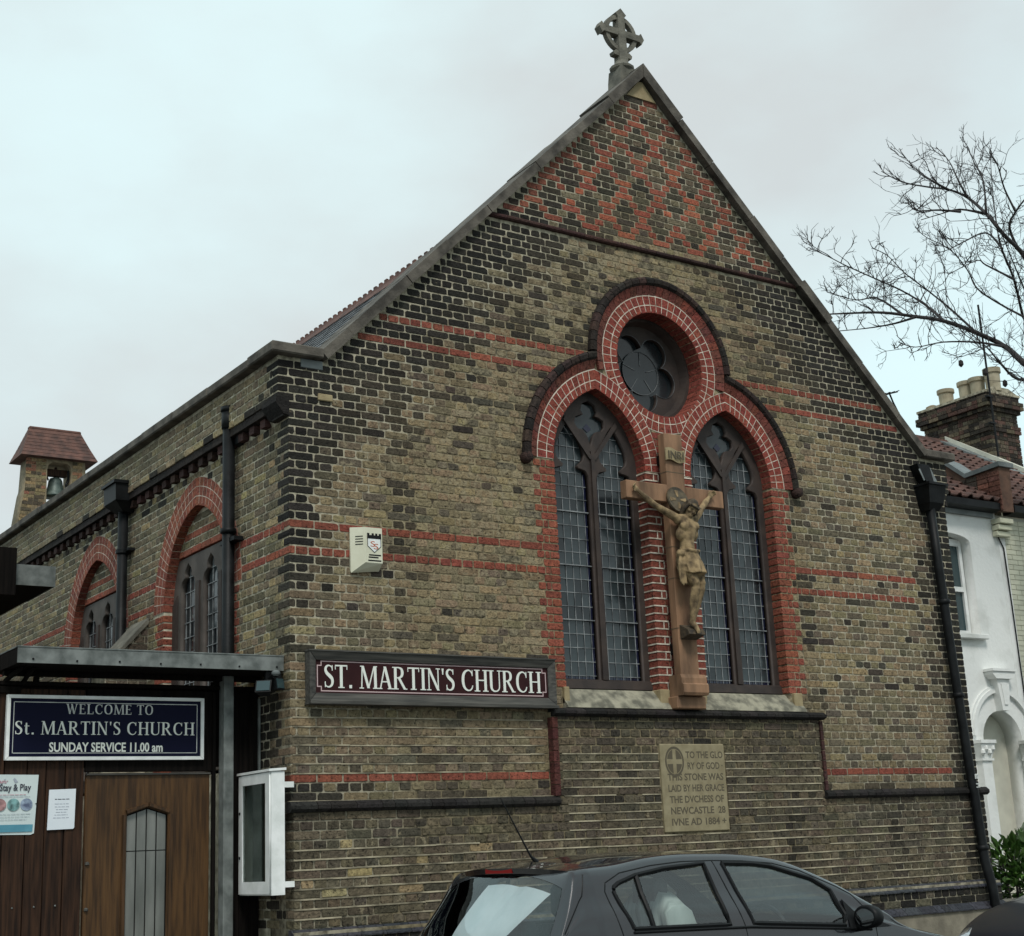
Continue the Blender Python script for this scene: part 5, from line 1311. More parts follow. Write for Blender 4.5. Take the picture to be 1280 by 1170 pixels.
# ------------------------------------------------------------------ name board on the front
sg = thing('name_board', (1.37, -0.03, 1.78), "maroon board lettered ST. MARTIN'S CHURCH in a weathered grey wooden frame", 'sign')
b = MB(); b.box(0.19, 2.55, -0.05, 0.0, 1.832, 2.13); b.build('board', M['maroon'], sg)
frame4('frame', 0.135, 2.605, 1.778, 2.182, 0.066, -0.092, 0.004, P0, M['signframe'], sg, 0.028)
b = MB(); b.box(0.13, 2.61, -0.115, -0.002, 1.750, 1.776); b.box(0.13, 2.61, -0.10, -0.002, 2.184, 2.196); b.build('ledge', M['signframe'], sg)
X0, X1, Z0, Z1, n_ = 0.222, 2.517, 1.862, 2.105, 0.035
path = [(X0 + n_, Z1), (X1 - n_, Z1), (X1 - n_, Z1 - n_), (X1, Z1 - n_), (X1, Z0 + n_), (X1 - n_, Z0 + n_), (X1 - n_, Z0), (X0 + n_, Z0), (X0 + n_, Z0 + n_), (X0, Z0 + n_), (X0, Z1 - n_), (X0 + n_, Z1 - n_)]
b = MB()
for i, (p, q) in enumerate(zip(path, path[1:] + path[:1])):
    w = 0.0045; xa, xb = sorted((p[0], q[0])); za, zb = sorted((p[1], q[1])); dd = 0.0008 + 0.0003 * (i % 2)
    b.box(xa - w, xb + w, -0.05 - dd, -0.05, za - w, zb + w)
b.build('border_line', M['pinkline'], sg)
roman("ST. MARTIN'S CHURCH", 0.275, 2.47, 1.888, 0.19, -0.05, P0, M['letter'], sg, 0.004)

# ------------------------------------------------------------------ porch: fence, door, canopy
FY = 0.60
PFN = FRONT(FY)
po = thing('gated_screen', (-1.0, FY, -0.88), 'dark stained boarded screen and gateway beside the church', 'screen')
rk = random.Random(3)
xs = [-3.4, -3.24, -3.08, -2.92, -2.75, -2.58, -2.42, -2.262, -2.095, -1.925, -1.78, -1.63, -1.485]
for x0, x1 in zip(xs[:-1], xs[1:]):
    m1 = MB(); m1.bevbox(x0 + 0.003, x1 - 0.003, FY - 0.022 + rk.uniform(-0.004, 0.004), FY + 0.005, -0.86, 1.90, 0.004); m1.build('plank', M['plank'], po)
b = MB(); b.box(-3.4, -0.30, FY + 0.006, FY + 0.05, 1.30, 1.92); b.box(-3.4, -1.48, FY + 0.006, FY + 0.05, -0.86, 1.30); b.build('backing', M['blackwood'], po)
m1 = MB(); m1.bevbox(-1.48, -0.425, FY - 0.03, FY + 0.004, 1.262, 1.91, 0.004); m1.build('head_board', M['blackwood'], po)
m1 = MB(); m1.bevbox(-3.4, -0.0, FY - 0.05, FY + 0.05, 1.922, 1.955, 0.005); m1.build('top_rail', M['blackwood'], po)
m1 = MB(); m1.bevbox(-3.4, -2.0, FY - 0.045, FY - 0.03, 1.86, 1.915, 0.005); m1.build('top_rail', M['blackwood'], po)
for x0, x1 in ((-0.282, -0.19), (-0.187, -0.1), (-0.097, -0.012)):
    m1 = MB(); m1.bevbox(x0, x1, FY - 0.02, FY + 0.02, -0.86, 1.918, 0.004); m1.build('plank', M['blackwood'], po)
m1 = MB(); m1.bevbox(-0.025, -0.008, FY - 0.05, FY - 0.022, 0.9, 1.86, 0.003); m1.build('edge_strip', M['galv'], po)
m1 = MB(); m1.bevbox(-0.375, -0.288, FY - 0.14, FY - 0.03, -0.88, 2.03, 0.006, ); m1.build('post', M['galv'], po)
m1 = MB(); m1.bevbox(-0.437, -0.409, FY - 0.06, FY - 0.02, -0.86, 1.90, 0.004); m1.build('door_jamb', M['blackwood'], po)
b = MB()
for i in range(4):
    for z in (0.27, -0.05): b.lathe((-1.68 - 0.16 * i, FY - 0.026, z), [(0.005, 0), (0.007, 0.002), (0.006, 0.01), (0.002, 0.012)], 6)
b.build('nail_heads', M['galv'], po, kind='stuff')
dr = fill2d('door', [[(-1.462, -0.85), (-0.447, -0.85), (-0.447, 1.245), (-1.462, 1.245)], [(-1.135, -0.3), (-0.795, -0.3), (-0.795, 0.93), (-0.962, 0.985), (-1.135, 0.93)]], -0.012, 0.03, PFN, M['door'], po)
def molding(pts, w, d0, d1, mat, name):
    b = MB()
    for i in range(len(pts) - 1):
        p, q = pts[i], pts[i + 1]; tx, ty = q[0] - p[0], q[1] - p[1]; l_ = math.hypot(tx, ty); nx, ny = -ty / l_ * w, tx / l_ * w
        d = d0 - 0.0006 * (i % 2)
        vs = [PFN(p[0], p[1], d1), PFN(q[0], q[1], d1), PFN(q[0] + nx, q[1] + ny, d1), PFN(p[0] + nx, p[1] + ny, d1), PFN(p[0] + nx * .25, p[1] + ny * .25, d), PFN(q[0] + nx * .25, q[1] + ny * .25, d), PFN(q[0] + nx * .8, q[1] + ny * .8, d), PFN(p[0] + nx * .8, p[1] + ny * .8, d)]
        b.hexa(vs)
    return b.build(name, mat, dr)
molding([(-1.132, -0.3), (-1.132, 0.93), (-0.962, 0.985), (-0.798, 0.93), (-0.798, -0.3)], 0.042, -0.034, -0.0125, M['doortrim'], 'window_moulding')
molding([(-1.468, 1.235), (-0.445, 1.235)], 0.02, -0.034, -0.004, M['signframe'], 'drip_strip')
M['slat'] = mat_noise('grey_reeded_glass', (0.10, 0.105, 0.095), (0.19, 0.195, 0.18), 2.5, 0.35, 0.05, 40, stretch=(3, 3, 0.5))
for k in range(4):
    x0 = -1.125 + k * 0.082; x1 = x0 + 0.071
    t = lambda x: 0.93 + 0.055 * (1 - abs(x + 0.962) / 0.17) - 0.012
    for za, zb in ((-0.3, 0.648), (0.656, None)):
        m1 = MB(); m1.prism([(x0, za), (x1, za), (x1, zb or t(x1)), (x0, zb or t(x0))], 0.006, 0.014, PFN); m1.build('glass_strip', M['slat'], dr)
b = MB(); b.box(-1.14, -0.79, FY + 0.018, FY + 0.025, -0.32, 1.0); b.build('glazing_bed', M['void'], dr)
b = MB()
for z in (0.56, 0.22): b.lathe((-1.44, FY - 0.016, z), [(0.012, 0), (0.018, 0.004), (0.016, 0.02), (0.006, 0.026)], 10)
b.build('hinge_bolt', M['signframe'], dr)
# canopy
ca_ = thing('porch_canopy', (-1.1, 0.1, 1.95), 'flat black canopy with galvanised edge over the gateway', 'canopy')
b = MB(); b.box(-2.15, -0.012, 0.112, 0.84, 2.035, 2.135); b.build('deck', M['blackwood'], ca_)
b = MB(); b.box(-2.165, -0.008, 0.10, 0.11, 2.035, 2.152); b.box(-2.168, -0.006, 0.095, 0.86, 2.153, 2.162); b.build('fascia', M['galv'], ca_)
b = MB(); b.box(-2.165, -2.152, 0.112, 0.84, 2.03, 2.15); b.build('end_board', M['blackwood'], ca_)
b = MB()
for k in range(7): b.lathe((-2.05 + 0.33 * k, 0.097, 2.052 if k % 2 else 2.058), [(0.004, 0), (0.008, 0.003), (0.008, 0.012), (0.003, 0.015)], 8)
b.build('fascia_screw', M['black'], ca_)
b = MB(); b.box(-2.15, -0.012, 0.50, 0.56, 1.99, 2.03); b.build('beam', M['blackwood'], ca_)
b = MB()
for x in (-2.12, -1.98): b.tube([(x, 0.57, 1.955), (x + 0.06 * (x < -2.05), 0.3, 2.04)], 0.02, 6)
b.box(-1.905, -1.865, 0.55, 0.59, 1.955, 1.99); b.box(-0.43, -0.30, 0.56, 0.62, 1.955, 1.99); b.build('strut', M['blackwood'], ca_)
# welcome board
wb = thing('welcome_board', (-1.3, FY - 0.05, 1.36), "navy board WELCOME TO St. MARTIN'S CHURCH in a white frame over the door", 'sign')
WY = FY - 0.055; PW = FRONT(WY)
b = MB(); b.box(-2.08, -0.545, WY, WY + 0.02, 1.378, 1.826); b.build('board', M['navy'], wb)
frame4('frame', -2.108, -0.52, 1.353, 1.848, 0.026, -0.016, 0.024, PW, M['white_paint'], wb)
frame4('border_line', -2.055, -0.573, 1.405, 1.797, 0.005, -0.0012, 0.0, PW, M['letter2'], wb)
roman('WELCOME TO', -1.655, -0.945, 1.708, 0.078, 0.0, PW, M['letter2'], wb, 0.002, 0.06)
roman("St. MARTIN'S CHURCH", -2.045, -0.595, 1.548, 0.102, 0.0, PW, M['letter'], wb, 0.002, 0.04)
poly_text('SUNDAY SERVICE 11.00 am', -1.775, -0.865, 1.418, 0.072, 0.0, PW, M['letter'], wb, depth=0.002, bold=0.022)
# paper notices
pt = thing('event_poster', (-2.07, FY - 0.03, 0.81), 'Stay & Play poster with three round pictures pinned on dark boards', 'poster')
PP = FRONT(FY - 0.032)
M['paper'] = mat_noise('pale_paper', (0.52, 0.60, 0.60), (0.6, 0.67, 0.66), 3, 0.5)
M['paper2'] = mat_noise('white_paper', (0.64, 0.69, 0.74), (0.72, 0.76, 0.8), 3, 0.5)
M['posterblue'] = mat_noise('poster_blue_band', (0.05, 0.2, 0.28), (0.1, 0.3, 0.38), 5, 0.5)
M['ink'] = mat_flat('dark_ink', (0.03, 0.03, 0.05), 0.6); M['inkpale'] = mat_flat('pale_ink', (0.33, 0.36, 0.42), 0.6); M['inkpink'] = mat_flat('pink_ink', (0.5, 0.25, 0.3), 0.6)
b = MB(); b.add([PP(-2.235, 0.81, 0.004), PP(-1.885, 0.802, 0.002), PP(-1.86, 0.812, 0), PP(-1.84, 1.245, -0.002), PP(-2.235, 1.252, 0.002), PP(-2.235, 0.81, 0.012), PP(-1.885, 0.802, 0.012), PP(-1.86, 0.812, 0.012), PP(-1.84, 1.245, 0.012), PP(-2.235, 1.252, 0.012)], [(0, 1, 2, 3, 4), (9, 8, 7, 6, 5), (0, 5, 6, 1), (1, 6, 7, 2), (2, 7, 8, 3), (3, 8, 9, 4), (4, 9, 5, 0)]); b.build('sheet', M['paper'], pt)
b = MB(); b.prism([(-2.232, 0.825), (-1.875, 0.825), (-1.872, 0.878), (-2.232, 0.88)], -0.0045, -0.003, PP); b.build('blue_band', M['posterblue'], pt)
poly_text('Stay & Play', -2.128, -1.895, 1.13, 0.05, -0.003, PP, M['ink'], pt, depth=0.0015, bold=0.015)
for x, c in ((-2.122, (0.22, 0.12, 0.12)), (-2.022, (0.10, 0.19, 0.19)), (-1.925, (0.16, 0.2, 0.34))):
    mm = mat_noise('printed_picture', tuple(q * 0.5 for q in c), tuple(min(0.6, q * 2.4) for q in c), 22, 0.5)
    b = MB(); b.prism([(x + 0.046 * math.cos(2 * math.pi * k / 24), 1.025 + 0.046 * math.sin(2 * math.pi * k / 24)) for k in range(24)], -0.0045, -0.003, PP); b.build('round_picture', mm, pt)
def text_lines(name, xs, mat, parent, mp, h=0.006):
    b = MB(); rr = random.Random(len(xs))
    for x0, x1, z in xs:
        x = x0
        while x < x1:
            n = min(x1, x + rr.uniform(0.012, 0.035)); b.prism([(x, z), (n, z), (n, z + h * rr.uniform(0.7, 1.1)), (x, z + h)], -0.0042, -0.003, mp); x = n + 0.006
    b.build(name, mat, parent)
text_lines('small_print', [(-2.19, -1.93, 1.097)], M['inkpink'], pt, PP, 0.004)
text_lines('small_print', [(-2.2, -1.9, 1.083), (-2.2, -1.89, 0.955), (-2.2, -1.9, 0.935), (-2.2, -1.92, 0.915)], M['inkpale'], pt, PP, 0.003)
text_lines('small_print', [(-2.21, -2.07, 1.198), (-2.19, -2.08, 1.186)], M['inkpink'], pt, PP, 0.006)
b = MB(); b.prism([(-2.03, 1.215), (-2.015, 1.185), (-1.995, 1.195), (-2.02, 1.225)], -0.004, -0.003, PP); b.prism([(-2.10, 1.215), (-2.092, 1.205), (-2.085, 1.217)], -0.004, -0.003, PP); b.build('bird_motif', M['inkpale'], pt)
b = MB()
for x, z in ((-1.853, 1.03), (-2.225, 1.03)): b.lathe((x, FY - 0.037, z), [(0.004, -0.003), (0.006, 0), (0.004, 0.004)], 6)
b.build('pin', M['black'], pt)
nt_ = thing('paper_notice', (-1.64, FY - 0.03, 0.82), 'small white paper notice with lines of print left of the door', 'notice')
b = MB(); b.prism([(-1.762, 0.832), (-1.563, 0.836), (-1.555, 0.846), (-1.55, 1.137), (-1.755, 1.132)], -0.003, 0.006, PP); b.build('sheet', M['paper2'], nt_)
text_lines('small_print', [(-1.71, -1.60, 1.057)] , M['ink'], nt_, PP, 0.006)
text_lines('small_print', [(-1.71, -1.60, 1.022), (-1.71, -1.60, 1.0), (-1.70, -1.61, 0.98), (-1.70, -1.62, 0.96), (-1.71, -1.61, 0.94), (-1.72, -1.60, 0.918)], M['inkpale'], nt_, PP, 0.005)
# floodlight
fl_ = thing('floodlight', (-0.12, 0.12, 1.83), 'black twin floodlight under the right end of the canopy', 'floodlight')
def lampbox(c, yaw, pitch, w, h, d, name):
    b = MB(); b.hexa([(-w * .5, 0, -h * .5), (w * .5, 0, -h * .5), (w * .3, d, -h * .35), (-w * .3, d, -h * .35), (-w * .5, 0, h * .5), (w * .5, 0, h * .5), (w * .3, d, h * .35), (-w * .3, d, h * .35)])
    R_ = Matrix.Rotation(yaw, 3, 'Z') @ Matrix.Rotation(pitch, 3, 'X')
    b.v = [tuple(Vector(c) + R_ @ Vector(p)) for p in b.v]; b.build(name, M['iron'], fl_)
    g_ = MB(); g_.hexa([(-w * .42, -0.006, -h * .4), (w * .42, -0.006, -h * .4), (w * .42, -0.001, -h * .4), (-w * .42, -0.001, -h * .4), (-w * .42, -0.006, h * .4), (w * .42, -0.006, h * .4), (w * .42, -0.001, h * .4), (-w * .42, -0.001, h * .4)])
    g_.v = [tuple(Vector(c) + R_ @ Vector(p)) for p in g_.v]; g_.build('lens', M['houseglass'], fl_)
lampbox((-0.20, 0.08, 1.905), RAD(-38), RAD(-25), 0.13, 0.11, 0.10, 'lamp')
lampbox((-0.065, 0.05, 1.925), RAD(25), RAD(-10), 0.10, 0.10, 0.10, 'lamp')
b = MB(); b.box(-0.16, -0.02, 0.12, 0.16, 1.93, 2.03); b.tube([(-0.1, 0.12, 1.97), (-0.1, 0.05, 1.99)], [0.04, 0.035], 10); b.build('mount', M['iron'], fl_)
b = MB(); b.lathe((-0.105, 0.045, 1.985), [(0.02, 0), (0.035, 0.015), (0.036, 0.03), (0.02, 0.045)], 12); b.build('sensor', M['leadgrey'], fl_)
# notice case on the flank near the corner
nc = thing('notice_case', (-0.14, 0.23, 0.26), 'narrow white glazed notice case bracketed to the church corner', 'notice case')
WP = M['white_paint']
b = MB(); b.box(-0.20, -0.085, -0.067, -0.048, 0.27, 1.215); b.box(-0.20, -0.085, 0.515, 0.535, 0.27, 1.215); b.box(-0.20, -0.085, -0.047, 0.514, 0.27, 0.288); b.box(-0.20, -0.085, -0.047, 0.514, 1.197, 1.215); b.box(-0.095, -0.085, -0.047, 0.514, 0.289, 1.196); b.build('case', WP, nc)
b = MB(); b.prism([(-0.222, 1.217), (-0.075, 1.225), (-0.075, 1.245), (-0.222, 1.236)], -0.08, 0.55, lambda a, q, d: (a, d, q)); b.build('lid', WP, nc)
ncd = fill2d('door', [[(-0.06, 0.28), (0.528, 0.28), (0.528, 1.208), (-0.06, 1.208)], [(0.015, 0.375), (0.455, 0.375), (0.455, 1.13), (0.015, 1.13)]], -0.215, -0.201, FLANK(0), WP, nc)
b = MB(); b.box(-0.209, -0.206, 0.012, 0.458, 0.372, 1.133); b.build('glass', mat_clear('notice_glass', (0.75, 0.78, 0.76), 0.05, 0.5), ncd)
M['baize'] = mat_noise('notice_backing', (0.075, 0.08, 0.065), (0.105, 0.11, 0.09), 5, 0.9)
b = MB(); b.box(-0.099, -0.096, -0.047, 0.514, 0.29, 1.195); b.build('backing', M['baize'], nc)
b = MB(); b.box(-0.103, -0.100, 0.04, 0.24, 0.76, 1.0); b.build('paper', M['paper2'], nc)
text_lines('small_print', [(0.06, 0.22, 0.96 - 0.03 * k) for k in range(6)], M['inkpale'], nc, FLANK(-0.0995), 0.008)
b = MB(); b.box(-0.084, 0.0, -0.06, -0.045, 1.09, 1.135); b.box(-0.084, 0.0, -0.06, -0.045, 0.325, 0.37); b.box(-0.084, 0.0, 0.49, 0.505, 1.09, 1.135); b.box(-0.084, 0.0, 0.49, 0.505, 0.325, 0.37); b.build('bracket', WP, nc)
b = MB()
for z in (0.55, 0.9): b.lathe((-0.217, 0.50, z), [(0.004, 0), (0.009, 0.004), (0.009, 0.02), (0.004, 0.024)], 8)
b.build('lock', M['black'], nc)

# ------------------------------------------------------------------ annex with flat roof
an = thing('flat_roofed_annex', (-4, 6, -0.88), 'low flat roofed brick annex left of the church behind the screen', 'annex')
M['annexbrick'] = mat_noise('brown_brick_wall', (0.09, 0.05, 0.035), (0.16, 0.085, 0.055), 8, 0.9, 0.3, 40)
b = MB(); b.box(-8, -1.50, 3.25, 14, -0.88, 3.12); b.build('wall', M['annexbrick'], an)
b = MB(); b.box(-8, -1.045, 3.02, 14, 3.172, 3.36); b.build('roof_deck', M['blackwood'], an)
b = MB(); b.box(-1.425, -1.03, 3.0, 3.018, 3.168, 3.366); b.box(-1.043, -1.03, 3.019, 3.9, 3.168, 3.366); b.build('metal_fascia', M['galv'], an)
b = MB(); b.box(-8, -1.43, 2.90, 3.018, 3.05, 3.50); b.build('fascia_board', M['blackwood'], an)
for x in (-1.35, -1.6): 
    pass
# ------------------------------------------------------------------ bell turret over the east gable
bt_ = thing('bell_turret', (4.2, 20.6, 7.0), 'small brick bell turret with red tiled hipped cap behind the parapet', 'bell turret')
BX, BY = 4.15, 20.6
b = MB()
def turret(zs_):
    pass
M['turretbrick'] = mat_noise('turret_brick', (0.17, 0.135, 0.085), (0.27, 0.215, 0.135), 9, 0.9, 0.6, 40)
outl = [(3.25, 7.0), (5.05, 7.0), (4.83, 8.2), (4.76, 9.30), (3.52, 9.30), (3.49, 8.6), (3.46, 8.5)]
hole = [(3.93, 8.2), (4.47, 8.2), (4.47, 9.05), (4.44, 9.16), (4.36, 9.22), (4.04, 9.22), (3.96, 9.16), (3.93, 9.05)]
fill2d('wall', [outl, hole], -0.30, 0.30, FRONT(BY), M['turretbrick'], bt_)
# individual rough bricks scattered over its face
rt_ = random.Random(6); bb = MB()
z = 7.7; k = 0
while z < 9.25:
    inl = 3.47 - (max(0, 8.55 - z) * 0.165)
    for sa_, sb_ in ((inl, 3.915), (4.485, 4.75)) if z > 8.12 else ((inl, 4.75),):
        x = sa_
        while x < sb_ - 0.04:
            n = min(sb_, x + (0.225 if k % 2 else 0.115))
            c = rt_.choice(((0.22, 0.17, 0.09), (0.27, 0.19, 0.10), (0.22, 0.105, 0.065), (0.08, 0.065, 0.045), (0.18, 0.14, 0.085), (0.2, 0.155, 0.085)))
            if z < 9.2 or sb_ < 4: bb.box(x, n - 0.012, BY - 0.304 - rt_.uniform(0, 0.01), BY - 0.29, z, z + 0.064, (*jit(c), 0.12))
            x = n
    z += 0.075; k += 1
bb.build('brickwork', M['brick'], bt_, kind='stuff')
rf = None
nrow = 8; zt, zb_ = 10.02, 9.30
for k in range(nrow):
    t0, t1 = k / nrow, (k + 1) / nrow
    def rc_(t):
        f = t + 0.10 * max(0, t - 0.6)
        return (0.57 + (0.83 - 0.57) * f, 0.05 + 0.40 * f, zt - (zt - zb_) * t)
    a, b_, z0 = rc_(t0); c, d, z1 = rc_(t1); e = 0.018
    m1 = MB()
    m1.hexa([(BX - c, BY - d - e, z1 - 0.015), (BX + c, BY - d - e, z1 - 0.015), (BX + c, BY + d + e, z1 - 0.015), (BX - c, BY + d + e, z1 - 0.015), (BX - a, BY - b_, z0), (BX + a, BY - b_, z0), (BX + a, BY + b_, z0), (BX - a, BY + b_, z0)], (0.8 + 0.35 * rt_.random(),) * 3 + (0,))
    m1.build('tile_course', M['redtile'], bt_)
m1 = MB(); m1.bevbox(BX - 0.58, BX + 0.58, BY - 0.07, BY + 0.07, zt - 0.03, zt + 0.04, 0.02); m1.build('ridge_tile', M['redtile'], bt_)
be = thing('church_bell', (4.2, 20.6, 8.45), 'green bronze bell hanging under a headstock in the turret opening', 'bell')
b = MB(); b.lathe((4.2, BY - 0.02, 8.50), [(0.265, 0), (0.26, 0.03), (0.20, 0.12), (0.165, 0.25), (0.15, 0.36), (0.12, 0.42), (0.04, 0.45)], 20); b.build('bell_cup', M['bell'], be, smooth=True)
b = MB(); b.box(3.98, 4.43, BY - 0.09, BY + 0.05, 8.97, 9.12); b.tube([(4.2, BY - 0.02, 8.93), (4.2, BY - 0.02, 9.18)], 0.03, 8); b.build('headstock', M['plank'], be)
b = MB(); b.tube([(4.44, BY - 0.15, 9.1), (4.45, BY - 0.15, 8.9), (4.40, BY - 0.15, 8.78), (4.44, BY - 0.15, 8.55)], 0.03, 6); b.tube([(3.96, BY - 0.1, 9.0), (4.02, BY - 0.1, 8.85)], 0.02, 6); b.build('lever', M['iron'], be)

# ------------------------------------------------------------------ neighbouring terrace houses
HY = 2.5
hw_ = thing('white_house', (10.8, HY, -0.88), 'white rendered terrace house with sash window and ornate arched porch', 'house')
arch_o = lambda cx, hw, zb, zs, n=16: [(cx + hw, zb)] + [(cx + hw * math.cos(math.pi * i / n), zs + hw * 1.0 * math.sin(math.pi * i / n)) for i in range(n + 1)] + [(cx - hw, zb)]
win = [(10.9, 3.19), (11.975, 3.19), (11.975, 4.53)] + [(11.44 + 0.535 * math.cos(math.pi * i / 10), 4.53 + 0.12 * math.sin(math.pi * i / 10)) for i in range(1, 10)] + [(10.9, 4.53)]
PH = FRONT(HY)
fill2d('wall', [[(8.75, -0.9), (12.62, -0.9), (12.62, 5.05), (8.75, 5.05)], win, arch_o(12.16, 0.425, -0.9, 1.70)], 0.0, 0.30, PH, M['render'], hw_)
b = MB(); b.box(8.75, 12.62, HY + 0.3, 10.3, -0.9, 5.0); b.build('wall', M['cream'], hw_)
b = MB(); b.box(11.75, 12.6, HY + 0.29, HY + 0.3, -0.88, 2.2); b.build('porch_back', M['cream'], hw_)
wn = thing_w = None
b = MB()
for x0, x1, z0, z1, d in ((10.91, 10.97, 3.2, 4.66, 0.16), (11.905, 11.965, 3.2, 4.66, 0.16), (10.97, 11.905, 4.5, 4.6, 0.16), (10.97, 11.905, 3.2, 3.27, 0.16), (10.97, 11.905, 3.83, 3.90, 0.15)): b.box(x0, x1, HY + d, HY + d + 0.06, z0, z1)
w_ = b.build('window', M['white_paint'], hw_)
b = MB(); b.box(10.97, 11.905, HY + 0.195, HY + 0.2, 3.27, 3.83); b.build('pane', M['houseglass'], w_)
b = MB(); b.box(10.97, 11.905, HY + 0.19, HY + 0.195, 3.9, 4.5); b.build('pane', M['houseglass'], w_)
b = MB(); vs = []
for i in range(25):
    x = 11.0 + 0.9 * i / 24; d = HY + 0.186
    vs += [(x, d, 3.3), (x, d, 3.3 + (0.45 + 0.06 * math.sin(i * 2.2)))]
m1 = MB(); m1.bevbox(10.84, 12.03, HY - 0.09, HY + 0.16, 3.12, 3.19, 0.008); m1.build('window_sill', M['render'], hw_)
b = MB()
def half_ring(b, cx, zs, r0, r1, d0, d1, n=20):
    for i in range(n):
        t0, t1 = math.pi * i / n, math.pi * (i + 1) / n
        b.prism([(cx + r * math.cos(t), zs + r * math.sin(t)) for r, t in ((r0, t0), (r1, t0), (r1, t1), (r0, t1))], d0, d1, PH)
half_ring(b, 12.16, 1.78, 0.60, 0.66, -0.05, 0.002); half_ring(b, 12.16, 1.78, 0.66, 0.70, -0.03, 0.002); b.build('arch_moulding', M['render'], hw_)
b = MB(); b.prism([(12.09, 2.12), (12.235, 2.12), (12.30, 2.56), (12.03, 2.56)], -0.12, 0.02, PH); b.prism([(11.98, 2.56), (12.34, 2.56), (12.40, 2.62), (12.40, 2.66), (11.92, 2.66), (11.92, 2.62)], -0.16, 0.02, PH); b.box(11.90, 12.42, HY - 0.18, HY + 0.02, 2.663, 2.70)
b.prism([(12.13, 2.2), (12.20, 2.2), (12.23, 2.5), (12.10, 2.5)], -0.135, -0.12, PH); b.build('keystone', M['render'], hw_)
for cx in (11.635, 12.66):
    b = MB(); b.box(cx - 0.10, cx + 0.10, HY - 0.10, HY + 0.02, -0.88, 1.46); b.build('pilaster', M['render'], hw_)
    b = MB(); b.hexa([(cx - 0.10, HY - 0.105, 1.463), (cx + 0.10, HY - 0.105, 1.463), (cx + 0.10, HY + 0.02, 1.463), (cx - 0.10, HY + 0.02, 1.463), (cx - 0.15, HY - 0.15, 1.66), (cx + 0.15, HY - 0.15, 1.66), (cx + 0.15, HY + 0.02, 1.66), (cx - 0.15, HY + 0.02, 1.66)])
    b.box(cx - 0.16, cx + 0.16, HY - 0.165, HY + 0.02, 1.663, 1.71); b.box(cx - 0.12, cx + 0.12, HY - 0.125, HY + 0.02, 1.43, 1.461)
    for k in range(4): b.lathe((cx - 0.105 + 0.07 * k, HY - 0.13, 1.50 + 0.05 * (k % 2)), [(0.01, 0), (0.035, 0.03), (0.03, 0.07), (0.01, 0.09)], 8)
    b.build('capital', M['render'], hw_)
def gutter(x0, x1, parent):
    b = MB(); b.prism([(HY - 0.22, 5.02), (HY - 0.10, 5.0), (HY - 0.0, 5.0), (HY - 0.0, 5.12), (HY - 0.22, 5.12)], x0, x1, lambda a, q, d: (d, a, q)); b.build('gutter', M['iron'], parent)
gutter(8.75, 12.50, hw_)
m1 = MB(); m1.box(8.75, 12.5, HY - 0.06, HY - 0.002, 4.93, 4.998); m1.build('eaves_board', M['leadgrey'], hw_)
ch_ = thing('cream_house', (14.5, HY, -0.88), 'cream painted brick terrace house with red tiled roof at right edge', 'house')
b = MB(); b.box(12.63, 20.5, HY + 0.01, 10.3, -0.9, 5.0); b.build('wall', M['cream'], ch_)
bb = MB(); i = 0; z = -0.6; rh_ = random.Random(4)
while z < 4.9:
    x = 12.78; k = 0
    while x < 15.2:
        n = x + (0.235 if (i + k) % 2 else 0.1175); k += 1
        g_ = rh_.uniform(0.9, 1.05); bb.box(x, n - 0.009, HY - 0.003 + rh_.uniform(-0.002, 0.002), HY + 0.02, z, z + 0.066, (g_, g_, g_ * 0.98, 0)); x = n
    z += 0.075; i += 1
bb.build('brickwork', M['creambrick'], ch_, kind='stuff')
m1 = MB(); m1.box(12.62, 12.775, HY - 0.004, HY + 0.02, -0.9, 4.9); m1.build('painted_edge', M['render'], ch_)
for k in range(3):
    m1 = MB(); m1.bevbox(12.50 + 0.0, 12.80, HY - 0.10 - 0.07 * (2 - k) * -0.0 - (0.08 if k == 2 else 0.04 if k == 1 else 0.0), HY - 0.005, 4.66 + k * 0.09, 4.735 + k * 0.09, 0.008, (1, 1, 0.95, 0)); m1.build('corbel', M['creambrick'], ch_)
gutter(12.81, 20.5, ch_)
b = MB(); b.tube([(12.56, HY - 0.02, 4.9), (12.56, HY - 0.02, 4.75), (12.64, HY - 0.02, 4.60), (12.70, HY - 0.02, 4.50), (12.72, HY - 0.02, 3.6), (12.735, HY - 0.02, 2.4), (12.74, HY - 0.02, -0.5)], 0.010, 6); b.build('cable', M['black'], ch_)
b = MB(); b.box(13.9, 14.3, HY - 0.02, HY + 0.01, 4.45, 4.85); b.build('wall_box', M['paper2'], ch_)
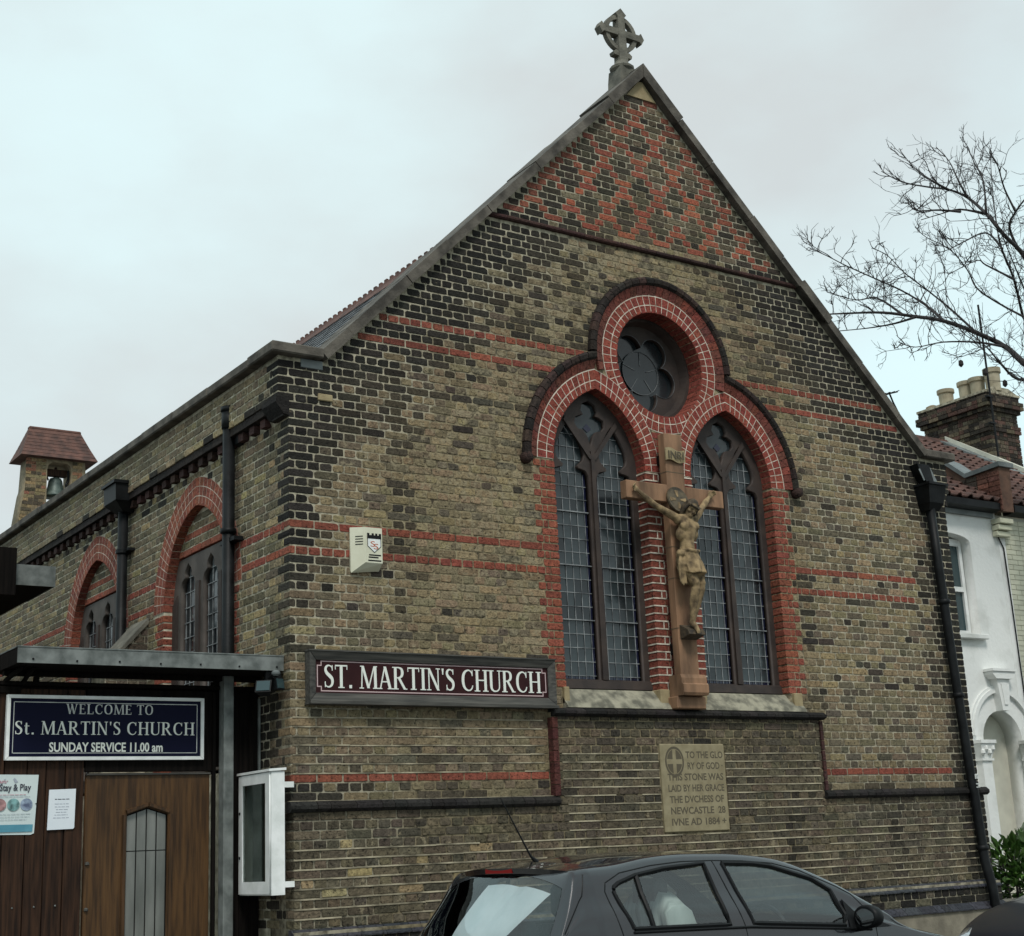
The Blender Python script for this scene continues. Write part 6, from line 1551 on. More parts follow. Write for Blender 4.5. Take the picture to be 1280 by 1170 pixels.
# tiled roofs: courses of tiles with rolled edges
def tiled_roof(x0, x1, y0, z0, y1, z1, parent, mat, detail):
    b = MB(); n = int(math.hypot(y1 - y0, z1 - z0) / 0.24); rr = random.Random(int(x0 * 7))
    ty, tz = (y1 - y0) / n, (z1 - z0) / n; l_ = math.hypot(ty, tz); ny, nz = -tz / l_, ty / l_
    for k in range(n):
        x = x0 + (0.12 if k % 2 else 0)
        while x < x1:
            w = min(0.24, x1 - x); g_ = rr.uniform(0.7, 1.15)
            ya, za = y0 + ty * k, z0 + tz * k; yb, zb2 = y0 + ty * (k + 1.12), z0 + tz * (k + 1.12)
            lo, hi = 0.045, 0.006
            col = (g_, g_, g_, 0)
            prof = ((0.0, 0.03), (0.10, 0.0), (0.62, 0.0), (0.74, 0.03), (0.88, 0.045), (0.985, 0.03))
            A = [(x + w * u, ya + ny * (lo + o), za + nz * (lo + o)) for u, o in prof]; B = [(x + w * u, yb + ny * (hi + o), zb2 + nz * (hi + o)) for u, o in prof]
            A2 = [(x + w * u, ya + ny * (lo + o - 0.02), za + nz * (lo + o - 0.02)) for u, o in prof]
            m = len(prof)
            b.add(A + B + A2, [(q, q + 1, q + 1 + m, q + m) for q in range(m - 1)] + [(q + 2 * m, q + 1 + 2 * m, q + 1, q) for q in range(m - 1)], col)
            x += w if w > 0.05 else 1
    b.build('roof_tiles', mat, parent, kind='stuff', recalc=False)
    b = MB(); b.hexa([(x0, y0, z0 - 0.08), (x1, y0, z0 - 0.08), (x1, y1, z1 - 0.08), (x0, y1, z1 - 0.08), (x0, y0, z0 - 0.005), (x1, y0, z0 - 0.005), (x1, y1, z1 - 0.005), (x0, y1, z1 - 0.005)]); b.hexa([(x0, y1, z1 - 0.08), (x1, y1, z1 - 0.08), (x1, 2 * y1 - y0, z0 - 0.08), (x0, 2 * y1 - y0, z0 - 0.08), (x0, y1, z1), (x1, y1, z1), (x1, 2 * y1 - y0, z0), (x0, 2 * y1 - y0, z0)]); b.build('roof', mat, parent)
    x = x0; 
    while x < x1:
        n_ = min(x1, x + 0.45); m1 = MB(); m1.prism([(y1 - 0.13, z1 + 0.0), (y1 - 0.06, z1 + 0.10), (y1 + 0.06, z1 + 0.10), (y1 + 0.13, z1)], x, n_ - 0.006, lambda a, q, d: (d, a, q), (0.8, 0.8, 0.8, 0)); m1.build('ridge_tile', mat, parent); x = n_
tiled_roof(8.75, 12.5, 2.3, 5.12, 6.0, 7.36, hw_, M['redtile'], 1)
tiled_roof(12.76, 16.1, 2.3, 5.12, 6.0, 7.36, ch_, M['redtile'], 1)
# party parapet with lead cap
pp = thing('party_parapet', (12.62, 2.9, 4.95), 'stained brick party parapet with lead capping between the two roofs', 'parapet')
b = MB(); b.prism([(2.26, 5.0), (3.3, 5.2), (4.2, 5.9), (4.2, 6.5), (3.16, 5.90), (2.83, 5.62), (2.24, 5.66)], 12.505, 12.755, lambda a, q, d: (d, a, q)); b.build('wall', M['annexbrick'], pp)
bb = MB(); z = 5.02
while z < 5.62:
    y = 2.25
    while y < 2.95:
        n = y + 0.2; bb.box(12.49, 12.52, y, n - 0.012, z, z + 0.065, (*jit((0.17, 0.075, 0.055) if y < 2.6 else (0.09, 0.07, 0.055), 0.35), 0.06)); y = n
    z += 0.075
bb.build('brickwork', M['brick'], pp, kind='stuff')
b = MB(); b.prism([(4.2, 6.5), (3.16, 5.90), (2.83, 5.625), (2.20, 5.665), (2.20, 5.735), (2.82, 5.69), (3.14, 5.96), (4.2, 6.57)], 12.46, 12.80, lambda a, q, d: (d, a, q)); b.build('lead_cap', M['leadgrey'], pp)
b = MB(); b.prism([(6.0, 7.55), (2.4, 5.3), (2.4, 5.05), (6.0, 7.2)], 16.12, 16.25, lambda a, q, d: (d, a, q)); b.build('verge_coping', M['cream'], ch_)
b = MB(); b.prism([(6.0, 7.47), (2.4, 5.22), (2.4, 5.16), (6.0, 7.41)], 15.85, 16.118, lambda a, q, d: (d, a, q)); b.build('lead_flashing', M['leadgrey'], ch_)
# chimney
ck = thing('chimney_stack', (16.6, 5.8, 6.0), 'old brick chimney stack with five clay pots above the red roof', 'chimney')
b = MB(); b.box(16.21, 17.0, 5.06, 6.50, 5.5, 8.0); b.build('core', M['mortar'], ck)
bb = MB(); z = 6.3; i = 0; rq = random.Random(12)
while z < 8.12:
    oh = 0.0 if z < 7.78 else (0.05 if z < 7.86 else 0.10 if z < 8.0 else 0.06)
    oh += 0.03 if 7.42 < z < 7.52 else 0
    for face in (0, 1):
        a0, a1 = (5.05 - oh, 6.51 + oh) if face == 0 else (16.2 - oh, 17.01 + oh)
        a = a0
        while a < a1 - 0.03:
            n = min(a1, a + (0.225 if (i % 2) else 0.115)); c = (*jit(rq.choice(((0.075, 0.06, 0.043), (0.12, 0.096, 0.066), (0.035, 0.028, 0.022), (0.03, 0.025, 0.02), (0.085, 0.048, 0.038))), 0.3), rq.uniform(0.02, 0.2))
            if face == 0: bb.box(16.192 - oh, 16.30, a + 0.004, n - 0.006, z, z + 0.064, c)
            else: bb.box(a + 0.004 + (0.1 if a == a0 else 0), n - 0.006, 5.042 - oh, 5.12, z, z + 0.064, c)
            a = n
    z += 0.075; i += 1
bb.build('brickwork', M['brick'], ck, kind='stuff')
b = MB(); b.box(16.12, 17.08, 4.98, 6.58, 8.125, 8.17); b.prism([(16.15, 8.171), (17.05, 8.171), (16.8, 8.27), (16.4, 8.27)], 5.0, 6.55, lambda a, q, d: (a, d, q)); b.build('cap_flaunching', M['mortar'], ck)
for y, h_ in ((4.98 + 0.12, 0.44), (5.44, 0.36), (5.70, 0.36), (6.17, 0.34)):
    b = MB(); r_ = 0.145; b.lathe((16.52, y, 8.20), [(r_ * 0.9, 0), (r_ * 0.95, h_ * 0.75), (r_ * 1.12, h_ * 0.8), (r_ * 1.12, h_), (r_ * 0.8, h_), (r_ * 0.8, h_ - 0.1)], 16); b.build('chimney_pot', M['pot'], ck, smooth=False)
b = MB(); b.lathe((16.5, 6.5, 8.18), [(0.14, 0), (0.12, 0.12), (0.05, 0.15)], 10); b.build('broken_pot', M['turretbrick'], ck)
ae = thing('tv_aerial', (15.0, 5.7, 7.3), 'thin bent television aerial standing on the ridge beside the gable', 'aerial')
b = MB(); b.tube([(15.0, 6.0, 7.4), (14.98, 6.0, 7.75), (14.75, 5.95, 8.02), (14.62, 5.9, 8.16)], 0.016, 6); b.build('mast', M['iron'], ae)
b = MB(); b.tube([(14.35, 5.9, 8.05), (14.85, 5.9, 8.2)], 0.012, 5)
for k in range(4): b.tube([(14.42 + 0.12 * k, 5.8, 8.09 + 0.033 * k), (14.42 + 0.12 * k, 6.1, 8.09 + 0.033 * k)], 0.008, 4)
b.build('rods', M['iron'], ae)
ap = thing('aerial_pole', (16.2, 4.95, 7.2), 'tall thin aerial pole strapped to the chimney front corner', 'aerial')
b = MB(); b.tube([(16.17, 4.93, 6.9), (16.12, 4.90, 9.75)], 0.02, 6); b.build('pole', M['iron'], ap)
b = MB(); b.box(16.05, 16.2, 4.9, 4.96, 7.5, 7.53); b.box(16.05, 16.2, 4.9, 4.96, 8.0, 8.03); b.build('strap', M['iron'], ap)
LIMBS = {
 'A': [(11.45, 0.59, 8.16), (10.41, 0.12, 8.07), (10.41, 0.35, 8.47), (10.87, 0.95, 9.06), (10.6, 1.03, 9.15), (9.48, 0.48, 8.7), (8.47, 0.1, 8.38), (8.53, 0.45, 8.69)],
 'A2': [(9.85, 0.47, 8.74), (9.58, 0.54, 8.86), (10.03, 1.13, 9.4), (10.12, 1.39, 9.78)],
 'A3': [(10.76, 0.87, 9.0), (10.7, 0.94, 9.29), (11.34, 1.53, 9.99), (11.43, 1.79, 10.35)],
 'A4': [(10.02, 0.07, 8.27), (10.15, 0.14, 8.79), (10.83, 0.73, 9.48), (11.07, 0.99, 9.9)],
 'A5': [(10.57, 0.47, 8.55), (10.12, 0.54, 8.55), (10.46, 1.13, 8.79), (10.37, 1.39, 8.79)],
 'A6': [(9.36, -0.03, 8.12), (9.04, 0.04, 8.1), (9.34, 0.63, 8.4), (9.52, 0.89, 8.66)],
 'B': [(11.89, 0.77, 6.46), (11.47, 0.84, 6.68), (11.92, 1.43, 7.18), (11.67, 1.69, 7.43), (10.39, 1.23, 7.24), (9.2, 0.73, 6.93), (8.81, 0.92, 6.98), (8.84, 1.52, 7.18), (8.46, 1.65, 7.14)],
 'B2': [(8.74, 0.35, 6.72), (8.94, 0.89, 6.84), (8.87, 1.3, 6.9), (7.89, 0.98, 6.59)],
 'B3': [(11.08, 1.25, 7.19), (11.25, 1.79, 7.78), (11.31, 2.2, 8.22), (10.49, 1.88, 8.2), (9.48, 1.3, 8.04), (9.19, 1.31, 8.1)],
 'B4': [(9.52, 0.55, 6.86), (9.87, 1.09, 7.33), (9.93, 1.5, 7.69), (9.06, 1.18, 7.58), (7.85, 0.6, 7.32), (7.55, 0.61, 7.39), (7.89, 1.2, 7.79)],
 'B5': [(9.33, 1.05, 7.09), (9.51, 1.59, 7.54), (9.55, 2.0, 7.66), (8.65, 1.68, 7.5)],
 'B6': [(10.27, 0.25, 6.54), (10.44, 0.79, 6.8), (10.29, 1.2, 6.91), (9.31, 0.88, 6.58), (8.29, 0.3, 6.3)],
 'C': [(13.04, 1.55, 6.85), (13.51, 2.09, 7.64), (13.97, 2.5, 8.35), (13.4, 2.17, 8.76), (12.4, 1.6, 8.84), (12.37, 1.61, 9.25), (13.22, 2.2, 10.26), (13.71, 2.5, 11.11)],
 'C2': [(13.46, 2.14, 8.14), (13.6, 2.66, 8.57), (12.91, 2.5, 8.63), (11.93, 1.9, 8.53), (11.35, 1.73, 8.68), (11.54, 2.25, 9.1), (11.86, 2.69, 9.51)],
 'C3': [(12.19, 1.44, 8.74), (12.58, 1.96, 9.28), (11.78, 1.8, 8.9), (10.65, 1.2, 8.33), (10.1, 1.03, 8.09)],
 'C4': [(11.94, 1.14, 8.11), (12.06, 1.66, 8.54), (11.64, 1.5, 8.47), (10.18, 0.9, 7.76)],
 'D': [(12.65, 0.94, 8.24), (12.72, 1.46, 8.74), (12.23, 1.3, 9.02), (11.57, 0.7, 8.9), (11.79, 0.53, 9.23), (12.98, 1.05, 10.1)],
 'D2': [(12.13, 1.09, 9.17), (11.97, 1.11, 9.51), (11.06, 0.53, 9.41), (10.45, 0.2, 9.31)],
 'E': [(12.28, 0.79, 7.06), (11.8, 0.81, 7.58), (10.75, 0.23, 7.62), (9.99, -0.1, 8.06)],
 'F': [(12.78, 1.38, 6.76), (11.35, 0.88, 6.44), (10.36, 0.41, 6.38), (10.45, 0.66, 6.7), (10.8, 1.26, 7.22)],
}
# ------------------------------------------------------------------ bare tree in the front garden
tr = thing('bare_tree', (12.5, 1.2, -0.88), 'leafless winter tree with fine twigs reaching in from the right edge', 'tree')
rt2 = random.Random(31)
def smooth_pts(p, n=4): return [Vector(q) for q in crm([tuple(v) for v in p], n)]
b = MB(); tp_ = smooth_pts([(12.55, 1.2, -0.9), (12.5, 1.2, 0.5), (12.45, 1.15, 3), (12.5, 1.2, 5.2), (12.66, 1.25, 6.4), (12.95, 1.4, 7.3), (13.3, 1.6, 8.1)])
b.tube(tp_, [0.24 - 0.2 * i / len(tp_) for i in range(len(tp_))], 12); b.build('trunk', M['bark'], tr, smooth=True)
RADS = {'A': 0.042, 'B': 0.068, 'C': 0.038, 'D': 0.038, 'E': 0.03, 'F': 0.034}
pref = {'B': [(12.5, 1.2, 5.4), (12.2, 0.95, 5.95)], 'C': [(12.62, 1.25, 6.2)], 'E': [(12.6, 1.25, 6.3)], 'F': [(12.6, 1.2, 6.2)], 'D': [(12.95, 1.45, 7.8)], 'A': [(12.95, 1.4, 7.4), (12.3, 1.0, 7.9)]}
tw = MB(); ntw = 0
def twig(p, d, ln_, r, lev):
    global ntw
    pts = [p]; q = p.copy(); dd = d.copy(); n = 4
    for i in range(n):
        dd = (dd + Vector((rt2.gauss(0, .22), rt2.gauss(0, .22), rt2.gauss(0.07, .18)))).normalized(); q = q + dd * ln_ / n; pts.append(q.copy())
    tw.tube(pts, [r, r * .85, r * .7, r * .6, r * .5], 4, cap=False); ntw += 1
    if lev > 0:
        for k in range(rt2.randint(2, 4)):
            i = rt2.randint(1, n); t = (pts[i] - pts[i - 1]).normalized()
            sd = Vector((rt2.gauss(0, 1), rt2.gauss(0, .6), rt2.gauss(0.25, 1))).normalized()
            twig(pts[i], (t * 0.8 + sd * 0.75).normalized(), ln_ * rt2.uniform(0.35, 0.65), r * 0.7, lev - 1)
LIMBS['G'] = [(13.1, 1.5, 7.6), (13.8, 1.2, 8.2), (14.7, 1.0, 8.9), (15.5, 0.9, 9.4)]
LIMBS['H'] = [(12.6, 1.2, 6.2), (13.4, 0.8, 6.9), (14.3, 0.5, 7.3), (15.4, 0.3, 7.6), (16.2, 0.2, 8.1)]
LIMBS['I'] = [(13.3, 1.6, 8.1), (13.9, 1.9, 9.2), (14.2, 2.1, 10.2), (14.6, 2.2, 11.0)]
LIMBS['J'] = [(12.55, 1.2, 5.9), (12.9, 0.4, 6.6), (13.5, -0.5, 7.2), (14.3, -1.2, 7.9)]
RADS.update(G=0.045, H=0.06, I=0.05, J=0.05)
for nme, pts in LIMBS.items():
    P_ = [Vector(q) for q in (pref.get(nme, []) + pts)]
    S_ = smooth_pts(P_, 4)
    if len(nme) == 1: r0 = RADS[nme]
    else: r0 = 0.019
    m = len(S_)
    b = MB(); b.tube(S_, [max(0.006, r0 * (1 - 0.9 * (i / m) ** 0.8)) for i in range(m)], 7); b.build('limb', M['bark'], tr, smooth=True)
    L_ = 0
    for i in range(2 if len(nme) > 1 else 5, m):
        t = (S_[i] - S_[i - 1]); L_ += t.length
        if L_ > 0.13:
            L_ = 0
            for k in range(rt2.choice((1, 1, 2))):
                sd = Vector((rt2.gauss(-0.2, 1), rt2.gauss(0, .7), rt2.gauss(0.35, 1))).normalized()
                fr = i / m
                twig(S_[i], (t.normalized() * 0.75 + sd * 0.8).normalized(), rt2.uniform(0.25, 0.72) * (1.15 - 0.75 * fr), rt2.uniform(0.005, 0.0085), 2 if rt2.random() < 0.5 else 1)
tw.build('twigs', M['bark'], tr, kind='stuff', recalc=False)
b = MB()
for p in ((10.55, 0.8, 6.35), (10.2, 0.9, 6.45), (10.8, 0.7, 6.2)): b.lathe(p, [(0.01, 0), (0.035, 0.03), (0.03, 0.08), (0.008, 0.1)], 7)
b.build('seed_pod', M['bark'], tr)
# ------------------------------------------------------------------ evergreen bush and low wall in the garden
bu = thing('laurel_bush', (10.0, 0.85, -0.88), 'glossy green evergreen bush beside the church corner', 'bush')
rl = random.Random(17)
lm = MB(); lm.add([(0, 0, 0), (0.028, 0.045, 0.008), (0.034, 0.09, 0.012), (0.0, 0.165, 0.0), (-0.034, 0.09, 0.012), (-0.028, 0.045, 0.008), (0, 0.08, -0.006)], [(0, 1, 6), (1, 2, 6), (2, 3, 6), (3, 4, 6), (4, 5, 6), (5, 0, 6)], (1, 1, 1, 0))
leafs = []
for k in range(3):
    lm.c = [((0.7, 1.0, 1.35)[k],) * 3 + (0,)] * 7; leafs.append(lm.mesh('leaf', M['leaf'], recalc=False))
inner = MB()
def leaf_mat():
    while True:
        p = Vector((rl.uniform(-1, 1), rl.uniform(-1, 1), rl.uniform(-1, 1)))
        if 0.2 < p.length < 1: break
    lump = 0.82 + 0.18 * math.sin(5 * p.x + 3 * p.z) * math.cos(4 * p.y + 2)
    return p, Vector((10.15 + p.x * 0.95 * lump, 0.85 + p.y * 0.6 * lump, -0.15 + p.z * 0.72 * lump))
nl = 0
for k in range(1500):
    p, c = leaf_mat(); out = p.normalized()
    dirn = (out + Vector((rl.gauss(0, .5), rl.gauss(0, .5), rl.gauss(0.1, .5)))).normalized()
    xa = dirn.cross(Vector((rl.gauss(0, .3), rl.gauss(0, .3), 1))).normalized(); za = xa.cross(dirn)
    mt = Matrix(((xa.x, dirn.x, za.x, c.x), (xa.y, dirn.y, za.y, c.y), (xa.z, dirn.z, za.z, c.z), (0, 0, 0, 1)))
    s_ = rl.uniform(0.7, 1.15)
    if p.length > 0.72 and p.y < 0.25 and p.z > -0.6 and nl < 290:
        o = link('leaf', leafs[k % 3], bu); o.matrix_local = Matrix.Translation(-ORG[bu.name]) @ mt @ Matrix.Scale(s_, 4); nl += 1
    else:
        g_ = rl.uniform(0.5, 1.3); inner.add([mt @ (Vector(v) * s_) for v in lm.v], lm.f, (g_, g_, g_, 0))
inner.build('leaves', M['leaf'], bu, kind='stuff', recalc=False)
b = MB()
for k in range(9):
    a = rl.uniform(0, 6.28); r = rl.uniform(0.05, 0.5); b.tube([(10.05 + 0.15 * math.cos(a), 0.85 + 0.1 * math.sin(a), -0.88), (10.1 + r * math.cos(a), 0.85 + r * .6 * math.sin(a), -0.3), (10.15 + 1.4 * r * math.cos(a), 0.85 + r * math.sin(a), 0.2)], [0.022, 0.016, 0.008], 6)
b.build('stem', M['bark'], bu)
gw = thing('garden_wall', (10.8, 0.32, -0.88), 'low stained brick garden wall behind the dark blue car', 'wall')
b = MB(); b.box(8.62, 15, 0.28, 0.42, -0.88, -0.32); b.build('core', M['mortar'], gw)
bb = MB(); i = 0; z = -0.87
while z < -0.34:
    x = 8.6
    while x < 15:
        n = x + (0.2325 if i % 2 else 0.1175); bb.box(x, n - 0.01, 0.27, 0.43, z, z + 0.065, (*jit((0.16, 0.085, 0.055), 0.3), 0.06)); x = n
    z += 0.075; i += 1
bb.build('brickwork', M['brick'], gw, kind='stuff')
x = 8.6
while x < 15:
    m1 = MB(); m1.bevbox(x, x + 0.44, 0.24, 0.46, -0.32, -0.26, 0.008); m1.build('coping_brick', M['stone'], gw); x += 0.45

# ------------------------------------------------------------------ cars
def interp(tab, x):
    if x <= tab[0][0]: return tab[0][1]
    for (a, p), (b_, q) in zip(tab[:-1], tab[1:]):
        if x <= b_:
            t = (x - a) / (b_ - a); return p + (q - p) * t
    return tab[-1][1]
def smooth_tab(tab):
    xs = crm([(a, q) for a, q in tab], 6); return xs
ZR = smooth_tab([(0.0, 0.46), (0.10, 0.52), (0.20, 0.62), (0.28, 0.78), (0.35, 0.93), (0.44, 1.075), (0.555, 1.24), (0.655, 1.395), (0.72, 1.432), (1.0, 1.470), (1.3, 1.487), (1.6, 1.486), (1.9, 1.466), (2.12, 1.432), (2.3, 1.372), (2.6, 1.238), (2.9, 1.093), (3.05, 1.018), (3.2, 0.99), (3.4, 0.94), (3.6, 0.87), (3.78, 0.78), (3.90, 0.68), (3.97, 0.58), (4.0, 0.46)])
ZL = smooth_tab([(0.0, 0.42), (0.17, 0.50), (0.27, 0.60), (0.35, 0.75), (0.42, 0.90), (0.51, 1.045), (0.62, 1.21), (0.69, 1.335), (0.74, 1.395), (1.01, 1.408), (1.235, 1.436), (1.454, 1.447), (1.68, 1.442), (1.866, 1.434), (2.124, 1.405), (2.314, 1.356), (2.548, 1.257), (2.665, 1.192), (2.861, 1.08), (2.95, 1.02), (3.1, 0.965), (3.4, 0.90), (3.6, 0.83), (3.78, 0.74), (3.90, 0.64), (3.97, 0.54), (4.0, 0.44)])
ZB = smooth_tab([(0.0, 0.40), (0.17, 0.47), (0.27, 0.57), (0.35, 0.70), (0.42, 0.85), (0.51, 0.99), (0.62, 1.08), (0.76, 1.11), (1.0, 1.10), (1.65, 1.08), (2.5, 1.022), (2.9, 0.975), (3.1, 0.935), (3.4, 0.865), (3.6, 0.79), (3.78, 0.70), (3.90, 0.60), (3.97, 0.50), (4.0, 0.42)])
WF = smooth_tab([(0.0, 0.62), (0.1, 0.74), (0.25, 0.83), (0.42, 0.90), (0.58, 0.945), (0.78, 0.985), (1.0, 1.0), (3.0, 1.0), (3.4, 0.98), (3.7, 0.91), (3.88, 0.80), (3.97, 0.68), (4.0, 0.60)])
def section(X, n=64):
    zr, zl, zb, w = interp(ZR, X), interp(ZL, X), interp(ZB, X), interp(WF, X)
    yl = (0.83 - 0.5 * (zl - 1.0)) if zl > 1.0 else 0.83 - 0.35 * (1.0 - zl) * 0
    yl = min(yl, 0.80) * w; yb = min(0.835, 0.83 - 0.5 * (zb - 1.0)) * w; ym = 0.848 * w
    zb = min(zb, zl - 0.012)
    zm = min(0.72, zb - 0.08); zs = 0.24 if X > 0.05 else 0.3
    ctrl = [(0, zr), (yl * 0.45, zr - (zr - zl) * 0.14), (yl * 0.82, zr - (zr - zl) * 0.52), (yl, zl), ((yl + yb) / 2 + 0.012 * (zl - zb), (zl + zb) / 2), (yb, zb), (ym, zm), (ym * 0.985, max(zs + 0.05, zm - 0.25)), (ym * 0.95, zs)]
    c = crm(ctrl, n // 8); return c
def make_car(name, loc, label, paint, group):
    root = thing(name, loc, label, 'car', group)
    O = ORG[root.name]
    NX = 200; Xs = [4.0 * i / NX for i in range(NX + 1)]
    Xs = sorted(set([0.0, 0.008, 0.016, 0.03, 0.045] + Xs[3:-3] + [3.955, 3.97, 3.984, 3.993, 4.0]))
    SEC = [section(x) for x in Xs]; nv = len(SEC[0])
    side_win = {'rear': [(0.993, 1.10), (0.954, 1.207), (0.934, 1.291), (0.945, 1.315), (0.98, 1.333), (1.108, 1.367), (1.319, 1.394), (1.614, 1.408), (1.650, 1.082)],
                'front': [(1.745, 1.404), (1.82, 1.079), (2.505, 1.026), (2.53, 1.082), (2.49, 1.22), (2.378, 1.29), (2.096, 1.374), (1.971, 1.392)]}
    def inside(p, poly):
        x, y = p; r = False
        for (xa, ya), (xb, yb) in zip(poly, poly[1:] + poly[:1]):
            if (ya > y) != (yb > y) and x < (xb - xa) * (y - ya) / (yb - ya) + xa: r = not r
        return r
    def side_pt(X, z, off=0.0):
        s = section(X); best = None
        for (ya, za), (yb, zb) in zip(s[18:], s[19:]):
            if min(za, zb) - 1e-6 <= z <= max(za, zb) + 1e-6:
                t = (z - za) / (zb - za) if abs(zb - za) > 1e-9 else 0; best = ya + (yb - ya) * t; break
        if best is None: best = s[24][0]
        return (X, best + off, z)
    vs = []; cls = {}
    for x, s in zip(Xs, SEC):
        for y, z in s: vs.append((x, y, z))
    body = []; glass = {'rear': [], 'front': [], 'screen': [], 'hatch': []}
    for i in range(len(Xs) - 1):
        for j in range(nv - 1):
            f = (i * nv + j, i * nv + j + 1, (i + 1) * nv + j + 1, (i + 1) * nv + j)
            cx = (Xs[i] + Xs[i + 1]) / 2; cyy = sum(vs[q][1] for q in f) / 4; cz_ = sum(vs[q][2] for q in f) / 4
            k = None
            if cyy > 0.45:
                for w in ('rear', 'front'):
                    if inside((cx, cz_), side_win[w]): k = w
            if k is None:
                fr = j / 24.0
                if 0.445 < cx < 0.66 and j < 19: k = 'hatch'
                elif 2.24 + 0.10 * fr ** 3 < cx < 2.985 - 0.14 * fr ** 2 and j < 21: k = 'screen'
            if k: glass[k].append(f)
            else: body.append(f)
    def emit(name, faces, mat, shrink=0.0, par=root, both=True, smooth=True):
        b = MB(); used = {}; 
        def vid(q, sgn):
            if sgn < 0 and vs[q][1] < 1e-6: sgn = 1
            if (q, sgn) not in used:
                x, y, z = vs[q]; used[(q, sgn)] = len(b.v); b.v.append((O.x + x, O.y + sgn * (y - shrink), O.z + z - shrink * 0.5)); b.c.append((1, 1, 1, 0))
            return used[(q, sgn)]
        for sgn in ((1, -1) if both is True else (both,)):
            for f in faces:
                q = [vid(a, sgn) for a in f]; b.f.append(tuple(q if sgn < 0 else reversed(q)))
        return b.build(name, mat, par, smooth=smooth, recalc=False)
    emit('body', body, paint)
    gl = M['carglass']
    sw = {}
    for w in ('rear', 'front'):
        for sgn in (-1, 1): sw[(w, sgn)] = emit('side_window', glass[w], gl, 0.006, both=sgn)
    emit('windscreen', glass['screen'], gl, 0.004); rgw = emit('rear_window', glass['hatch'], M['hatchglass'], 0.004)
    # rubber seals, door seams, belt line trim
    for sgn in (-1, 1):
        b = MB()
        for w in ('rear', 'front'):
            pl = side_win[w]; dense = []
            for (p, q) in zip(pl, pl[1:] + pl[:1]):
                n = max(2, int(math.hypot(q[0] - p[0], q[1] - p[1]) / 0.05))
                dense += [(p[0] + (q[0] - p[0]) * k / n, p[1] + (q[1] - p[1]) * k / n) for k in range(n)]
            dense.append(dense[0])
            b.tube([(O.x + X, O.y + sgn * y, O.z + z) for X, y, z in (side_pt(p, q, -0.002) for p, q in dense)], 0.0135, 6)
        b.tube([(O.x + X, O.y + sgn * y, O.z + z) for X, y, z in (side_pt(p, q, -0.003) for p, q in ((1.12, 1.37), (1.105, 1.28), (1.09, 1.18), (1.11, 1.09)))] if False else [(O.x + X, O.y + sgn * y, O.z + z) for X, y, z in (side_pt(p, q, -0.004) for p, q in ((1.115, 1.365), (1.115, 1.28), (1.12, 1.18), (1.125, 1.095)))], 0.015, 6)
        b.build('window_seal', M['black'], root)
        b = MB()
        seams = [[(0.90, 0.95), (0.913, 1.076), (0.893, 1.181), (0.876, 1.294), (0.895, 1.338), (1.009, 1.383), (1.235, 1.412), (1.454, 1.424), (1.681, 1.421), (1.90, 1.410), (2.124, 1.388), (2.314, 1.338), (2.548, 1.238), (2.64, 1.19), (2.70, 1.12), (2.74, 1.0), (2.74, 0.6)],
                 [(1.681, 1.421), (1.72, 1.25), (1.752, 1.075), (1.77, 0.8), (1.77, 0.4)], [(0.775, 1.385), (0.73, 1.279), (0.706, 1.256), (0.57, 1.10)], [(0.90, 0.95), (1.0, 0.75), (1.08, 0.4)]]
        for s_ in seams:
            dense = []
            for p, q in zip(s_[:-1], s_[1:]):
                dense += [(p[0] + (q[0] - p[0]) * k / 3, p[1] + (q[1] - p[1]) * k / 3) for k in range(3)]
            dense.append(s_[-1])
            b.tube([(O.x + X, O.y + sgn * y, O.z + z) for X, y, z in (side_pt(p, q, -0.0015) for p, q in dense)], 0.0045, 5)
        b.build('door_seam', M['black'], root)
        b = MB(); b.tube([(O.x + X, O.y + sgn * y, O.z + z) for X, y, z in (side_pt(p, q, 0.003) for p, q in ((0.985, 1.083), (1.3, 1.075), (1.65, 1.065), (1.8, 1.06), (2.2, 1.03), (2.52, 1.006), (2.70, 0.99)))], 0.008, 6); b.build('waist_trim', M['black'], root)
        # mirror and the triangle behind it
        b = MB(); 
        pts = [side_pt(p, q, 0.004) for p, q in ((2.545, 1.165), (2.60, 1.10), (2.86, 1.0), (2.53, 1.005))]
        b.add([(O.x + X, O.y + sgn * (y + o), O.z + z) for o in (0.0, 0.01) for X, y, z in pts], [(0, 1, 2, 3), (7, 6, 5, 4), (0, 4, 5, 1), (1, 5, 6, 2), (2, 6, 7, 3), (3, 7, 4, 0)])
        b.build('mirror_plate', M['black'], root)
        bm = bmesh.new(); bmesh.ops.create_uvsphere(bm, u_segments=20, v_segments=12, radius=1)
        for v in bm.verts:
            c = v.co; c.x = max(c.x, -0.35); v.co = Vector((O.x + 2.60 + 0.085 * c.x * (1 if c.x > 0 else 1.0), O.y + sgn * (0.915 + 0.095 * c.y), O.z + 1.065 + 0.068 * (1 if c.z > 0 else 0.9) * math.copysign(abs(c.z) ** 0.8, c.z)))
        b = MB(); bm.verts.index_update(); b.add([v.co.copy() for v in bm.verts], [[v.index for v in f.verts] for f in bm.faces]); bm.free()
        b.tube([(O.x + 2.60, O.y + sgn * 0.80, O.z + 1.01), (O.x + 2.60, O.y + sgn * 0.90, O.z + 1.02)], 0.028, 8)
        mr = b.build('door_mirror', paint if False else M['black'], root, smooth=True)
        b = MB(); b.prism([(O.y + sgn * (0.915 + 0.075 * math.cos(k * math.pi / 10)), O.z + 1.065 + 0.048 * math.sin(k * math.pi / 10)) for k in range(20)], O.x + 2.571, O.x + 2.568, lambda a, q, d: (d, a, q)); b.build('mirror_glass', M['mirrorglass'], mr)
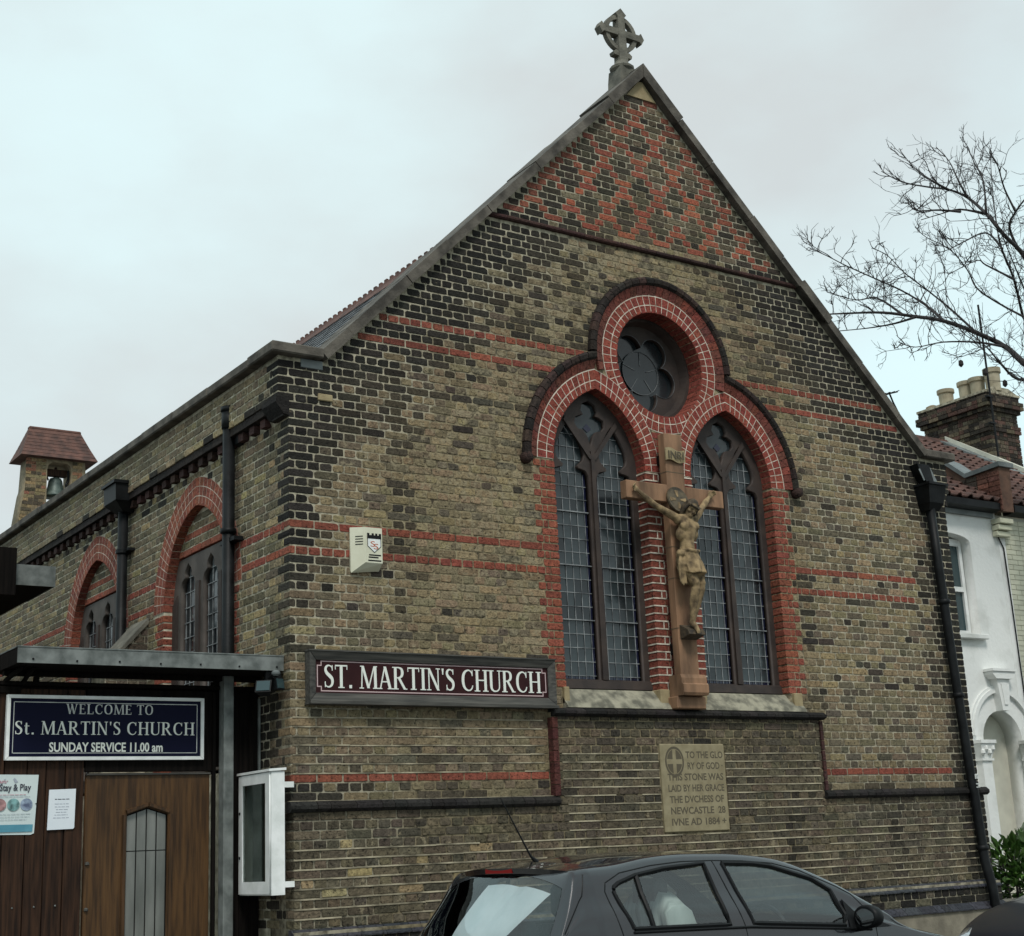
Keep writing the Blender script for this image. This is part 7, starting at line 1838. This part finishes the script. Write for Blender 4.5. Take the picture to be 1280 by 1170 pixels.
        b = MB(); pts = [side_pt(p, q, 0.006) for p, q in ((3.62, 0.74), (3.72, 0.72), (3.72, 0.66), (3.60, 0.66))]
        hl_ = MB(); hl_.tube([(O.x + 3.70, O.y + sgn * 0.66, O.z + 0.70), (O.x + 3.83, O.y + sgn * 0.62, O.z + 0.665)], [0.095, 0.075], 14); hl_.build('headlight', M['headlamp'], root, smooth=True)
        tl = MB(); tl.tube([(O.x + 0.34, O.y + sgn * 0.70, O.z + 0.78), (O.x + 0.42, O.y + sgn * 0.72, O.z + 0.98)], [0.07, 0.05], 12); tl.build('tail_light', M['redlamp'], root, smooth=True)
        for X in (0.72, 3.22):
            b = MB(); b.tube([(O.x + X, O.y + sgn * 0.66, O.z + 0.30), (O.x + X, O.y + sgn * 0.70, O.z + 0.30), (O.x + X, O.y + sgn * 0.84, O.z + 0.30), (O.x + X, O.y + sgn * 0.865, O.z + 0.30)], [0.26, 0.30, 0.30, 0.26], 28); wh = b.build('wheel', M['black'], root)
            b = MB(); b.tube([(O.x + X, O.y + sgn * 0.85, O.z + 0.30), (O.x + X, O.y + sgn * 0.872, O.z + 0.30)], [0.20, 0.18], 24); b.build('rim', M['galv'], wh)
    # spoiler lip with brake light, aerial
    b = MB(); n = 24; v_ = []
    for k in range(n + 1):
        y = -0.60 + 1.20 * k / n; cr_ = 1 - (abs(y) / 0.60) ** 2.5
        zt = 1.404 + 0.028 * cr_; xe = 0.635 + 0.10 * (1 - cr_)
        for X, z in ((xe + 0.16, zt + 0.020 + 0.006 * cr_), (xe, zt), (xe + 0.008, zt - 0.03), (xe + 0.14, zt - 0.035)): v_.append((O.x + X, O.y + y, O.z + z))
    b.add(v_, [(4 * k + p, 4 * k + 4 + p, 4 * k + 4 + (p + 1) % 4, 4 * k + (p + 1) % 4) for k in range(n) for p in range(4)] + [(0, 1, 2, 3), (4 * n + 3, 4 * n + 2, 4 * n + 1, 4 * n)])
    sp_ = b.build('spoiler', paint, root, smooth=False)
    b = MB(); b.box(O.x + 0.638, O.x + 0.66, O.y - 0.14, O.y + 0.14, O.z + 1.405, O.z + 1.43); b.build('brake_light', M['redlamp'], sp_)
    b = MB(); b.tube([(O.x + 0.90, O.y, O.z + 1.455), (O.x + 0.86, O.y, O.z + 1.49), (O.x + 0.68, O.y, O.z + 1.80)], [0.016, 0.006, 0.003], 8); b.build('aerial', M['black'], root)
    # cabin
    b = MB(); b.box(O.x + 0.35, O.x + 2.95, O.y - 0.70, O.y + 0.70, O.z + 0.28, O.z + 0.36); b.box(O.x + 0.35, O.x + 0.95, O.y - 0.66, O.y + 0.66, O.z + 0.95, O.z + 0.975)
    b.hexa([(O.x + 2.45, O.y - 0.70, O.z + 0.5), (O.x + 2.95, O.y - 0.70, O.z + 0.5), (O.x + 2.95, O.y + 0.70, O.z + 0.5), (O.x + 2.45, O.y + 0.70, O.z + 0.5), (O.x + 2.5, O.y - 0.66, O.z + 1.0), (O.x + 2.93, O.y - 0.66, O.z + 0.97), (O.x + 2.93, O.y + 0.66, O.z + 0.97), (O.x + 2.5, O.y + 0.66, O.z + 1.0)])
    b.hexa([(O.x + 2.42, O.y - 0.52, O.z + 0.98), (O.x + 2.55, O.y - 0.52, O.z + 0.98), (O.x + 2.55, O.y - 0.18, O.z + 0.98), (O.x + 2.42, O.y - 0.18, O.z + 0.98), (O.x + 2.46, O.y - 0.50, O.z + 1.05), (O.x + 2.57, O.y - 0.50, O.z + 1.03), (O.x + 2.57, O.y - 0.2, O.z + 1.03), (O.x + 2.46, O.y - 0.2, O.z + 1.05)])
    b.build('cabin', M['trim'], root)
    def seat(xb, yc, w, cover, nm):
        bm = bmesh.new()
        def slab(pts, t, wd):
            MBb = MB()
            for (pa, qa), (pb, qb) in zip(pts[:-1], pts[1:]):
                MBb.hexa([(O.x + pa - t / 2, O.y + yc - wd / 2, O.z + qa), (O.x + pa + t / 2, O.y + yc - wd / 2, O.z + qa), (O.x + pa + t / 2, O.y + yc + wd / 2, O.z + qa), (O.x + pa - t / 2, O.y + yc + wd / 2, O.z + qa), (O.x + pb - t * .4, O.y + yc - wd * .47, O.z + qb), (O.x + pb + t * .4, O.y + yc - wd * .47, O.z + qb), (O.x + pb + t * .4, O.y + yc + wd * .47, O.z + qb), (O.x + pb - t * .4, O.y + yc + wd * .47, O.z + qb)])
            return MBb
        s = slab([(xb + 0.05, 0.50), (xb, 0.80), (xb - 0.09, 1.13)], 0.15, w); s2 = slab([(xb + 0.27, 0.44), (xb + 0.27, 0.54)], 0.5, w); s.add(s2.v, s2.f)
        ob = s.build(nm, cover, root)
        h = MB(); h.bevbox(O.x + xb - 0.17, O.x + xb - 0.07, O.y + yc - 0.13, O.y + yc + 0.13, O.z + 1.16, O.z + 1.34, 0.03); h.tube([(O.x + xb - 0.11, O.y + yc - 0.06, O.z + 1.1), (O.x + xb - 0.12, O.y + yc - 0.06, O.z + 1.18)], 0.01, 6); h.tube([(O.x + xb - 0.11, O.y + yc + 0.06, O.z + 1.1), (O.x + xb - 0.12, O.y + yc + 0.06, O.z + 1.18)], 0.01, 6)
        h.build('headrest', M['trim'], ob)
        return ob
    s1 = seat(1.55, -0.36, 0.46, M['trim'], 'front_seat'); seat(1.55, 0.36, 0.46, M['trim'], 'front_seat'); seat(0.98, -0.36, 0.5, M['trim'], 'rear_seat'); seat(0.98, 0.36, 0.5, M['trim'], 'rear_seat')
    b = MB(); b.tube([(O.x + 2.30 + 0.05 * math.cos(a) * 1.0 - 0.07 * math.cos(a), O.y - 0.36 + 0.18 * math.sin(a), O.z + 0.98 + 0.165 * math.cos(a)) for a in [2 * math.pi * k / 24 for k in range(25)]], 0.015, 8, cap=False); b.box(O.x + 2.30, O.x + 2.42, O.y - 0.40, O.y - 0.32, O.z + 0.94, O.z + 1.0); b.box(O.x + 2.295, O.x + 2.305, O.y - 0.53, O.y - 0.19, O.z + 0.965, O.z + 0.995); b.build('steering_wheel', M['black'], root)
    b = MB(); b.bevbox(O.x + 2.22, O.x + 2.26, O.y - 0.12, O.y + 0.12, O.z + 1.29, O.z + 1.35, 0.015); b.build('interior_mirror', M['black'], root)
    b = MB(); b.prism([(0.12, 0.56), (0.13, 0.68), (-0.01, 0.67), (-0.012, 0.56)], -0.27, 0.27, lambda a, q, d: (O.x + a + 0.16, O.y + d, O.z + q - 0.02)); b.build('number_plate', M['letter2'], root)
    return root, s1
M['carglass'] = mat_clear('car_glass', (0.86, 0.93, 0.92), 0.10, 0.8)
M['hatchglass'] = mat_clear('tinted_rear_glass', (0.85, 0.88, 0.88), 0.07, 0.8)
M['mirrorglass'] = mat_flat('mirror_glass', (0.6, 0.62, 0.62), 0.03, 1.0)
M['headlamp'] = mat_flat('headlamp_glass', (0.45, 0.48, 0.5), 0.05, 0.7, 0.5, 1.0)
M['redlamp'] = mat_flat('red_lamp', (0.20, 0.006, 0.008), 0.2, 0, 0.5, 1.0)
M['trim'] = mat_noise('charcoal_upholstery', (0.035, 0.038, 0.04), (0.065, 0.068, 0.07), 20, 0.9)
M['paintgrey'] = mat_noise('charcoal_car_paint', (0.011, 0.012, 0.015), (0.014, 0.015, 0.018), 300, 0.22, 0.0, spec=0.5, metallic=0.35, coat=1.0)
M['paintnavy'] = mat_noise('dark_blue_car_paint', (0.004, 0.007, 0.013), (0.006, 0.009, 0.016), 300, 0.4, 0.0, spec=0.3, metallic=0.0, coat=0.35)
M['cloth'] = mat_noise('pale_seat_cloth', (0.30, 0.33, 0.31), (0.52, 0.55, 0.52), 4, 0.95, 0.1, 30, stretch=(1, 9, 0.6))
car1, seat1 = make_car('parked_car', (-1.32, -3.85, -1.0), 'charcoal grey five door hatchback parked along the church front', M['paintgrey'], 'cars parked along the kerb')
# pale cloth over the driver's seat
b = MB(); vs = []; n = 22
for k in range(n + 1):
    u = k / n; y = -0.60 + 0.48 * u; wv = 0.012 * math.sin(u * 26) + 0.006 * math.sin(u * 57)
    for X, z in ((1.66 + wv * 1.5, 0.86), (1.60 + wv, 1.0), (1.535 + wv * .5, 1.16), (1.49, 1.285 - 0.10 * abs(2 * u - 1) ** 2), (1.40, 1.30 - 0.12 * abs(2 * u - 1) ** 2), (1.365 - wv * .5, 1.16), (1.40 - wv, 1.0), (1.42 - wv * 1.5, 0.86)): vs.append((-1.32 + X, -3.85 + y, -1.0 + z))
b.add(vs, [(8 * k + p, 8 * k + 8 + p, 8 * k + 9 + p, 8 * k + 1 + p) for k in range(n) for p in range(7)] + [tuple(range(8)), tuple(8 * n + 7 - p for p in range(8))])
b.build('seat_cloth', M['cloth'], seat1, smooth=True, recalc=False)
M['skyreflection'] = mat_noise('pale_sky_reflection', (0.75, 0.8, 0.8), (0.9, 0.92, 0.92), 5, 0.7)  # pale panel behind the rear glass, added to imitate the sky's reflection
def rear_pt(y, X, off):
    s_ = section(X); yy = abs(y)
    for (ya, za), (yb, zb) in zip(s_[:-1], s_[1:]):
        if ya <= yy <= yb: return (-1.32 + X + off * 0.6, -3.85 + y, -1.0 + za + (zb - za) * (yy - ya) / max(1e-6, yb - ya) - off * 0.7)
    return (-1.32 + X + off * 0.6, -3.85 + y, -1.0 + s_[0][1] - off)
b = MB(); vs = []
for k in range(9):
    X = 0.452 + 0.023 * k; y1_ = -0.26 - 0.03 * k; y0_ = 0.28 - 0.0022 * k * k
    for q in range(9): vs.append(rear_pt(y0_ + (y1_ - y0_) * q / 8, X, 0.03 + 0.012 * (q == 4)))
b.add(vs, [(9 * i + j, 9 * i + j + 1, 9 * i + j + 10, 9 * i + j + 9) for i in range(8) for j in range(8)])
b.build('sky_reflection_panel', M['skyreflection'], car1, recalc=False)
car1.scale = (1, 0.94, 1); car1.location = (-1.25, -3.90, -1.0)
car2, _s = make_car('parked_car', (0, 0, 0), 'dark blue car parked nose in at the bottom right corner', M['paintnavy'], 'cars parked along the kerb')
car2.rotation_euler = (0, 0, math.pi); car2.location = (8.95, -3.85, -1.0); car2.scale = (1.3, 1, 1.02)
